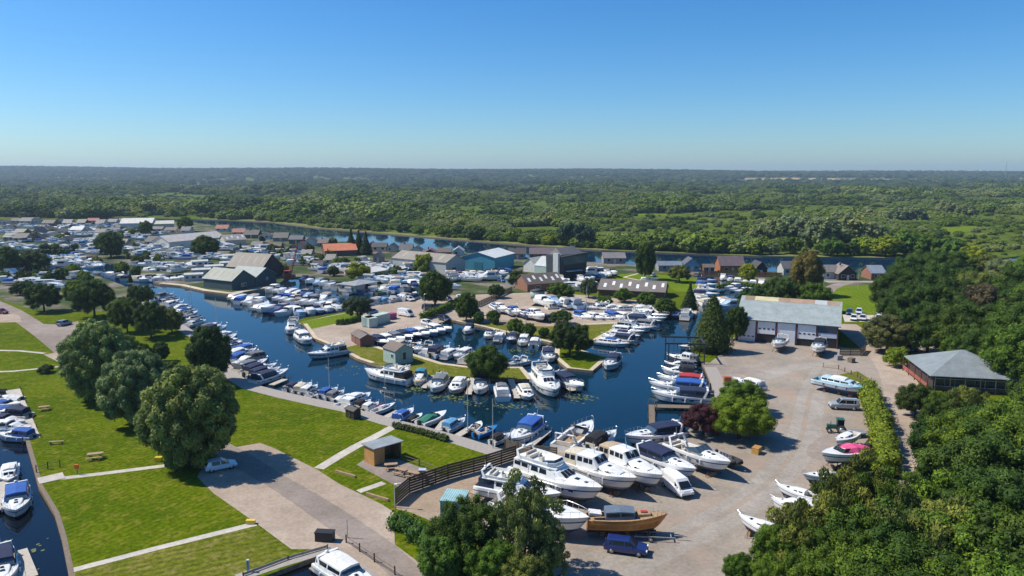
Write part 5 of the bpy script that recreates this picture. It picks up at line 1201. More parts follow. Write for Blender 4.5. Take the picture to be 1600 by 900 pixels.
# finger jetties of the headland row
for i, (a, b_) in enumerate([((682, 582), (662, 606)), ((740, 588), (732, 616)), ((798, 592), (808, 622)), ((866, 590), (896, 610)), ((946, 556), (905, 551))]):
    pontoon(a, b_, 1.2, f"pale plank jetty of the headland, {ordn(i + 1)} from left", 'jetties of the headland')
pontoon((1108, 636), (1024, 634), 1.8, 'dark wooden jetty just above the purple shrub', mat='old_boards')
pontoon((1018, 632), (1019, 668), 1.0, 'short jetty with posts closing the berth by the purple shrub', mat='old_boards')
pontoon((775, 533), (786, 518), 1.6, 'short plank jetty inside the inner basin', mat='deck_boards')
# inner basin, west side
boat_row('on the inner basin west shore', (588, 537), (700, 513), 9, (26, 10), ['sports', 'open', 'cuddy', 'sports'], ['navy', 'white', 'blue', 'grey'], (7.5, 9), None, 0)
boat_row('on the headland inner side', (622, 540), (745, 560), 8, (26, -11), ['sports', 'cuddy', 'river', 'open'], ['navy', 'pink', 'white', 'blue', 'cream'], (7, 8.5), None, 0)
boat_row('on the inner basin north shore', (724, 515), (846, 540), 7, (-10, 14), ['sports', 'cuddy', 'river', 'cuddy'], ['white', 'navy', 'blue', 'cream', 'grey'], (7, 8.5), None, 0, gaps=(1,))
boat_row('right of the round headland tree', (785, 570), (812, 568), 2, (-14, 3), ['open', 'cuddy'], ['grey', 'white'], (6.5, 7.5))
# diagonal promenade
boat_row('along the diagonal promenade', (1022, 493), (950, 540), 9, (28, 3), ['river', 'sports', 'fly', 'river', 'sports'], ['white', 'navy', 'grey', 'blue'], (8.5, 10.5), None, 2)
boat_row('along the top of the east basin', (990, 487), (1082, 494), 6, (-14, 10), ['river', 'sports', 'fly', 'river'], ['white', 'navy', 'cream'], (8, 10), None, 0)
boat_row('below the skylight shed moorings', (905, 497), (985, 497), 5, (20, 5), ['river', 'cuddy', 'sports'], ['blue', 'white', 'navy'], (7.5, 9))
boat_row('in the slot canal behind the headland', (866, 481), (985, 484), 6, (28, -2), ['fly', 'sports', 'river'], ['white', 'navy', 'cream'], (8.5, 10))
# north-east small basin
NEK = ['low_cruiser', 'low_fly', 'low_cruiser']
boat_row('along the lawn side of north-east basin', (1104, 436), (1101, 474), 5, (14, 1), NEK, ['navy', 'blue', 'white'], (7.5, 9))
boat_row('at the top of north-east basin', (1124, 434), (1196, 446), 6, (-3, 8), NEK, ['white', 'blue', 'grey', 'navy'], (7, 9))
boat_row('at the foot of north-east basin', (1100, 470), (1140, 480), 5, (26, -2), NEK, ['white', 'cream', 'navy'], (7.5, 9.5))
boat_row('right in north-east basin', (1140, 448), (1172, 462), 4, (-22, 3), NEK, ['white', 'navy'], (7, 8.5))
# north channel and canals behind the boathouse
LK = ['low_cruiser', 'low_fly', 'low_river', 'low_open', 'low_cruiser']; LC = ['white', 'navy', 'blue', 'grey', 'cream', 'white']
boat_row('on the pontoon before the teal boathouse', (362, 464), (412, 478), 6, (-20, 6), LK, LC, (8, 9.5))
boat_row('on the second pontoon off the boathouse', (404, 480), (452, 490), 5, (-22, 5), LK, LC, (8.5, 10))
boat_row('in first canal row behind the boathouse', (420, 452), (512, 470), 9, (-18, 7), LK, LC, (8, 9.5))
boat_row('in second canal row behind the boathouse', (430, 466), (520, 480), 8, (-20, 6), LK, LC, (8, 9.5))
boat_row('in third canal row left of the lawn', (460, 490), (560, 478), 7, (18, 6), LK, LC, (7.5, 9))
boat_row('in the upper canal row by the huts', (472, 438), (536, 450), 6, (-18, 5), LK, LC, (7.5, 9))
boat_row('in the canal by the low huts', (545, 456), (640, 452), 8, (16, -5), LK, LC + ['lightblue'], (8, 9.5))
boat_row('in front canal row by the gravel park', (560, 478), (668, 462), 9, (16, -5), LK, LC + ['lightblue'], (8, 9.5))
boat_row('moored left of the channel mouth', (166, 428), (206, 436), 5, (14, -4), LK, LC, (8, 9))
boat_row('moored on the island in the channel', (214, 438), (310, 436), 8, (20, 2), LK, LC, (8, 9.5))
boat_row('moored along the caravan bank', (230, 424), (330, 412), 9, (18, 2), LK, LC, (8, 9.5))
boat_row('moored behind the caravan bank', (225, 408), (300, 398), 8, (16, 3), LK, LC, (8, 9.5))
boat_row('in the far left basin front row', (30, 403), (150, 410), 8, (12, 2), LK, LC, (9, 11))
boat_row('in the far left basin back row', (15, 388), (160, 384), 11, (11, 3), LK, LC, (9, 11))
boat_row('at the head of the channel', (116, 398), (160, 418), 6, (14, 3), LK, LC, (8, 10))
boat_row('along the lane in the left village', (0, 420), (140, 428), 9, (14, 3), LK, LC + ['red'], (8, 10))
boat_row('behind the hedges by the lane', (20, 438), (120, 450), 6, (14, 4), LK, LC + ['red', 'teal'], (8, 10))
boat_row('in the upper far left yards', (8, 372), (140, 368), 10, (12, 2), LK, LC, (9, 12))
boat_row('in the topmost far left moorings', (60, 358), (240, 364), 11, (12, 2), LK, LC, (9, 12))
# standing on land by the warehouses
boat_row('on land before the blue warehouse', (700, 432), (800, 424), 9, (10, 6), LK, ['white', 'red', 'blue', 'white', 'navy'], (7, 9), None, 0, None, .6, .9)
boat_row('on land before the grey warehouse', (640, 446), (690, 440), 4, (12, 5), LK, LC, (8, 9), None, 0, None, .6, .9)
boat_row('on land below the tall dark boathouse', (905, 438), (960, 426), 8, (14, 4), LK, ['white', 'navy', 'red', 'white'], (6.5, 8), None, 0, None, .6, .9)
boat_row('under tarpaulins on the gravel', (768, 480), (846, 496), 7, (14, 6), ['cuddy', 'day', 'river', 'cuddy'], ['green', 'blue', 'blue', 'white', 'navy'], (7, 8.5), None, 0, None, .4, .7)
boat_row('beside the round green hut', (846, 472), (900, 476), 4, (16, 5), ['low_fly', 'low_cruiser'], ['white', 'navy'], (9, 10.5), None, 0, None, .3, .8)
boat_row('on land beside the tall dark boathouse', (868, 434), (880, 440), 2, (10, 6), LK, ['white'], (7, 8), None, 0, None, .3, .9)
px_boat('low_cruiser', (1004, 436), (1026, 436), 'white', 'white covered boat standing on the lawn by the sparse tree', L=7, zd=1.0)
# classic wooden boat
def wooden():
    r = empty('wooden_boat'); L, B = 10.5, 3.3
    b, h, X = make_hull(r, L, B, 1.35, .9, bowp=1.9, bow_rise=.35, fine=.45, sternw=.75, well=(-.46, .10), floor_drop=.6, hullmat='varnished_wood', deckmat='teak', anti='antifoul_red', stripe=(.6, .35, .12))
    st = [(X(.62), .8, .7, 1.5, 1.95), (X(.78), .6, .5, 1.6, 1.95)]; mb = MB(); house(mb, st); mb.build('fore_cabin', 'teak', r)
    c = canopy(r, [(X(.22), 1.25, 1.05, 1.4, 2.35), (X(.40), 1.3, 1.1, 1.4, 2.5), (X(.58), 1.2, 1.0, 1.5, 2.35)], (.12, .16, .22))
    c = MB(); c.box((X(.10), .2, 1.75), (1.6, 1.3, .35), ry=.12); c.build('tarpaulin', 'fabric', r, (.75, .73, .70))
    c = MB(); c.box((X(.70), 0, 2.06), (.8, .5, .14)); c.build('hatch_cover', 'fabric', r, (.45, .04, .04))
    for i in range(7): MB().tube((X(.8 + i * .028), (b(.8 + i * .028)) * .9 * (1 if i % 2 else -1), 1.6), (X(.8 + i * .028), (b(.8 + i * .028)) * .9 * (1 if i % 2 else -1), 2.1), .03, n=4).build('stanchion', 'timber', r)
    MB().box((X(.02), 0, .2), (.12, .12, 1.9)).build('sternpost', 'dark_timber', r); MB().box((0, 0, -.75), (7.5, .25, .5)).build('keel', 'antifoul_red', r)
    return r
wbt = wooden(); a_, b_ = P(924, 806, 2.2), P(1037, 804, 2.4); m_ = (a_ + b_) / 2; wbt.scale = (.86, .86, .86); wbt.location = (m_.x, m_.y, 1.0); wbt.rotation_euler = (0, 0, math.atan2(b_.y - a_.y, b_.x - a_.x))
tag(wbt, 'old varnished wooden boat with grey tent canopy above the blue car', 'boat', G1); cradle(m_, wbt.rotation_euler[2], 10, 1.3, 'varnished wooden boat')
# ------------------------------------------------------------------ buildings
WC = dict(white=(.66, .64, .59), cream=(.60, .53, .40), teal=(.035, .075, .085), grey=(.27, .27, .26), lgrey=(.45, .46, .44), blue=(.05, .27, .36), brick=(.28, .13, .08), brown=(.13, .08, .055), black=(.03, .03, .032), timber=(.36, .20, .10), sky=(.16, .36, .52), green=(.36, .46, .40), orange=(.45, .19, .07), pink=(.45, .1, .2), red=(.35, .03, .03))
RC = dict(grey=(.20, .19, .18), pale=(.50, .53, .53), white=(.68, .68, .66), brown=(.16, .12, .095), dark=(.065, .058, .055), orange=(.62, .20, .09), felt=(.15, .14, .14), asb=(.27, .25, .22), cream=(.58, .56, .46), green=(.33, .38, .36), purple=(.15, .11, .12), slate=(.11, .11, .12), redtile=(.32, .09, .06))
def gable(name, A, B, depth, hw, hr, wall, roof, label, ridge='ab', world=False, cat='building', over=.35, win=(), door=None, end_win=(), sky_l=0, wallmat='wall_paint', group=None, trim=None, chimney=False, skycol=(.72, .74, .70), hip=False):
    """A, B: where the two near bottom corners are seen; depth runs away from them (negative: to the left of A->B reversed)"""
    a, b = (Vector(A), Vector(B)) if world else (P(*A).xy, P(*B).xy)
    d = b - a; L = d.length; yaw = math.atan2(d.y, d.x); r = empty(name, (a.x, a.y, 0), yaw)
    D = depth; y0, y1 = (0, D) if D > 0 else (D, 0); col = WC[wall] if isinstance(wall, str) else wall; rc = RC[roof] if isinstance(roof, str) else roof
    mb = MB()
    mb.quad((0, 0, 0), (L, 0, 0), (L, 0, hw), (0, 0, hw)); mb.quad((0, D, 0), (L, D, 0), (L, D, hw), (0, D, hw)); mb.quad((0, 0, 0), (0, D, 0), (0, D, hw), (0, 0, hw)); mb.quad((L, 0, 0), (L, D, 0), (L, D, hw), (L, 0, hw))
    if not hip:
        if ridge == 'ab':
            for x in (0, L): mb.quad((x, 0, hw), (x, D, hw), (x, D / 2, hr - .03))
        else:
            for y in (0, D): mb.quad((0, y, hw), (L, y, hw), (L / 2, y, hr - .03))
    mb.build('wall', wallmat, r, col)
    o = over; t = .12; mb = MB(); yA, yB = y0 - o, y1 + o
    def slab(p):      # roof sheet with thickness
        q = [(x, y, z + t) for x, y, z in p]; n = len(p); mb.add(list(p) + q, [list(range(n))[::-1], [n + i for i in range(n)]] + [(i, (i + 1) % n, n + (i + 1) % n, n + i) for i in range(n)])
    if hip:
        xm = (L / 2, (y0 + y1) / 2); k = max(0, (L - abs(D)) / 2); r1, r2 = (L / 2 - k, xm[1], hr), (L / 2 + k + .01, xm[1], hr); z = hw - .1
        c = [(-o, yA, z), (L + o, yA, z), (L + o, yB, z), (-o, yB, z)]
        slab([c[0], c[1], r2, r1]); slab([c[1], c[2], r2]); slab([c[2], c[3], r1, r2]); slab([c[3], c[0], r1])
    elif ridge == 'ab':
        sl_ = (hr - hw) / (abs(D) / 2); z = hw - sl_ * o; ym = (y0 + y1) / 2
        slab([(-o, yA, z), (L + o, yA, z), (L + o, ym, hr), (-o, ym, hr)]); slab([(-o, ym, hr), (L + o, ym, hr), (L + o, yB, z), (-o, yB, z)])
    else:
        sl_ = (hr - hw) / (L / 2); z = hw - sl_ * o; xm = L / 2
        slab([(-o, yA, z), (xm, yA, hr), (xm, yB, hr), (-o, yB, z)]); slab([(xm, yA, hr), (L + o, yA, z), (L + o, yB, z), (xm, yB, hr)])
    rf = mb.build('roof', 'roofing', r, rc)
    rg = random.Random(int(L * 100))
    if sky_l:
        for i in range(sky_l):
            f = (i + .5) / sky_l
            s = MB()
            if ridge == 'ab':
                x = L * f; q0, q1 = .25 + .2 * (i % 2), .6 + .2 * (i % 2)
                ya, yb = (yA + (ym - yA) * q0, yA + (ym - yA) * q1); za, zb = z + (hr - z) * q0 + t + .02, z + (hr - z) * q1 + t + .02
                s.quad((x, ya, za), (x + .9, ya, za), (x + .9, yb, zb), (x, yb, zb))
            else:
                y = yA + (yB - yA) * f; s.quad((-o + (xm + o) * .3, y, z + (hr - z) * .3 + t + .02), (-o + (xm + o) * .8, y, z + (hr - z) * .8 + t + .02), (-o + (xm + o) * .8, y + .8, z + (hr - z) * .8 + t + .02), (-o + (xm + o) * .3, y + .8, z + (hr - z) * .3 + t + .02))
            s.build('skylight', 'wall_paint', rf, skycol)
    sg = -1 if D > 0 else 1
    for (fx, wd, z0, h_) in win:
        x = L * fx; f = MB().box((x, sg * .03, z0 + h_ / 2), (wd + .16, .08, h_ + .16)).build('window', 'gelcoat', r, (.7, .7, .68)); MB().box((x, sg * .06, z0 + h_ / 2), (wd, .06, h_)).build('pane', 'house_glass', f)
    for (fy, wd, z0, h_) in end_win:
        y = D * fy; f = MB().box((L + .03, y, z0 + h_ / 2), (.08, wd + .16, h_ + .16)).build('window', 'gelcoat', r, (.7, .7, .68)); MB().box((L + .06, y, z0 + h_ / 2), (.06, wd, h_)).build('pane', 'house_glass', f)
    if door:
        for (fx, wd, h_, c) in door:
            dd = MB().box((L * fx, sg * .03, h_ / 2 + .02), (wd, .1, h_)).build('door', 'paint', r, c); MB().box((L * fx + wd * .36, sg * .1, min(1.05, h_ * .5)), (.12, .06, .05)).build('handle', 'steel', dd)
    if chimney: MB().box((L * .3, (y0 + y1) / 2, hr + .2), (.6, .6, 1.1)).build('chimney', 'wall_paint', rf, WC['brick'])
    tag(r, label, cat, group); return r, L, yaw
# --- the big shed with the white doors
A, B = P(1151, 531).xy, P(1308, 545).xy
r, L, yaw = gable('boat_shed', A, B, 22, 5.3, 9.2, 'teal', (.33, .38, .38), 'big grey-roofed boat shed with a row of tall white doors', 'ab', True, over=.5)
ruf = [c for c in r.children if c.name.startswith('roof')][0]
MB().box((L * .42, 9.6, 9.02), (L * .8, 2.2, .1)).build('ridge_strip', 'roofing', ruf, (.36, .27, .18)) if False else None
mb = MB(); n_ = 8; rc_ = [(.30, .22, .14), (.62, .55, .33), (.62, .55, .33), (.40, .27, .18), (.42, .28, .19), (.40, .27, .18), (.50, .53, .53), (.38, .27, .2)]
for i in range(n_):
    x0, x1 = L * i / n_ + (.4 if i == 0 else 0), L * (i + 1) / n_; slp = (9.2 - 5.3) / 11
    MB().quad((x0, 8.9, 5.3 + slp * 8.9 + .15), (x1, 8.9, 5.3 + slp * 8.9 + .15), (x1, 10.95, 5.3 + slp * 10.95 + .15), (x0, 10.95, 5.3 + slp * 10.95 + .15)).build('rooflight_panel', 'roofing', ruf, rc_[i])
for i in range(5):
    bw = L / 5; xa = i * bw + .25; xb = (i + 1) * bw - .25; op = (.0, 2.1, 0.0, 1.7, 2.6)[i]
    if i == 4:
        MB().box(((xa + xb) / 2, -.06, 4.3), (xb - xa, .12, 1.7)).build('glazed_panel', 'blue_glass', r); MB().box(((xa + xb) / 2, -.06, 2.9), (xb - xa, .14, 1.1)).build('door', 'paint', r, (.55, .62, .72)); MB().box(((xa + xb) / 2, -.02, 1.15), (xb - xa, .05, 2.3)).build('dark_bay_panel', 'black_plastic', r)  # lowest box is a black panel, shaded interior put into its colour
        continue
    d_ = MB().box(((xa + xb) / 2, -.09, (5.05 + op) / 2), (xb - xa, .16, 5.05 - op)); d_ = d_.build('door', 'paint', r, (.78, .79, .80))
    wn = MB()
    for k in range(4): wn.box((xa + (xb - xa) * (k + .5) / 4, -.19, op + 1.25 if i != 2 else 1.3), (.55, .05, .28))
    if i != 2: wn.build('window_row', 'dark_glass', d_)
    if op: MB().box(((xa + xb) / 2, -.02, op / 2), (xb - xa, .05, op)).build('dark_bay_panel', 'black_plastic', r)  # black panel stands in for the shade inside the half-open bay
for i in range(6): MB().box((max(.12, min(L - .12, i * L / 5)), -.16, 2.6), (.24, .3, 5.2)).build('post', 'wall_paint', r, (.16, .05, .05))
MB().box((L / 2, -.45, 5.2), (L + 1.0, .16, .2)).build('gutter', 'wall_paint', ruf, (.06, .07, .08))
# pavilion with hip roof
gable('pavilion', P(1457, 610).xy, P(1588, 617).xy, 13.5, 3.0, 6.4, (.06, .045, .04), (.24, .275, .29), 'low dark pavilion under a wide pale hipped roof', 'ab', True, over=.9, hip=True, win=[(f, 1.6, 1.0, 1.3) for f in (.08, .2, .32, .44, .56, .68, .8)], door=[(.93, 1.0, 2.1, (.1, .06, .05))])
pv_ = bpy.data.objects['pavilion']
for i in range(7): MB().box((15.2 * i / 6, -1.1, 1.4), (.16, .16, 2.9)).build('veranda_post', 'dark_timber', pv_)
for i in range(5): MB().box((-1.0, 14 * i / 4, 1.4), (.16, .16, 2.9)).build('veranda_post', 'wall_paint', pv_, (.25, .06, .05))
MB().box((-1.0, 7, .9), (.08, 14, .7)).build('veranda_rail', 'wall_paint', pv_, (.30, .09, .06))
MB().box((7.5, -1.1, .9), (15, .08, .6)).build('veranda_rail', 'dark_timber', pv_)
# teal boathouse with two gables
gable('boathouse', P(363, 454).xy, P(399, 448).xy, 15, 3.4, 6.6, 'teal', (.30, .32, .28), 'left half of the teal boathouse, ribbed brown-green roof', 'd', True, win=[(.5, 2.0, .9, 1.0)], sky_l=5, skycol=(.36, .33, .22), cat='boathouse')
gable('boathouse', P(400, 448).xy, P(432, 442).xy, 13, 3.4, 6.2, 'teal', 'green', 'right half of the teal boathouse, plain grey-green roof', 'd', True, win=[(.55, .8, 1.8, .8)], cat='boathouse')
gable('boathouse', P(410, 436).xy, P(441, 430).xy, 17, 4.2, 9.0, 'black', (.20, .17, .14), 'tall dark boathouse with skylit brown roof behind the teal one', 'd', True, sky_l=5, skycol=(.36, .33, .26), cat='boathouse')
gable('long_shed', P(265, 390).xy, P(352, 381).xy, 14, 4.0, 7.0, 'white', (.58, .54, .50), 'long pale shed behind the round dark tree', 'ab', True, win=[(.2, 2, 1, 1), (.6, 2, 1, 1)], cat='shed')
gable('long_shed', P(352, 384).xy, P(385, 382).xy, 10, 3, 5.6, 'cream', (.36, .33, .30), 'cream shed with grey roof right of the long pale shed', 'ab', True, sky_l=4, cat='shed')
gable('hall', P(188, 359).xy, P(238, 358).xy, 22, 4.5, 7.5, 'white', (.68, .66, .60), 'white hall with pale roof in the far village', 'ab', True, end_win=[(.4, 3, .2, 3)], cat='hall')
gable('hall', P(236, 358).xy, P(272, 357).xy, 16, 3.6, 5.5, 'cream', 'cream', 'cream-roofed hall right of the far white hall', 'ab', True, cat='hall')
gable('shed', P(508, 401).xy, P(558, 399).xy, 12, 2.8, 5.6, 'brown', 'orange', 'shed with a bright orange-red roof', 'ab', True, win=[(.3, 2, 1, 1)], cat='shed')
# blue warehouse group
gable('warehouse', P(722, 421).xy, P(773, 424).xy, 20, 5.6, 7.6, (.06, .30, .40), (.70, .72, .71), 'blue warehouse with a white roof', 'd', True, door=[(.5, 4, 3.4, (.05, .2, .27))], cat='warehouse')
gable('warehouse', P(697, 429).xy, P(727, 424).xy, 30, 4.8, 7.4, 'lgrey', (.27, .24, .20), 'low grey warehouse with long brown-grey roof', 'd', True, win=[(.4, 2.2, 1.4, 1)], cat='warehouse', sky_l=3, skycol=(.4, .38, .3))
gable('workshop', P(818, 424).xy, P(836, 426).xy, 11, 3.5, 5.8, 'white', 'cream', 'small white gabled workshop beside the blue warehouse', 'd', True, cat='workshop')
gable('workshop', P(835, 431).xy, P(876, 436).xy, 9, 4.2, 7.4, 'green', 'pale', 'pale green lean-to workshop left of the dark tall boathouse', 'ab', True, over=.1, win=[(.7, 2.4, 0.2, 2.5)], cat='workshop')
# tall dark boathouse with slanted glazing
A, B = P(877, 441).xy, P(914, 437).xy; d_ = (B - A); L = d_.length; r = empty('tall_boathouse', (A.x, A.y, 0), math.atan2(d_.y, d_.x))
mb = MB(); mb.add([(0, 0, 0), (L, 0, 0), (L, 9, 0), (0, 9, 0), (-.8, -1.2, 9.6), (L + .4, -1.0, 10.6), (L + .2, 9, 10.6), (-.4, 9, 9.6)], [(0, 1, 5, 4), (1, 2, 6, 5), (2, 3, 7, 6), (3, 0, 4, 7), (4, 5, 6, 7)]); mb.build('wall', 'cladding', r, (.035, .045, .05))
MB().quad((.3, -.93, 6.4), (L - .2, -.80, 6.8), (L + .1, -1.12, 9.9), (-.3, -1.3, 9.2)).build('window', 'blue_glass', r)
mb = MB(); mb.add([(1.0, 1, 10), (L - .6, 1, 10.4), (L - 1.2, 6, 12.6), (2.2, 6, 12.2), (L - .4, 9, 10), (1, 9, 9.6)], [(0, 1, 2, 3), (3, 2, 4, 5), (1, 4, 2), (0, 3, 5)]); mb.build('roof', 'roofing', r, RC['slate'])
MB().box((-1.2, 1.5, 5.4), (.9, 3, 10.8)).build('stair_tower', 'wall_paint', r, WC['lgrey']); MB().box((L * .45, -1.2, 4.1), (L * .6, 1.8, .3)).build('entrance_canopy', 'roofing', r, RC['pale'])
tag(r, 'tall dark boathouse with leaning blue-glass front', 'building')
gable('shed', P(824, 456).xy, P(879, 452).xy, 10, 2.6, 5.4, 'brick', (.14, .11, .09), 'low brick shed with dark roof and pale skylights', 'ab', True, sky_l=6, cat='shed', win=[(.3, 1.6, .9, .9)])
gable('shed', P(790, 446).xy, P(826, 449).xy, 6, 2.6, 3.6, 'lgrey', (.30, .31, .31), 'flat grey shed with white front left of the brick shed', 'ab', True, win=[(.2, 1.4, 1, .9), (.5, 1.4, 1, .9), (.8, 1.4, 1, .9)], cat='shed')
gable('shed', P(935, 462).xy, P(1038, 467).xy, 12, 2.2, 4.8, 'brown', (.20, .17, .15), 'long dark shed with seven pale skylights before the lawn', 'ab', True, sky_l=8, cat='shed', skycol=(.75, .76, .74))
def round_hut():
    p = P(840, 466); r = empty('round_hut', (p.x, p.y, 0)); MB().tube((0, 0, 0), (0, 0, 2.6), 2.3, n=16).build('wall', 'wall_paint', r, WC['green']); MB().tube((0, 0, 2.6), (0, 0, 3.1), 2.55, .4, 16).build('roof', 'roofing', r, RC['dark']); MB().box((-.3, -2.28, 1.2), (1.0, .12, 2)).build('door', 'paint', r, (.75, .75, .73)); tag(r, 'small round pale green hut with a white door', 'hut')
round_hut()
gable('hut', P(529, 455).xy, P(555, 458).xy, 11, 2.6, 3.3, 'cream', (.34, .36, .38), 'low cream hut with flat grey roof among the boats', 'ab', True, win=[(.3, 1, 1.4, .6), (.7, 1, 1.4, .6)], over=.5, cat='hut', hip=True)
gable('hut', P(576, 436).xy, P(604, 431).xy, 9, 2.4, 3.4, 'cream', 'white', 'low hut with white roof beside the lime green willow', 'ab', True, win=[(.5, 3, 1.1, .8)], cat='hut', over=.5)
gable('hut', P(549, 533).xy, P(563, 542).xy, 3.4, 1.9, 2.7, (.22, .09, .07), 'brown', 'small red-brown garden shed at the gravel edge', 'ab', True, door=[(.4, .8, 1.7, (.15, .06, .05))], over=.15, wallmat='cladding', cat='shed')
gable('hut', P(599, 564).xy, P(618, 571).xy, 4.4, 3.0, 4.2, WC['green'], 'brown', 'pale green wooden hut with brown roof on the headland', 'ab', True, win=[(.75, .7, 1.5, .7)], end_win=[(.5, .8, .9, 1.6)], over=.2, wallmat='cladding', cat='hut')
gable('hut', P(540, 651).xy, P(553, 656).xy, 1.4, 1.4, 1.75, (.03, .025, .022), 'dark', 'small black store box beside the boardwalk', 'ab', True, over=.15, wallmat='cladding', cat='hut', door=[(.5, .6, 1.1, (.05, .04, .035))])
gable('hut', P(556, 432).xy, P(575, 431).xy, 4, 2.2, 3.1, 'brown', 'brown', 'little brown shed left of the white-roofed hut', 'ab', True, cat='hut')
# blue mobile shed under the trees, and the slatted shelter
def cabin_blue():
    a, b = P(688, 812), P(722, 815); d = b - a; r = empty('site_cabin', (a.x, a.y, 0), math.atan2(d.y, d.x)); L = d.length
    MB().box((L / 2, 1.6, 1.25), (L, 3.2, 2.1)).build('wall', 'cladding', r, (.12, .36, .44)); rf = MB().box((L / 2, 1.6, 2.36), (L + .2, 3.4, .12)).build('roof', 'roofing', r, (.30, .50, .52))
    for k in (.3, .7): MB().box((L * k, -.03, 1.4), (.7, .06, .6)).build('window', 'house_glass', r)
    tag(r, 'small turquoise site cabin beside the dark fence', 'cabin')
cabin_blue()
def shelter():
    a, b = P(585, 729), P(618, 718); d = b - a; L = 4.6; r = empty('picnic_shelter', (a.x, a.y, 0), math.atan2(d.y, d.x))
    MB().box((.06, 1.2, 1.25), (.1, 2.4, 2.5)).build('wall', 'cladding', r, (.50, .26, .09)); MB().box((L / 2, 2.4, 1.2), (L, .1, 2.4)).build('wall', 'cladding', r, (.40, .22, .09)); MB().box((L - .06, 1.2, 1.2), (.1, 2.4, 2.3)).build('wall', 'cladding', r, (.25, .16, .08))
    MB().box((.9, .03, 1.3), (1.7, .08, 2.4)).build('wall', 'cladding', r, (.48, .25, .09))
    MB().box((L / 2, 1.2, 2.55), (L + .5, 3.1, .12), ry=.03).build('roof', 'roofing', r, (.30, .34, .36)); MB().box((L * .65, 1.9, .45), (2.4, .45, .08)).build('bench_seat', 'timber', r)
    tag(r, 'open wooden shelter with grey flat roof by the picnic tables', 'shelter')
shelter()
# containers
def container(A, B, w_, h_, col, label):
    a, b = P(*A), P(*B); d = b - a; L = d.length; r = empty('shipping_container', (a.x, a.y, 0), math.atan2(d.y, d.x))
    mb = MB(); n = int(L / .28)
    for s, y in ((1, 0), (1, w_)):
        pts = [(L * i / n, y + (.06 if i % 2 else 0) * (1 if y == 0 else -1)) for i in range(n + 1)]; mb.loft([[(x, y_, .12), (x, y_, h_)] for x, y_ in pts])
    for x in (0, L): mb.quad((x, 0, .12), (x, w_, .12), (x, w_, h_), (x, 0, h_))
    mb.build('wall', 'dull_metal', r, col); MB().box((L / 2, w_ / 2, h_ + .03), (L + .04, w_ + .04, .1)).build('roof', 'roofing', r, [c * 1.2 for c in col])
    for k in (.25, .75): dd = MB().box((-.04, w_ * k, h_ / 2), (.06, w_ * .46, h_ * .88)).build('door', 'dull_metal', r, col)
    tag(r, label, 'container')
container((577, 512), (610, 503), 2.5, 2.5, (.40, .50, .44), 'long pale green container on the gravel by the mown lawn')
container((565, 508), (577, 513), 2.4, 2.5, (.44, .53, .47), 'short pale green container at the end of the long one')
container((608, 500), (620, 498), 2.0, 1.6, (.42, .08, .22), 'small pink-purple skip behind the green containers')
# static caravans and white huts on the caravan bank
for i, (x, y, l, c) in enumerate([(288, 440, 30, 'white'), (300, 432, 30, 'cream'), (320, 426, 30, 'white'), (345, 420, 26, 'cream'), (300, 418, 26, 'white'), (350, 408, 24, 'white')]):
    gable('caravan', P(x, y).xy, P(x + l, y - 1.5).xy, 3.6, 2.4, 2.9, c, (.60, .60, .58), f'{c} static caravan, {ordn(i + 1)} from the near end of the caravan bank', 'ab', True, win=[(.15, 1, 1.1, .8), (.5, 1.4, 1.1, .8), (.85, 1, 1.1, .8)], over=.05, cat='caravan', group='static caravans')
# riverside bungalows, each built for itself
hr_ = random.Random(5); HB = []
def bungalow(px, py, wpx, depth, hw, hr, wall, roof, label, ridge, cat='bungalow', dy=0, group=None):
    a = P(px - wpx / 2, py).xy; b = P(px + wpx / 2, py + dy).xy; L = (b - a).length
    wn = [(.25, 1.3, 1.0, 1.1), (.78, 1.3, 1.0, 1.1)] if L > 6 else [(.3, .9, 1, 1)]
    gable('bungalow', a, b, depth, hw, hr, wall, roof, label, ridge, True, win=wn, door=[(.52, .95, 2.0, (.5, .5, .48))], cat=cat, chimney=hr_.random() < .2, group=group, end_win=[(.5, 1.2, 1, 1)] if L > 7 else ())
for t in ((1144, 426, 38, 8, 3.0, 6.4, (.36, .14, .06), 'purple', 'large brown-roofed bungalow above the orange fence', 'ab', 0), (1189, 430, 19, 8, 2.7, 5.2, 'black', 'dark', 'small black gabled boathouse by the river', 'd', 0), (1081, 424, 24, 7, 2.8, 5.4, 'sky', 'slate', 'sky blue gabled bungalow beside the river', 'd', 0),
          (1047, 424, 36, 7, 2.5, 3.8, 'grey', (.18, .22, .28), 'wide low bungalow with blue-grey roof beside the river', 'ab', 0), (1236, 430, 24, 7, 2.8, 5.2, 'lgrey', 'slate', 'grey bungalow left of the tall brownish tree', 'ab', 0), (1298, 436, 24, 7, 2.8, 5.0, 'white', 'grey', 'white bungalow right of the tall brownish tree', 'ab', 0),
          (1324, 438, 28, 8, 2.6, 5.6, 'black', (.24, .20, .17), 'black gabled bungalow with pale porch before the river', 'd', 0), (1372, 437, 22, 8, 2.6, 5.0, 'brick', (.25, .30, .37), 'brick boathouse with a blue-grey roof at the wood edge', 'ab', 0), (1108, 426, 16, 5, 2.2, 3.2, 'brown', 'brown', 'little brown hut right of the sky blue bungalow', 'ab', 0),
          (960, 412, 34, 8, 2.6, 4.6, 'grey', (.22, .20, .2), 'grey bungalow right of the tall dark boathouse', 'ab', 0), (848, 405, 40, 7, 2.6, 5.0, 'brown', 'purple', 'dark bungalow behind the pale green workshop', 'ab', 0), (808, 405, 26, 7, 2.6, 5.0, 'grey', 'dark', 'grey-roofed bungalow right of the blue warehouse', 'ab', 0)):
    bungalow(*t[:9], t[9], dy=t[10])
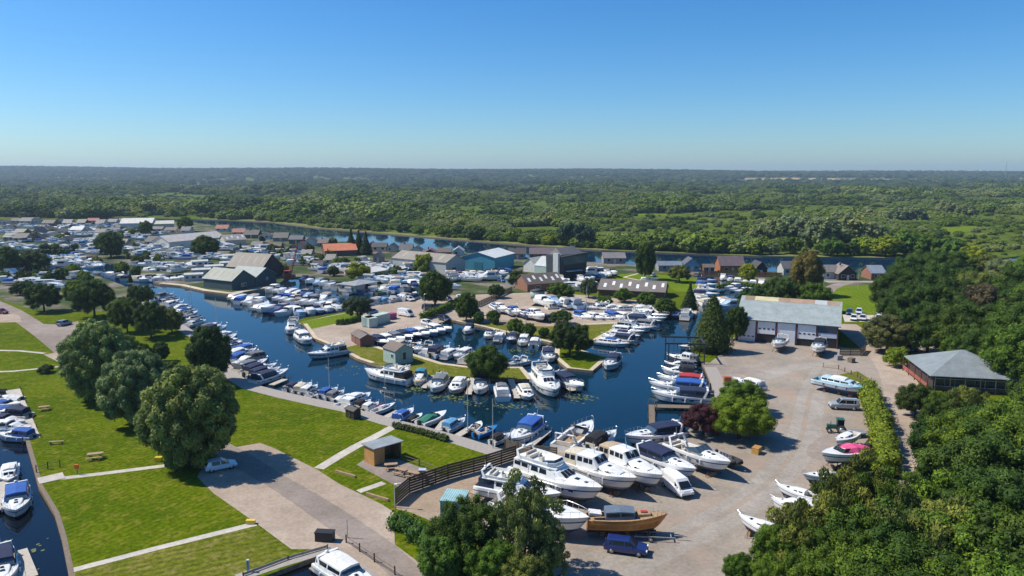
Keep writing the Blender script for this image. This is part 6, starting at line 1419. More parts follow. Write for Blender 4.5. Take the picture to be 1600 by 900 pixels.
def house_row(desc, items, group):
    items = sorted(items)
    for i, (px, py, wpx, wl, rf, rd) in enumerate(items):
        rn = {'dark': 'dark', 'slate': 'slate', 'brown': 'brown', 'redtile': 'red-tiled', 'white': 'white', 'pale': 'pale', 'grey': 'grey', 'felt': 'lead grey', 'orange': 'orange', 'purple': 'purple-brown', 'asb': 'fawn', 'cream': 'cream'}[rf]
        lab = f'{wl} bungalow with {rn} roof, {ordn(i + 1)} from left {desc}'
        if len(lab.split()) > 16: lab = f'{rn}-roofed bungalow, {ordn(i + 1)} from left {desc}'
        bungalow(px, py, wpx * .85, hr_.uniform(6, 8), hr_.uniform(2.1, 2.6), hr_.uniform(3.9, 5.0), wl, rf, lab, rd, group=group)
house_row('along the river between the pale shed and warehouse', [(392, 372, 26, 'brown', 'dark', 'ab'), (372, 368, 22, 'cream', 'redtile', 'ab'), (412, 374, 20, 'white', 'brown', 'd'), (438, 377, 26, 'grey', 'dark', 'ab'), (462, 381, 24, 'brown', 'slate', 'ab'), (484, 384, 18, 'white', 'slate', 'd'), (504, 386, 18, 'grey', 'brown', 'ab'), (592, 393, 26, 'cream', 'dark', 'ab'),
    (612, 394, 18, 'cream', 'dark', 'd'), (634, 397, 22, 'grey', 'slate', 'ab'), (650, 398, 18, 'white', 'dark', 'd'), (672, 402, 20, 'brown', 'redtile', 'd'), (694, 402, 24, 'brick', 'brown', 'ab'), (580, 391, 14, 'brick', 'brown', 'd'), (346, 362, 22, 'white', 'redtile', 'ab'), (716, 400, 18, 'white', 'pale', 'd')], 'riverside bungalows')
house_row('in the middle village rows', [(430, 392, 20, 'white', 'brown', 'ab'), (455, 398, 18, 'brown', 'dark', 'd'), (400, 390, 18, 'cream', 'grey', 'ab'), (478, 404, 18, 'grey', 'asb', 'ab'), (620, 412, 18, 'white', 'dark', 'ab'), (644, 418, 16, 'cream', 'brown', 'd'), (590, 410, 16, 'grey', 'brown', 'd'), (468, 392, 15, 'cream', 'redtile', 'd'), (515, 414, 16, 'white', 'asb', 'ab'), (495, 424, 18, 'grey', 'dark', 'ab')], 'village bungalows')
its = []; r2 = random.Random(9)
for x in range(4, 240, 17): its.append((x + r2.uniform(-4, 4), 351 + r2.uniform(-1.5, 2.5), r2.uniform(14, 22), r2.choice(['white', 'brown', 'grey', 'cream', 'white']), r2.choice(['dark', 'slate', 'brown', 'grey', 'felt', 'dark', 'redtile']), r2.choice(['ab', 'd'])))
house_row('in the farthest village row', its, 'far village bungalows'); its = []
for x in range(12, 300, 21): its.append((x + r2.uniform(-5, 5), 366 + r2.uniform(-3, 4), r2.uniform(15, 24), r2.choice(['white', 'brown', 'grey', 'cream']), r2.choice(['dark', 'slate', 'brown', 'asb', 'grey', 'white', 'felt']), r2.choice(['ab', 'd'])))
house_row('in the second farthest village row', its, 'far village bungalows'); its = []
for x in range(10, 120, 24): its.append((x + r2.uniform(-5, 5), 378 + r2.uniform(-3, 3), r2.uniform(16, 24), r2.choice(['white', 'brown', 'grey']), r2.choice(['dark', 'brown', 'asb', 'grey']), r2.choice(['ab', 'd'])))
for x in range(190, 260, 22): its.append((x + r2.uniform(-5, 5), 388 + r2.uniform(-5, 5), r2.uniform(16, 24), r2.choice(['white', 'brown', 'grey']), r2.choice(['dark', 'brown', 'asb', 'grey']), r2.choice(['ab', 'd'])))
house_row('in the third farthest village row', its, 'far village bungalows')
its = []
for x, y in ((30, 334), (48, 333), (402, 290), (420, 289.5), (300, 289), (322, 288.6), (290, 287.6), (344, 288), (262, 288)): its.append((x, y, 9 if y < 300 else 12, 'white', r2.choice(['redtile', 'brown']), 'ab'))
house_row('far off beyond the marsh', its, 'distant houses') if False else None
# fences
def fence(pts, h_, label, panel='old_boards', slats=True, post_step=2.0, col=None, name='fence', rails=3, cat='fence', postmat='dark_timber'):
    l = [P(*p) for p in pts]; o0 = l[0]; r = empty(name, (o0.x, o0.y, 0)); mb = MB()
    for a, b in zip(l[:-1], l[1:]):
        a = a - o0; b = b - o0; d = (b - a); L = d.length; an = math.atan2(d.y, d.x); n = max(1, int(L / post_step))
        for k in range(rails):
            zz = h_ * (k + .6) / rails; c = (a + b) / 2; mb.box((c.x, c.y, zz), (L, .04, h_ / rails * (.82 if slats else .12)), rz=an)
        for i in range(n + 1): q = a.lerp(b, i / n); MB().box((q.x, q.y, h_ / 2), (.1, .12, h_ + .12), rz=an).build('post', postmat, r)
    mb.build('slats', panel, r) if not col else mb.build('slats', 'cladding', r, col)
    tag(r, label, cat); return r
fence([(617, 790), (640, 770), (700, 749), (760, 733), (806, 718)], 2.1, 'curving dark slatted fence round the brown earth plot', rails=6, panel='dark_timber')
fence([(789, 703), (830, 712), (870, 716)], 1.6, 'dark slatted fence behind the blue-topped cruiser', rails=5)
fence([(1092, 430), (1122, 431)], 1.8, 'brown fence at head of the north-east basin', col=(.26, .12, .07))
fence([(1124, 431), (1152, 431)], 2.2, 'orange-brown fence below the large brown-roofed bungalow', col=(.50, .20, .07))
fence([(1178, 433), (1222, 434)], 2.0, 'rusty orange fence right of the black boathouse', col=(.46, .17, .07))
fence([(625, 718), (655, 728), (690, 741)], 1.0, 'low post and rail fence round the picnic terrace', slats=False, rails=2, post_step=2.4)
fence([(541, 848), (562, 862), (585, 878), (617, 898)], .9, 'low post and rail fence beside the bottom road', slats=False, rails=2, post_step=1.8)
fence([(57, 738), (75, 733), (94, 730)], 1.0, 'handrail fence at the left creek footbridge', slats=False, rails=2, post_step=1.5)
fence([(1286, 574), (1310, 577), (1340, 590), (1352, 604)], .9, 'short grey fence curving behind the blue-decked cruiser', slats=False, rails=3, post_step=2)
fence([(1312, 556), (1345, 556), (1352, 548)], 1.6, 'dark panel fence around the store beside the big shed', rails=4)
fence([(745, 480), (768, 470), (800, 455)], 1.6, 'dark wall-like fence between car park and tarpaulin boats', rails=4)
fence([(380, 900), (450, 874), (512, 856)], .35, 'heavy timber edging along the bottom dock', rails=1, post_step=2.5, panel='boardwalk')
# jetties, creek
pontoon((20, 609), (50, 686), 2.2, 'pale broad pier along the left creek', z=.05, mat='concrete_path'); pontoon((4, 752), (5, 795), 2.6, 'grey pontoon between the two left creek cruisers', z=.0); pontoon((20, 862), (36, 905), 2.6, 'grey plank pontoon in the bottom left corner', z=.0)
pontoon((60, 752), (100, 743), 2.4, 'pale landing platform at the head of the creek path', z=.08, mat='concrete_path', posts=False)
# boat hoist gantry over the berth
def gantry():
    r = empty('hoist_gantry'); c = P(1068, 562); r.location = (c.x, c.y, 0); r.rotation_euler = (0, 0, -.1)
    mt = (.04, .05, .05)
    for y in (-3.2, 3.2):
        MB().box((0, y, 4.3), (9.0, .28, .35)).build('beam', 'dull_metal', r, mt)
        for x in (-3.6, 3.9): MB().box((x, y, 1.7), (.22, .22, 5.0)).build('leg', 'dull_metal', r, mt)
    MB().box((3.9, 0, 4.3), (.26, 6.4, .3)).build('cross_beam', 'dull_metal', r, mt)
    for x in (-1.8, 1.8): MB().path([(x, -3.2, 4.2), (x, -2.6, 1.0), (x, 2.6, 1.0), (x, 3.2, 4.2)], .05, 4).build('sling', 'black_plastic', r)
    tag(r, 'dark steel boat hoist gantry over the right-hand quay', 'boat hoist')
gantry()
# red crane near the boathouse
def crane():
    p = P(452, 436); r = empty('boat_crane', (p.x, p.y, 0)); c = (.36, .05, .03)
    MB().box((0, 0, .9), (4.2, 2.6, 1.4)).build('chassis', 'dull_metal', r, c); MB().box((-.6, 0, 2.4), (2.4, 2.2, 1.8)).build('cab', 'dull_metal', r, c); MB().box((-.6, -1.12, 2.7), (1.2, .05, .8)).build('cab_window', 'dark_glass', r)
    mb = MB()
    for s in (-.3, .3):
        mb.tube((1, s, 2.5), (4.0, s * .6, 13.5), .1, n=4); mb.tube((.5, s, 3.0), (3.7, s * .6, 13.7), .07, n=4)
    for i in range(9): k = i / 9; mb.tube((1 + 3 * k, -.3, 2.5 + 11 * k), (.5 + 3.2 * (k + .1), .3, 3 + 10.7 * (k + .1)), .04, n=4)
    mb.build('jib', 'dull_metal', r, c); MB().tube((4.0, 0, 13.5), (4.0, 0, 6), .04, n=4).build('hoist_rope', 'steel', r)
    for x in (-1.5, 1.5):
        for y in (-1.3, 1.3): MB().cyl((x, y, .45), .45, .3, 12, axis='Y').build('wheel', 'tyre', r)
    tag(r, 'red lattice-jib crane right of the tall dark-roofed boathouse', 'crane')
crane()
# lamp posts and poles
def pole(px, py, h_, label, lamp=True, cat='lamp post', name='lamp_post'):
    p = P(px, py); r = empty(name, (p.x, p.y, 0)); MB().tube((0, 0, 0), (0, 0, h_), .07, .05, 6).build('column', 'aluminium', r)
    if lamp: MB().tube((0, 0, h_), (.5, -.1, h_ + .1), .04, n=4).build('arm', 'aluminium', r); MB().box((.6, -.1, h_ + .1), (.45, .2, .12)).build('lamp_head', 'gelcoat', r, (.6, .6, .6))
    tag(r, label, cat)
pole(617, 793, 3.0, 'lamp post at the lower end of the dark slatted fence'); pole(663, 489, 5.5, 'lamp post on the gravel park beside the hedge'); pole(916, 497, 9, 'tall thin pole in front of the skylight shed', False, 'pole', 'pole'); pole(807, 500, 4.5, 'slim lamp post on headland lawn between shrubs')
pole(543, 840, 2.2, 'grey sign post at the end of the roadside rail', False, 'post', 'post'); pole(822, 512, 4.8, 'slim lamp post near the inner basin quay'); pole(770, 700, 7.5, 'thin mooring pole behind the last quay boats', False, 'pole', 'pole'); pole(731, 676, 8.5, 'tall mooring mast with crossbar in the quay row', False, 'pole', 'pole')
pole(1340, 452, 6, 'thin pole at the top of the north-east lawn', False, 'pole', 'pole')
for i, (x, y, h_) in enumerate([(322, 545, 7), (340, 520, 9), (298, 500, 8), (300, 480, 8), (348, 545, 6), (262, 470, 9), (515, 612, 6.5)]): pole(x, y, h_, f'thin bare mast among the grass quay boats, {ordn(i + 1)} built upright spar' if False else f'thin bare mast, {ordn(sorted([322, 340, 298, 300, 348, 262, 515]).index(x) + 1)} from left among the grass quay boats', False, 'mast', 'mooring_mast')
# ------------------------------------------------------------------ vehicles
def wheel(par, x, y, r=.32, w_=.2):
    wh = MB().cyl((0, 0, 0), r, w_, 16, axis='Y').build('wheel', 'tyre', par, loc=(x, y, r)); MB().cyl((0, (1 if y > 0 else -1) * .012, 0), r * .62, w_, 12, axis='Y').build('rim', 'rim', wh)
def car(kind, col):
    L, W, H, bz = {'hatch': (4.1, 1.75, 1.5, .95), 'estate': (4.6, 1.85, 1.52, 1.0), 'suv': (4.7, 1.9, 1.85, 1.15), 'van': (5.2, 2.0, 2.15, 1.25)}[kind]
    nm = {'hatch': 'hatchback_car', 'estate': 'estate_car', 'suv': 'off_road_car', 'van': 'panel_van'}[kind]; r = empty(nm); w_ = W / 2
    pr = {'hatch': [(-.5, .45, .80), (-.49, .35, .98), (-.3, .3, 1), (.18, .3, .98), (.30, .3, .92), (.44, .32, .80), (.495, .38, .66)], 'estate': [(-.5, .45, .9), (-.49, .35, 1), (-.3, .3, 1), (.15, .3, .98), (.28, .3, .94), (.45, .32, .82), (.495, .4, .66)],
          'suv': [(-.5, .5, 1.0), (-.49, .42, 1.02), (-.3, .4, 1.02), (.15, .4, 1.02), (.26, .4, .98), (.46, .42, .92), (.495, .5, .75)], 'van': [(-.5, .4, 1.0), (-.49, .35, 1.0), (-.2, .32, 1.0), (.2, .32, 1.0), (.38, .32, .95), (.46, .35, .82), (.498, .4, .6)]}[kind]
    rings = []
    for x, z0, zf in pr:
        zt = bz * zf; k = 1 - .10 * max(0, abs(x) - .35) / .15; ww = w_ * k
        rings.append([(x * L, ww * .92, z0), (x * L, ww, z0 + .18), (x * L, ww, zt - .12), (x * L, ww * .93, zt), (x * L, -ww * .93, zt), (x * L, -ww, zt - .12), (x * L, -ww, z0 + .18), (x * L, -ww * .92, z0)])
    mb = MB(); mb.loft(rings, closed=True, caps=(True, True)); body = mb.build('body', 'paint', r, col)
    cab = {'hatch': [(-.47, -.40), (.27, .05)], 'estate': [(-.49, -.43), (.26, .08)], 'suv': [(-.49, -.47), (.24, .13)], 'van': [(-.495, -.485), (.40, .22)]}[kind]
    (xr0, xr1), (xf0, xf1) = cab; zb = bz * .98; g = MB()
    lo = [(xr0 * L, w_ * .90), (xf0 * L, w_ * .86)]; hi = [(xr1 * L, w_ * .76), (xf1 * L, w_ * .74)]
    if kind == 'van': hi = [(xr1 * L, w_ * .88), (xf1 * L, w_ * .82)]; lo = [(xr0 * L, w_ * .94), (xf0 * L, w_ * .88)]
    ring = lambda pt, z: [(pt[0][0], pt[0][1], z), (pt[1][0], pt[1][1], z), (pt[1][0], -pt[1][1], z), (pt[0][0], -pt[0][1], z)]
    gm = MB(); gm.loft([ring(lo, zb - .02), ring(hi, H - .04)], closed=True); gm.build('greenhouse', 'paint' if kind == 'van' else 'dark_glass', r, col)
    t = MB(); rr = ring([(hi[0][0] - .02, hi[0][1] + .01), (hi[1][0] + .02, hi[1][1] + .01)], H - .04); r2 = ring([(hi[0][0] + .12, hi[0][1] * .85), (hi[1][0] - .12, hi[1][1] * .85)], H + .02); t.loft([rr, r2], closed=True, caps=(False, True)); t.build('roof', 'paint', r, col)
    if kind == 'van':
        x0, x1 = xf0 * L, xf1 * L; MB().quad((x0 + .06, w_ * .78, zb + .04), (x0 + .06, -w_ * .78, zb + .04), (x1 + .30, -w_ * .70, H - .26), (x1 + .30, w_ * .70, H - .26)).build('windscreen', 'dark_glass', r)
        for s in (1, -1): MB().quad((x0 - .35, s * (w_ * .90 + .02), zb), (x0 - 1.15, s * (w_ * .92 + .02), zb), (x0 - 1.15, s * (w_ * .87 + .025), H - .4), (x1 - .2, s * (w_ * .85 + .03), H - .4)).build('side_window', 'dark_glass', r)
    else:
        for s in (1, -1):
            for xx in (-.30 * L, -.02 * L, ): 
                k0 = (w_ * .89 + .015); k1 = w_ * .76 + .015; MB().add([(xx - .05, s * k0, zb), (xx + .05, s * k0, zb), (xx + .02, s * k1, H - .05), (xx - .06, s * k1, H - .05)], [(0, 1, 2, 3)]).build('door_pillar', 'paint', r, col)
            mbp = MB(); mbp.tube((xf0 * L, s * w_ * .87, zb), (xf1 * L, s * w_ * .75, H - .03), .045, n=4); mbp.add([(xr0 * L - .02, s * (w_ * .9 + .02), zb - .02), (xr0 * L + .55, s * (w_ * .9 + .02), zb - .02), (xr1 * L + .42, s * (w_ * .76 + .025), H - .04), (xr1 * L - .02, s * (w_ * .76 + .025), H - .04)], [(0, 1, 2, 3)]); mbp.build('roof_pillar', 'paint', r, col)
    if kind == 'suv':
        rk = MB(); 
        for s in (1, -1): rk.tube((-.44 * L, s * w_ * .66, H + .08), (.10 * L, s * w_ * .66, H + .08), .03, n=4)
        rk.build('roof_rail', 'black_plastic', r)
    for s in (1, -1):
        MB().box((pr[-1][0] * L - .06, s * w_ * .68, bz * .66), (.16, .38, .16)).build('headlight', 'white_light', r); MB().box((-.498 * L, s * w_ * .74, bz * .8), (.08, .26, .22)).build('tail_light', 'red_light', r)
        MB().box((xf0 * L - .55, s * (w_ * .98 + .08), bz + .06), (.14, .18, .14)).build('wing_mirror', 'paint', r, col)
    wr = .40 if kind == 'suv' else .33
    for x in (.31 * L, -.31 * L):
        for s in (1, -1): wheel(r, x, s * (w_ - .12), wr)
    for x in (.31 * L, -.31 * L):
        pass
    MB().box((L * .497, 0, .45), (.06, W * .82, .18)).build('bumper', 'black_plastic', r)
    return r
CP = {}
def put_car(kind, px, py, dpx, col, label, cat='car', group=None, s=1):
    if kind not in CP: CP[kind] = car(kind, col); r = CP[kind]
    else: r = copy_tree(CP[kind])
    p = P(px, py); q = P(px + dpx[0], py + dpx[1]); r.location = (p.x, p.y, 0); r.rotation_euler = (0, 0, math.atan2(q.y - p.y, q.x - p.x))
    for ch in r.children:
        if ch.name.split('.')[0] in ('body', 'roof', 'door_pillar', 'roof_pillar', 'wing_mirror') or (kind == 'van' and ch.name.startswith('greenhouse')): ch.color = tuple(col) + (1,)
    tag(r, label, cat, group); return r
put_car('hatch', 345, 733, (20, -4), (.62, .68, .74), 'pale silver-blue hatchback in the shade of the big willow')
put_car('van', 1057, 767, (20, 15), (.80, .80, .80), 'white panel van parked in front of the propped cruisers', 'van')
put_car('estate', 978, 862, (-20, -4) if False else (22, 3), (.012, .025, .13), 'dark blue estate car below the varnished wooden boat')
put_car('suv', 1318, 639, (-20, -1), (.33, .35, .38), 'silver off-road car beside the yellow-green hedge')
put_car('hatch', 101, 508, (20, -5), (.25, .30, .38), 'blue-grey car parked on the lay-by near the pale willow')
put_car('hatch', 2, 490, (20, 1), (.25, .03, .03), 'dark red car cut by the left edge on the lane')
put_car('van', 634, 494, (18, 3), (.78, .78, .78), 'white van on the gravel beside the green containers', 'van')
put_car('suv', 672, 485, (18, 1), (.03, .04, .05), 'dark off-road car parked by the gravel hedge')
put_car('estate', 695, 501, (18, 5), (.02, .03, .06), 'dark blue car on the gravel above the white one')
put_car('hatch', 668, 508, (18, 4), (.78, .78, .78), 'small white car parked at the basin edge')
put_car('hatch', 582, 490, (16, -5), (.04, .20, .5), 'bright blue car behind the mown lawn hedge')
put_car('suv', 744, 492, (16, 3), (.02, .02, .025), 'black off-road car under the gravel-edge tree')
put_car('suv', 855, 502, (16, 3), (.025, .03, .03), 'black pick-up like car beside the headland dark shrub')
put_car('estate', 1420, 548, (16, 6), (.03, .06, .22), 'dark blue car parked by the pavilion roof')
put_car('hatch', 1412, 541, (16, 6), (.3, .03, .03), 'red car behind the dark blue one near the pavilion')
put_car('estate', 1486, 545, (16, 1), (.02, .02, .025), 'black car behind the pavilion roof')
for i, (x, y, c, l) in enumerate([(1327, 491, (.03, .05, .1), 'dark car at left of the car park back row'), (1342, 490, (.6, .68, .78), 'silver-blue car in the car park back row'), (1334, 500, (.8, .8, .8), 'white car at left of the car park front row'), (1348, 500, (.6, .6, .62), 'silver car in the car park front row'), (1374, 490, (.02, .02, .025), 'black car at right of the car park back row'), (1373, 500, (.8, .8, .8), 'white car at right of the car park front row'), (1394, 491, (.12, .15, .2), 'grey car at the tree edge of the car park')]):
    put_car('hatch', x, y, (-3, 10), c, l, group='cars in the small car park')
r3 = random.Random(4)
for i, (x, y) in enumerate([(700, 470), (722, 468), (838, 461), (862, 460), (640, 470), (784, 440), (1020, 432), (1062, 433), (1090, 432)]):
    c = r3.choice([(.7, .7, .7), (.03, .04, .06), (.2, .22, .25), (.3, .03, .03), (.03, .1, .3)]); put_car('estate' if i % 2 else 'hatch', x, y, (12, r3.choice([-4, 3])), c, f'far parked car, {ordn(sorted([700, 722, 838, 862, 640, 784, 1020, 1062, 1090]).index(x) + 1)} from left among the yards by the warehouses', group='cars among the far yards')
# tractor
def tractor():
    p = P(1307, 676); r = empty('tractor', (p.x, p.y, 0), 2.9); r.scale = (.85, .85, .85); g = (.02, .09, .03)
    MB().box((.9, 0, 1.15), (1.7, .7, .7)).build('bonnet', 'paint', r, g); MB().box((-.5, 0, 1.0), (1.4, 1.2, .6)).build('chassis', 'paint', r, g); MB().box((-.5, 0, 2.0), (1.2, 1.3, 1.2)).build('cab', 'dark_glass', r); MB().box((-.5, 0, 2.65), (1.35, 1.45, .12)).build('roof', 'paint', r, g)
    for s in (1, -1): wheel(r, -.7, s * .85, .8, .4); wheel(r, 1.3, s * .7, .45, .28)
    MB().tube((1.1, .2, 1.5), (1.1, .2, 2.3), .05, n=6).build('exhaust_pipe', 'black_plastic', r); tag(r, 'green tractor beside the hedge below the silver car', 'tractor')
    p = P(1335, 682); r = empty('boat_trailer', (p.x, p.y, 0), .2)
    MB().box((0, 0, .6), (5, .15, .12)).build('frame', 'dull_metal', r, (.2, .2, .2)); MB().box((0, 0, .72), (3.6, 1.8, .08)).build('bed', 'dull_metal', r, (.25, .25, .25))
    for s in (1, -1): wheel(r, -.6, s * .9, .33)
    tag(r, 'empty grey flat trailer behind the green tractor', 'trailer')
    p = P(1022, 842); r = empty('boat_trailer', (p.x, p.y, 0), -.1)
    mb = MB(); mb.box((0, .6, .5), (4.5, .1, .12)); mb.box((0, -.6, .5), (4.5, .1, .12)); mb.box((-2, 0, .5), (.1, 1.3, .1)); mb.box((1.8, 0, .5), (.1, 1.3, .1)); mb.tube((2.2, 0, .5), (3.6, 0, .45), .06, n=5); mb.build('frame', 'dull_metal', r, (.3, .3, .3))
    for s in (1, -1): wheel(r, -.4, s * .85, .3)
    tag(r, 'low bare trailer below the bow of the wooden boat', 'trailer')
tractor()
def fork():
    p = P(1137, 728); r = empty('rigid_inflatable', (p.x, p.y, 0.5), -1.0)
    mb = MB()
    for s in (1, -1): mb.path([(-2, s * .8, .5), (.6, s * .85, .55), (1.8, s * .5, .7), (2.3, 0, .8)], .28, 8)
    mb.build('tube', 'fabric', r, (.03, .03, .035)); MB().box((0, 0, .3), (3.6, 1.2, .3)).build('hull', 'gelcoat', r, (.1, .1, .1)); MB().box((-2.1, 0, .8), (.35, .35, .9)).build('outboard_motor', 'black_plastic', r)
    tag(r, 'black inflatable dinghy behind the rightmost propped cruiser', 'boat')
fork()
# picnic furniture
def picnic(px, py, rz, label, s=1.0):
    p = P(px, py); r = empty('picnic_table', (p.x, p.y, 0), rz); r.scale = (s, s, s)
    MB().box((0, 0, .75), (1.8, .75, .06)).build('table_top', 'timber', r, None)
    for s_ in (1, -1): MB().box((0, s_ * .75, .45), (1.8, .26, .05)).build('bench_seat', 'timber', r)
    for x in (-.6, .6):
        mb = MB(); mb.tube((x, -.8, 0), (x, -.25, .74), .05, n=4); mb.tube((x, .8, 0), (x, .25, .74), .05, n=4); mb.box((x, 0, .40), (.08, 1.7, .09)); mb.build('trestle', 'timber', r)
    tag(r, label, 'picnic table')
picnic(611, 733, .2, 'picnic table nearest the wooden shelter'); picnic(627, 741, -.5, 'pale picnic table in the middle of the terrace'); picnic(647, 746, -.4, 'picnic table nearest the dark slatted fence'); picnic(149, 717, .3, 'round weathered picnic table on the left lawn', 1.1); picnic(69, 641, .4, 'grey picnic table on the lawn by the left pier', .9)
def simple(name, px, py, boxes, label, cat, rz=0):
    p = P(px, py); r = empty(name, (p.x, p.y, 0), rz)
    for pn, c, d, m, col in boxes: MB().box(c, d).build(pn, m, r, col)
    tag(r, label, cat)
simple('bench', 88, 694, [('seat', (0, 0, .45), (2.0, .4, .06), 'timber', None), ('leg', (-.8, 0, .22), (.1, .36, .44), 'timber', None), ('leg', (.8, 0, .22), (.1, .36, .44), 'timber', None)], 'plain low wooden bench on the left lawn', 'bench', .15)
simple('life_ring_post', 121, 741, [('post', (0, 0, .6), (.1, .1, 1.2), 'timber', None), ('housing', (0, -.05, 1.1), (.55, .2, .6), 'orange_plastic', None)], 'orange lifebuoy post beside the creek footpath', 'lifebuoy')
simple('grit_bin', 248, 721, [('bin', (0, 0, .3), (.9, .5, .55), 'gelcoat', (.75, .5, .03)), ('lid', (0, 0, .62), (.96, .56, .1), 'gelcoat', (.8, .55, .05))], 'yellow bin at the end of the creek footpath', 'bin')
simple('grit_bin', 392, 818, [('bin', (0, 0, .2), (1.0, .4, .35), 'gelcoat', (.75, .5, .03)), ('lid', (0, 0, .42), (1.06, .46, .08), 'gelcoat', (.8, .55, .05))], 'yellow bin at the end of the lower footpath', 'bin')
simple('rubbish_bin', 508, 844, [('bin', (0, 0, .5), (2.0, .9, 1.0), 'black_plastic', None), ('lid', (0, 0, 1.04), (2.1, 1.0, .1), 'black_plastic', None)], 'black covered bin standing on the gravel by the dock', 'bin', -.1)
simple('service_pillar', 388, 893, [('column', (0, 0, .6), (.2, .2, 1.2), 'gelcoat', (.1, .25, .5)), ('cap', (0, 0, 1.25), (.26, .26, .1), 'gelcoat', (.6, .6, .6))], 'small blue service pillar at the bottom dock edge', 'power pillar')
simple('barbecue_stand', 660, 745, [('cabinet', (0, 0, .5), (.9, .7, 1.0), 'wall_paint', (.45, .24, .08)), ('worktop', (0, 0, 1.03), (1.0, .8, .08), 'gelcoat', (.5, .55, .6))], 'square wooden barbecue stand on the picnic terrace', 'barbecue')
simple('litter_bin', 668, 757, [('bin', (0, 0, .45), (.45, .45, .9), 'black_plastic', None), ('lid', (0, 0, .93), (.5, .5, .06), 'black_plastic', None)], 'black litter bin at terrace corner', 'bin')
for i, (x, y) in enumerate([(540, 742), (590, 778)]):
    simple('timber_beam', x, y, [('beam', (0, 0, .15), (3.6, .25, .3), 'timber', None)], ['upper parking beam at the grass edge', 'lower parking beam at the grass edge'][i], 'beam', -.55)
simple('sand_heap', 772, 600, [('bin', (0, 0, 0.2), (.01, .01, .01), 'timber', None)], 'x', 'x') if False else None
# bollards with reds at the shed, clutter of the yard
for i, (x, y, c, l) in enumerate([(1136, 596, (.45, .14, .06), 'rusty orange frame beside the white covered cruiser'), (1310, 562, (.30, .32, .33), 'grey crate left in the store beside the big shed'), (1330, 566, (.20, .16, .12), 'brown crate in the store beside the big shed'), (1182, 708, (.55, .3, .08), 'orange crate at the foot of the golden shrub'), (703, 796, (.5, .3, .12), 'leaning plank pile inside the dark fence')]):
    simple('crate', x, y, [('box', (0, 0, .45), (1.4, 1.0, .9), 'wall_paint', c), ('lid', (0, 0, .93), (1.44, 1.04, .06), 'wall_paint', [k * .8 for k in c]), ('runner', (0, -.4, -.02), (1.4, .1, .1), 'timber', None)], l, 'crate', .3 * i)
# far masts on the skyline
for x, yb, h_, l in ((261, 262, 52, 'left one of two radio masts on the far skyline'), (290, 262, 48, 'right one of two radio masts on the far skyline'), (1562, 268, 70, 'lone radio mast on the far right skyline')):
    u = (x - 800) / FPX; y = 3800.0; zz = hill_h(u * y, y); r = empty('radio_mast', (u * y, y, zz)); mb = MB()
    for a in range(3): mb.tube((3 * math.cos(a * 2.1), 3 * math.sin(a * 2.1), 0), (.5 * math.cos(a * 2.1), .5 * math.sin(a * 2.1), h_), .5, .35, 4)
    mb.build('lattice', 'dull_metal', r, (.25, .28, .32)); MB().tube((0, 0, h_), (0, 0, h_ + 12), .4, n=4).build('aerial', 'dull_metal', r, (.3, .3, .3)); tag(r, l, 'radio mast')
def pads():
    rg = random.Random(8); mb = MB()
    for x0, y0, n, sx, sy in ((700, 617, 60, 14, 3), (735, 626, 25, 10, 3), (800, 630, 45, 22, 3), (650, 604, 30, 8, 3), (905, 618, 60, 14, 4), (770, 640, 4, 40, 4), (60, 850, 5, 22, 8), (30, 830, 3, 30, 6), (70, 690, 1, 1, 1), (815, 545, 50, 22, 3), (660, 568, 1, 1, 1), (545, 575, 10, 14, 6)):
        for i in range(n):
            p = P(x0 + rg.gauss(0, sx), y0 + rg.gauss(0, sy)); g = ground_at(p.x, p.y)
            if not g or not g[3]: continue
            r = rg.uniform(.12, .34); a0 = rg.random() * 6; mb.add([(p.x + r * math.cos(a0 + k) * rg.uniform(.7, 1), p.y + r * math.sin(a0 + k), -.52 + rg.uniform(0, .02)) for k in (0, 1.05, 2.1, 3.14, 4.2, 5.2)], [(0, 1, 2, 3, 4, 5)])
    o = mb.build('water_lilies', 'lily_leaf'); o['kind'] = 'stuff'
pads()
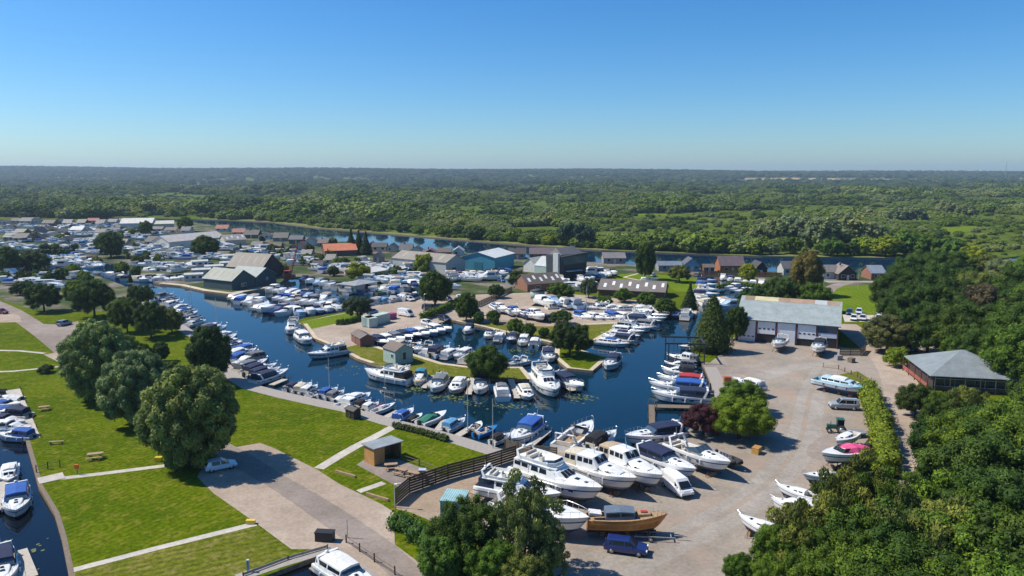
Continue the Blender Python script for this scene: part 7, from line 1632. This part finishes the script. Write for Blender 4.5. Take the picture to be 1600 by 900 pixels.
# the boats too far and too many to tell apart
def boat_mass():
    rg = random.Random(77); mb = MB(); src = {k: lowboat(k, True) for k in ('cruiser', 'river', 'open', 'fly')}; cn = ['white', 'navy', 'blue', 'grey', 'cream', 'lightblue', 'white']; mats = ['gelcoat', 'dark_glass', 'teak'] 
    for c in cn: m = fabric_mat(CAN[c]); MATS['canvas_' + c] = m; mats.append('canvas_' + c)
    zones = [((5, 356), (250, 356), 3, 2.5, 26), ((0, 364), (190, 370), 4, 2.5, 34), ((20, 376), (180, 380), 5, 3, 30), ((170, 372), (262, 376), 4, 3, 16), ((0, 386), (60, 394), 5, 4, 10), ((0, 414), (150, 418), 5, 4, 22), ((10, 444), (110, 452), 4, 4, 9), ((178, 392), (250, 400), 5, 4, 18), ((210, 414), (290, 424), 5, 4, 14), ((300, 384), (420, 396), 5, 4, 16), ((330, 402), (380, 410), 5, 4, 8), ((440, 408), (530, 420), 6, 5, 14), ((560, 414), (660, 440), 5, 5, 16), ((570, 440), (650, 446), 4, 3, 12), ((870, 424), (955, 432), 4, 3, 8), ((500, 424), (620, 428), 5, 4, 16), ((620, 446), (700, 450), 5, 4, 10), ((380, 398), (470, 402), 5, 4, 12), ((0, 404), (120, 410), 5, 3, 14), ((220, 388), (300, 394), 6, 4, 12), ((120, 392), (170, 398), 5, 3, 10), ((250, 402), (330, 406), 5, 4, 10), ((0, 432), (120, 438), 6, 4, 12), ((640, 420), (700, 424), 4, 3, 5), ((150, 366), (260, 368), 4, 2, 14), ((700, 440), (780, 436), 4, 3, 8), ((845, 446), (930, 452), 4, 3, 8)]
    for a, b, jx, jy, n in zones:
        for i in range(n):
            t = (i + rg.random()) / n; p = P(a[0] + (b[0] - a[0]) * t + rg.uniform(-jx, jx), a[1] + (b[1] - a[1]) * t + rg.uniform(-jy, jy)); k = rg.choice(list(src)); s = src[k]; an = rg.choice([.2, .3, -.3, 3.3, 1.2]) + rg.uniform(-.15, .15); z = rg.choice([-.4, .5, .7]); sc = rg.uniform(.75, 1.0); M = Matrix.Rotation(an, 3, 'Z'); cc_ = 3 + rg.randrange(len(cn)); g = ground_at(p.x, p.y); z = -.5 if g and g[3] else .6; o = len(mb.v)
            mb.v += [tuple(M @ (Vector(v) * sc) + Vector((p.x, p.y, z))) for v in s.v]; mb.f += [[o + q for q in f] for f in s.f]; mb.m += [cc_ if m_ == 3 else m_ for m_ in s.m]; mb.sm += s.sm
    o = mb.build('distant_boats', mats, None, WHITE); o['kind'] = 'stuff'
boat_mass()
# tidy: anything labelled too long or twice is told on the console
bad = [(k, v) for k, v in USED.items() if len(v) > 1 or not 4 <= len(k.replace('-', ' ').split()) <= 18]
print('LABELS', len(USED), 'dups', [k for k, v in USED.items() if len(v) > 1][:10], 'long', [k for k in USED if len(k.split()) > 16][:12], 'short', [k for k in USED if len(k.split()) < 4])
cc = {}
for o in COL.objects:
    if 'category' in o: cc[o['category']] = cc.get(o['category'], 0) + 1
print('COUNTS', cc)
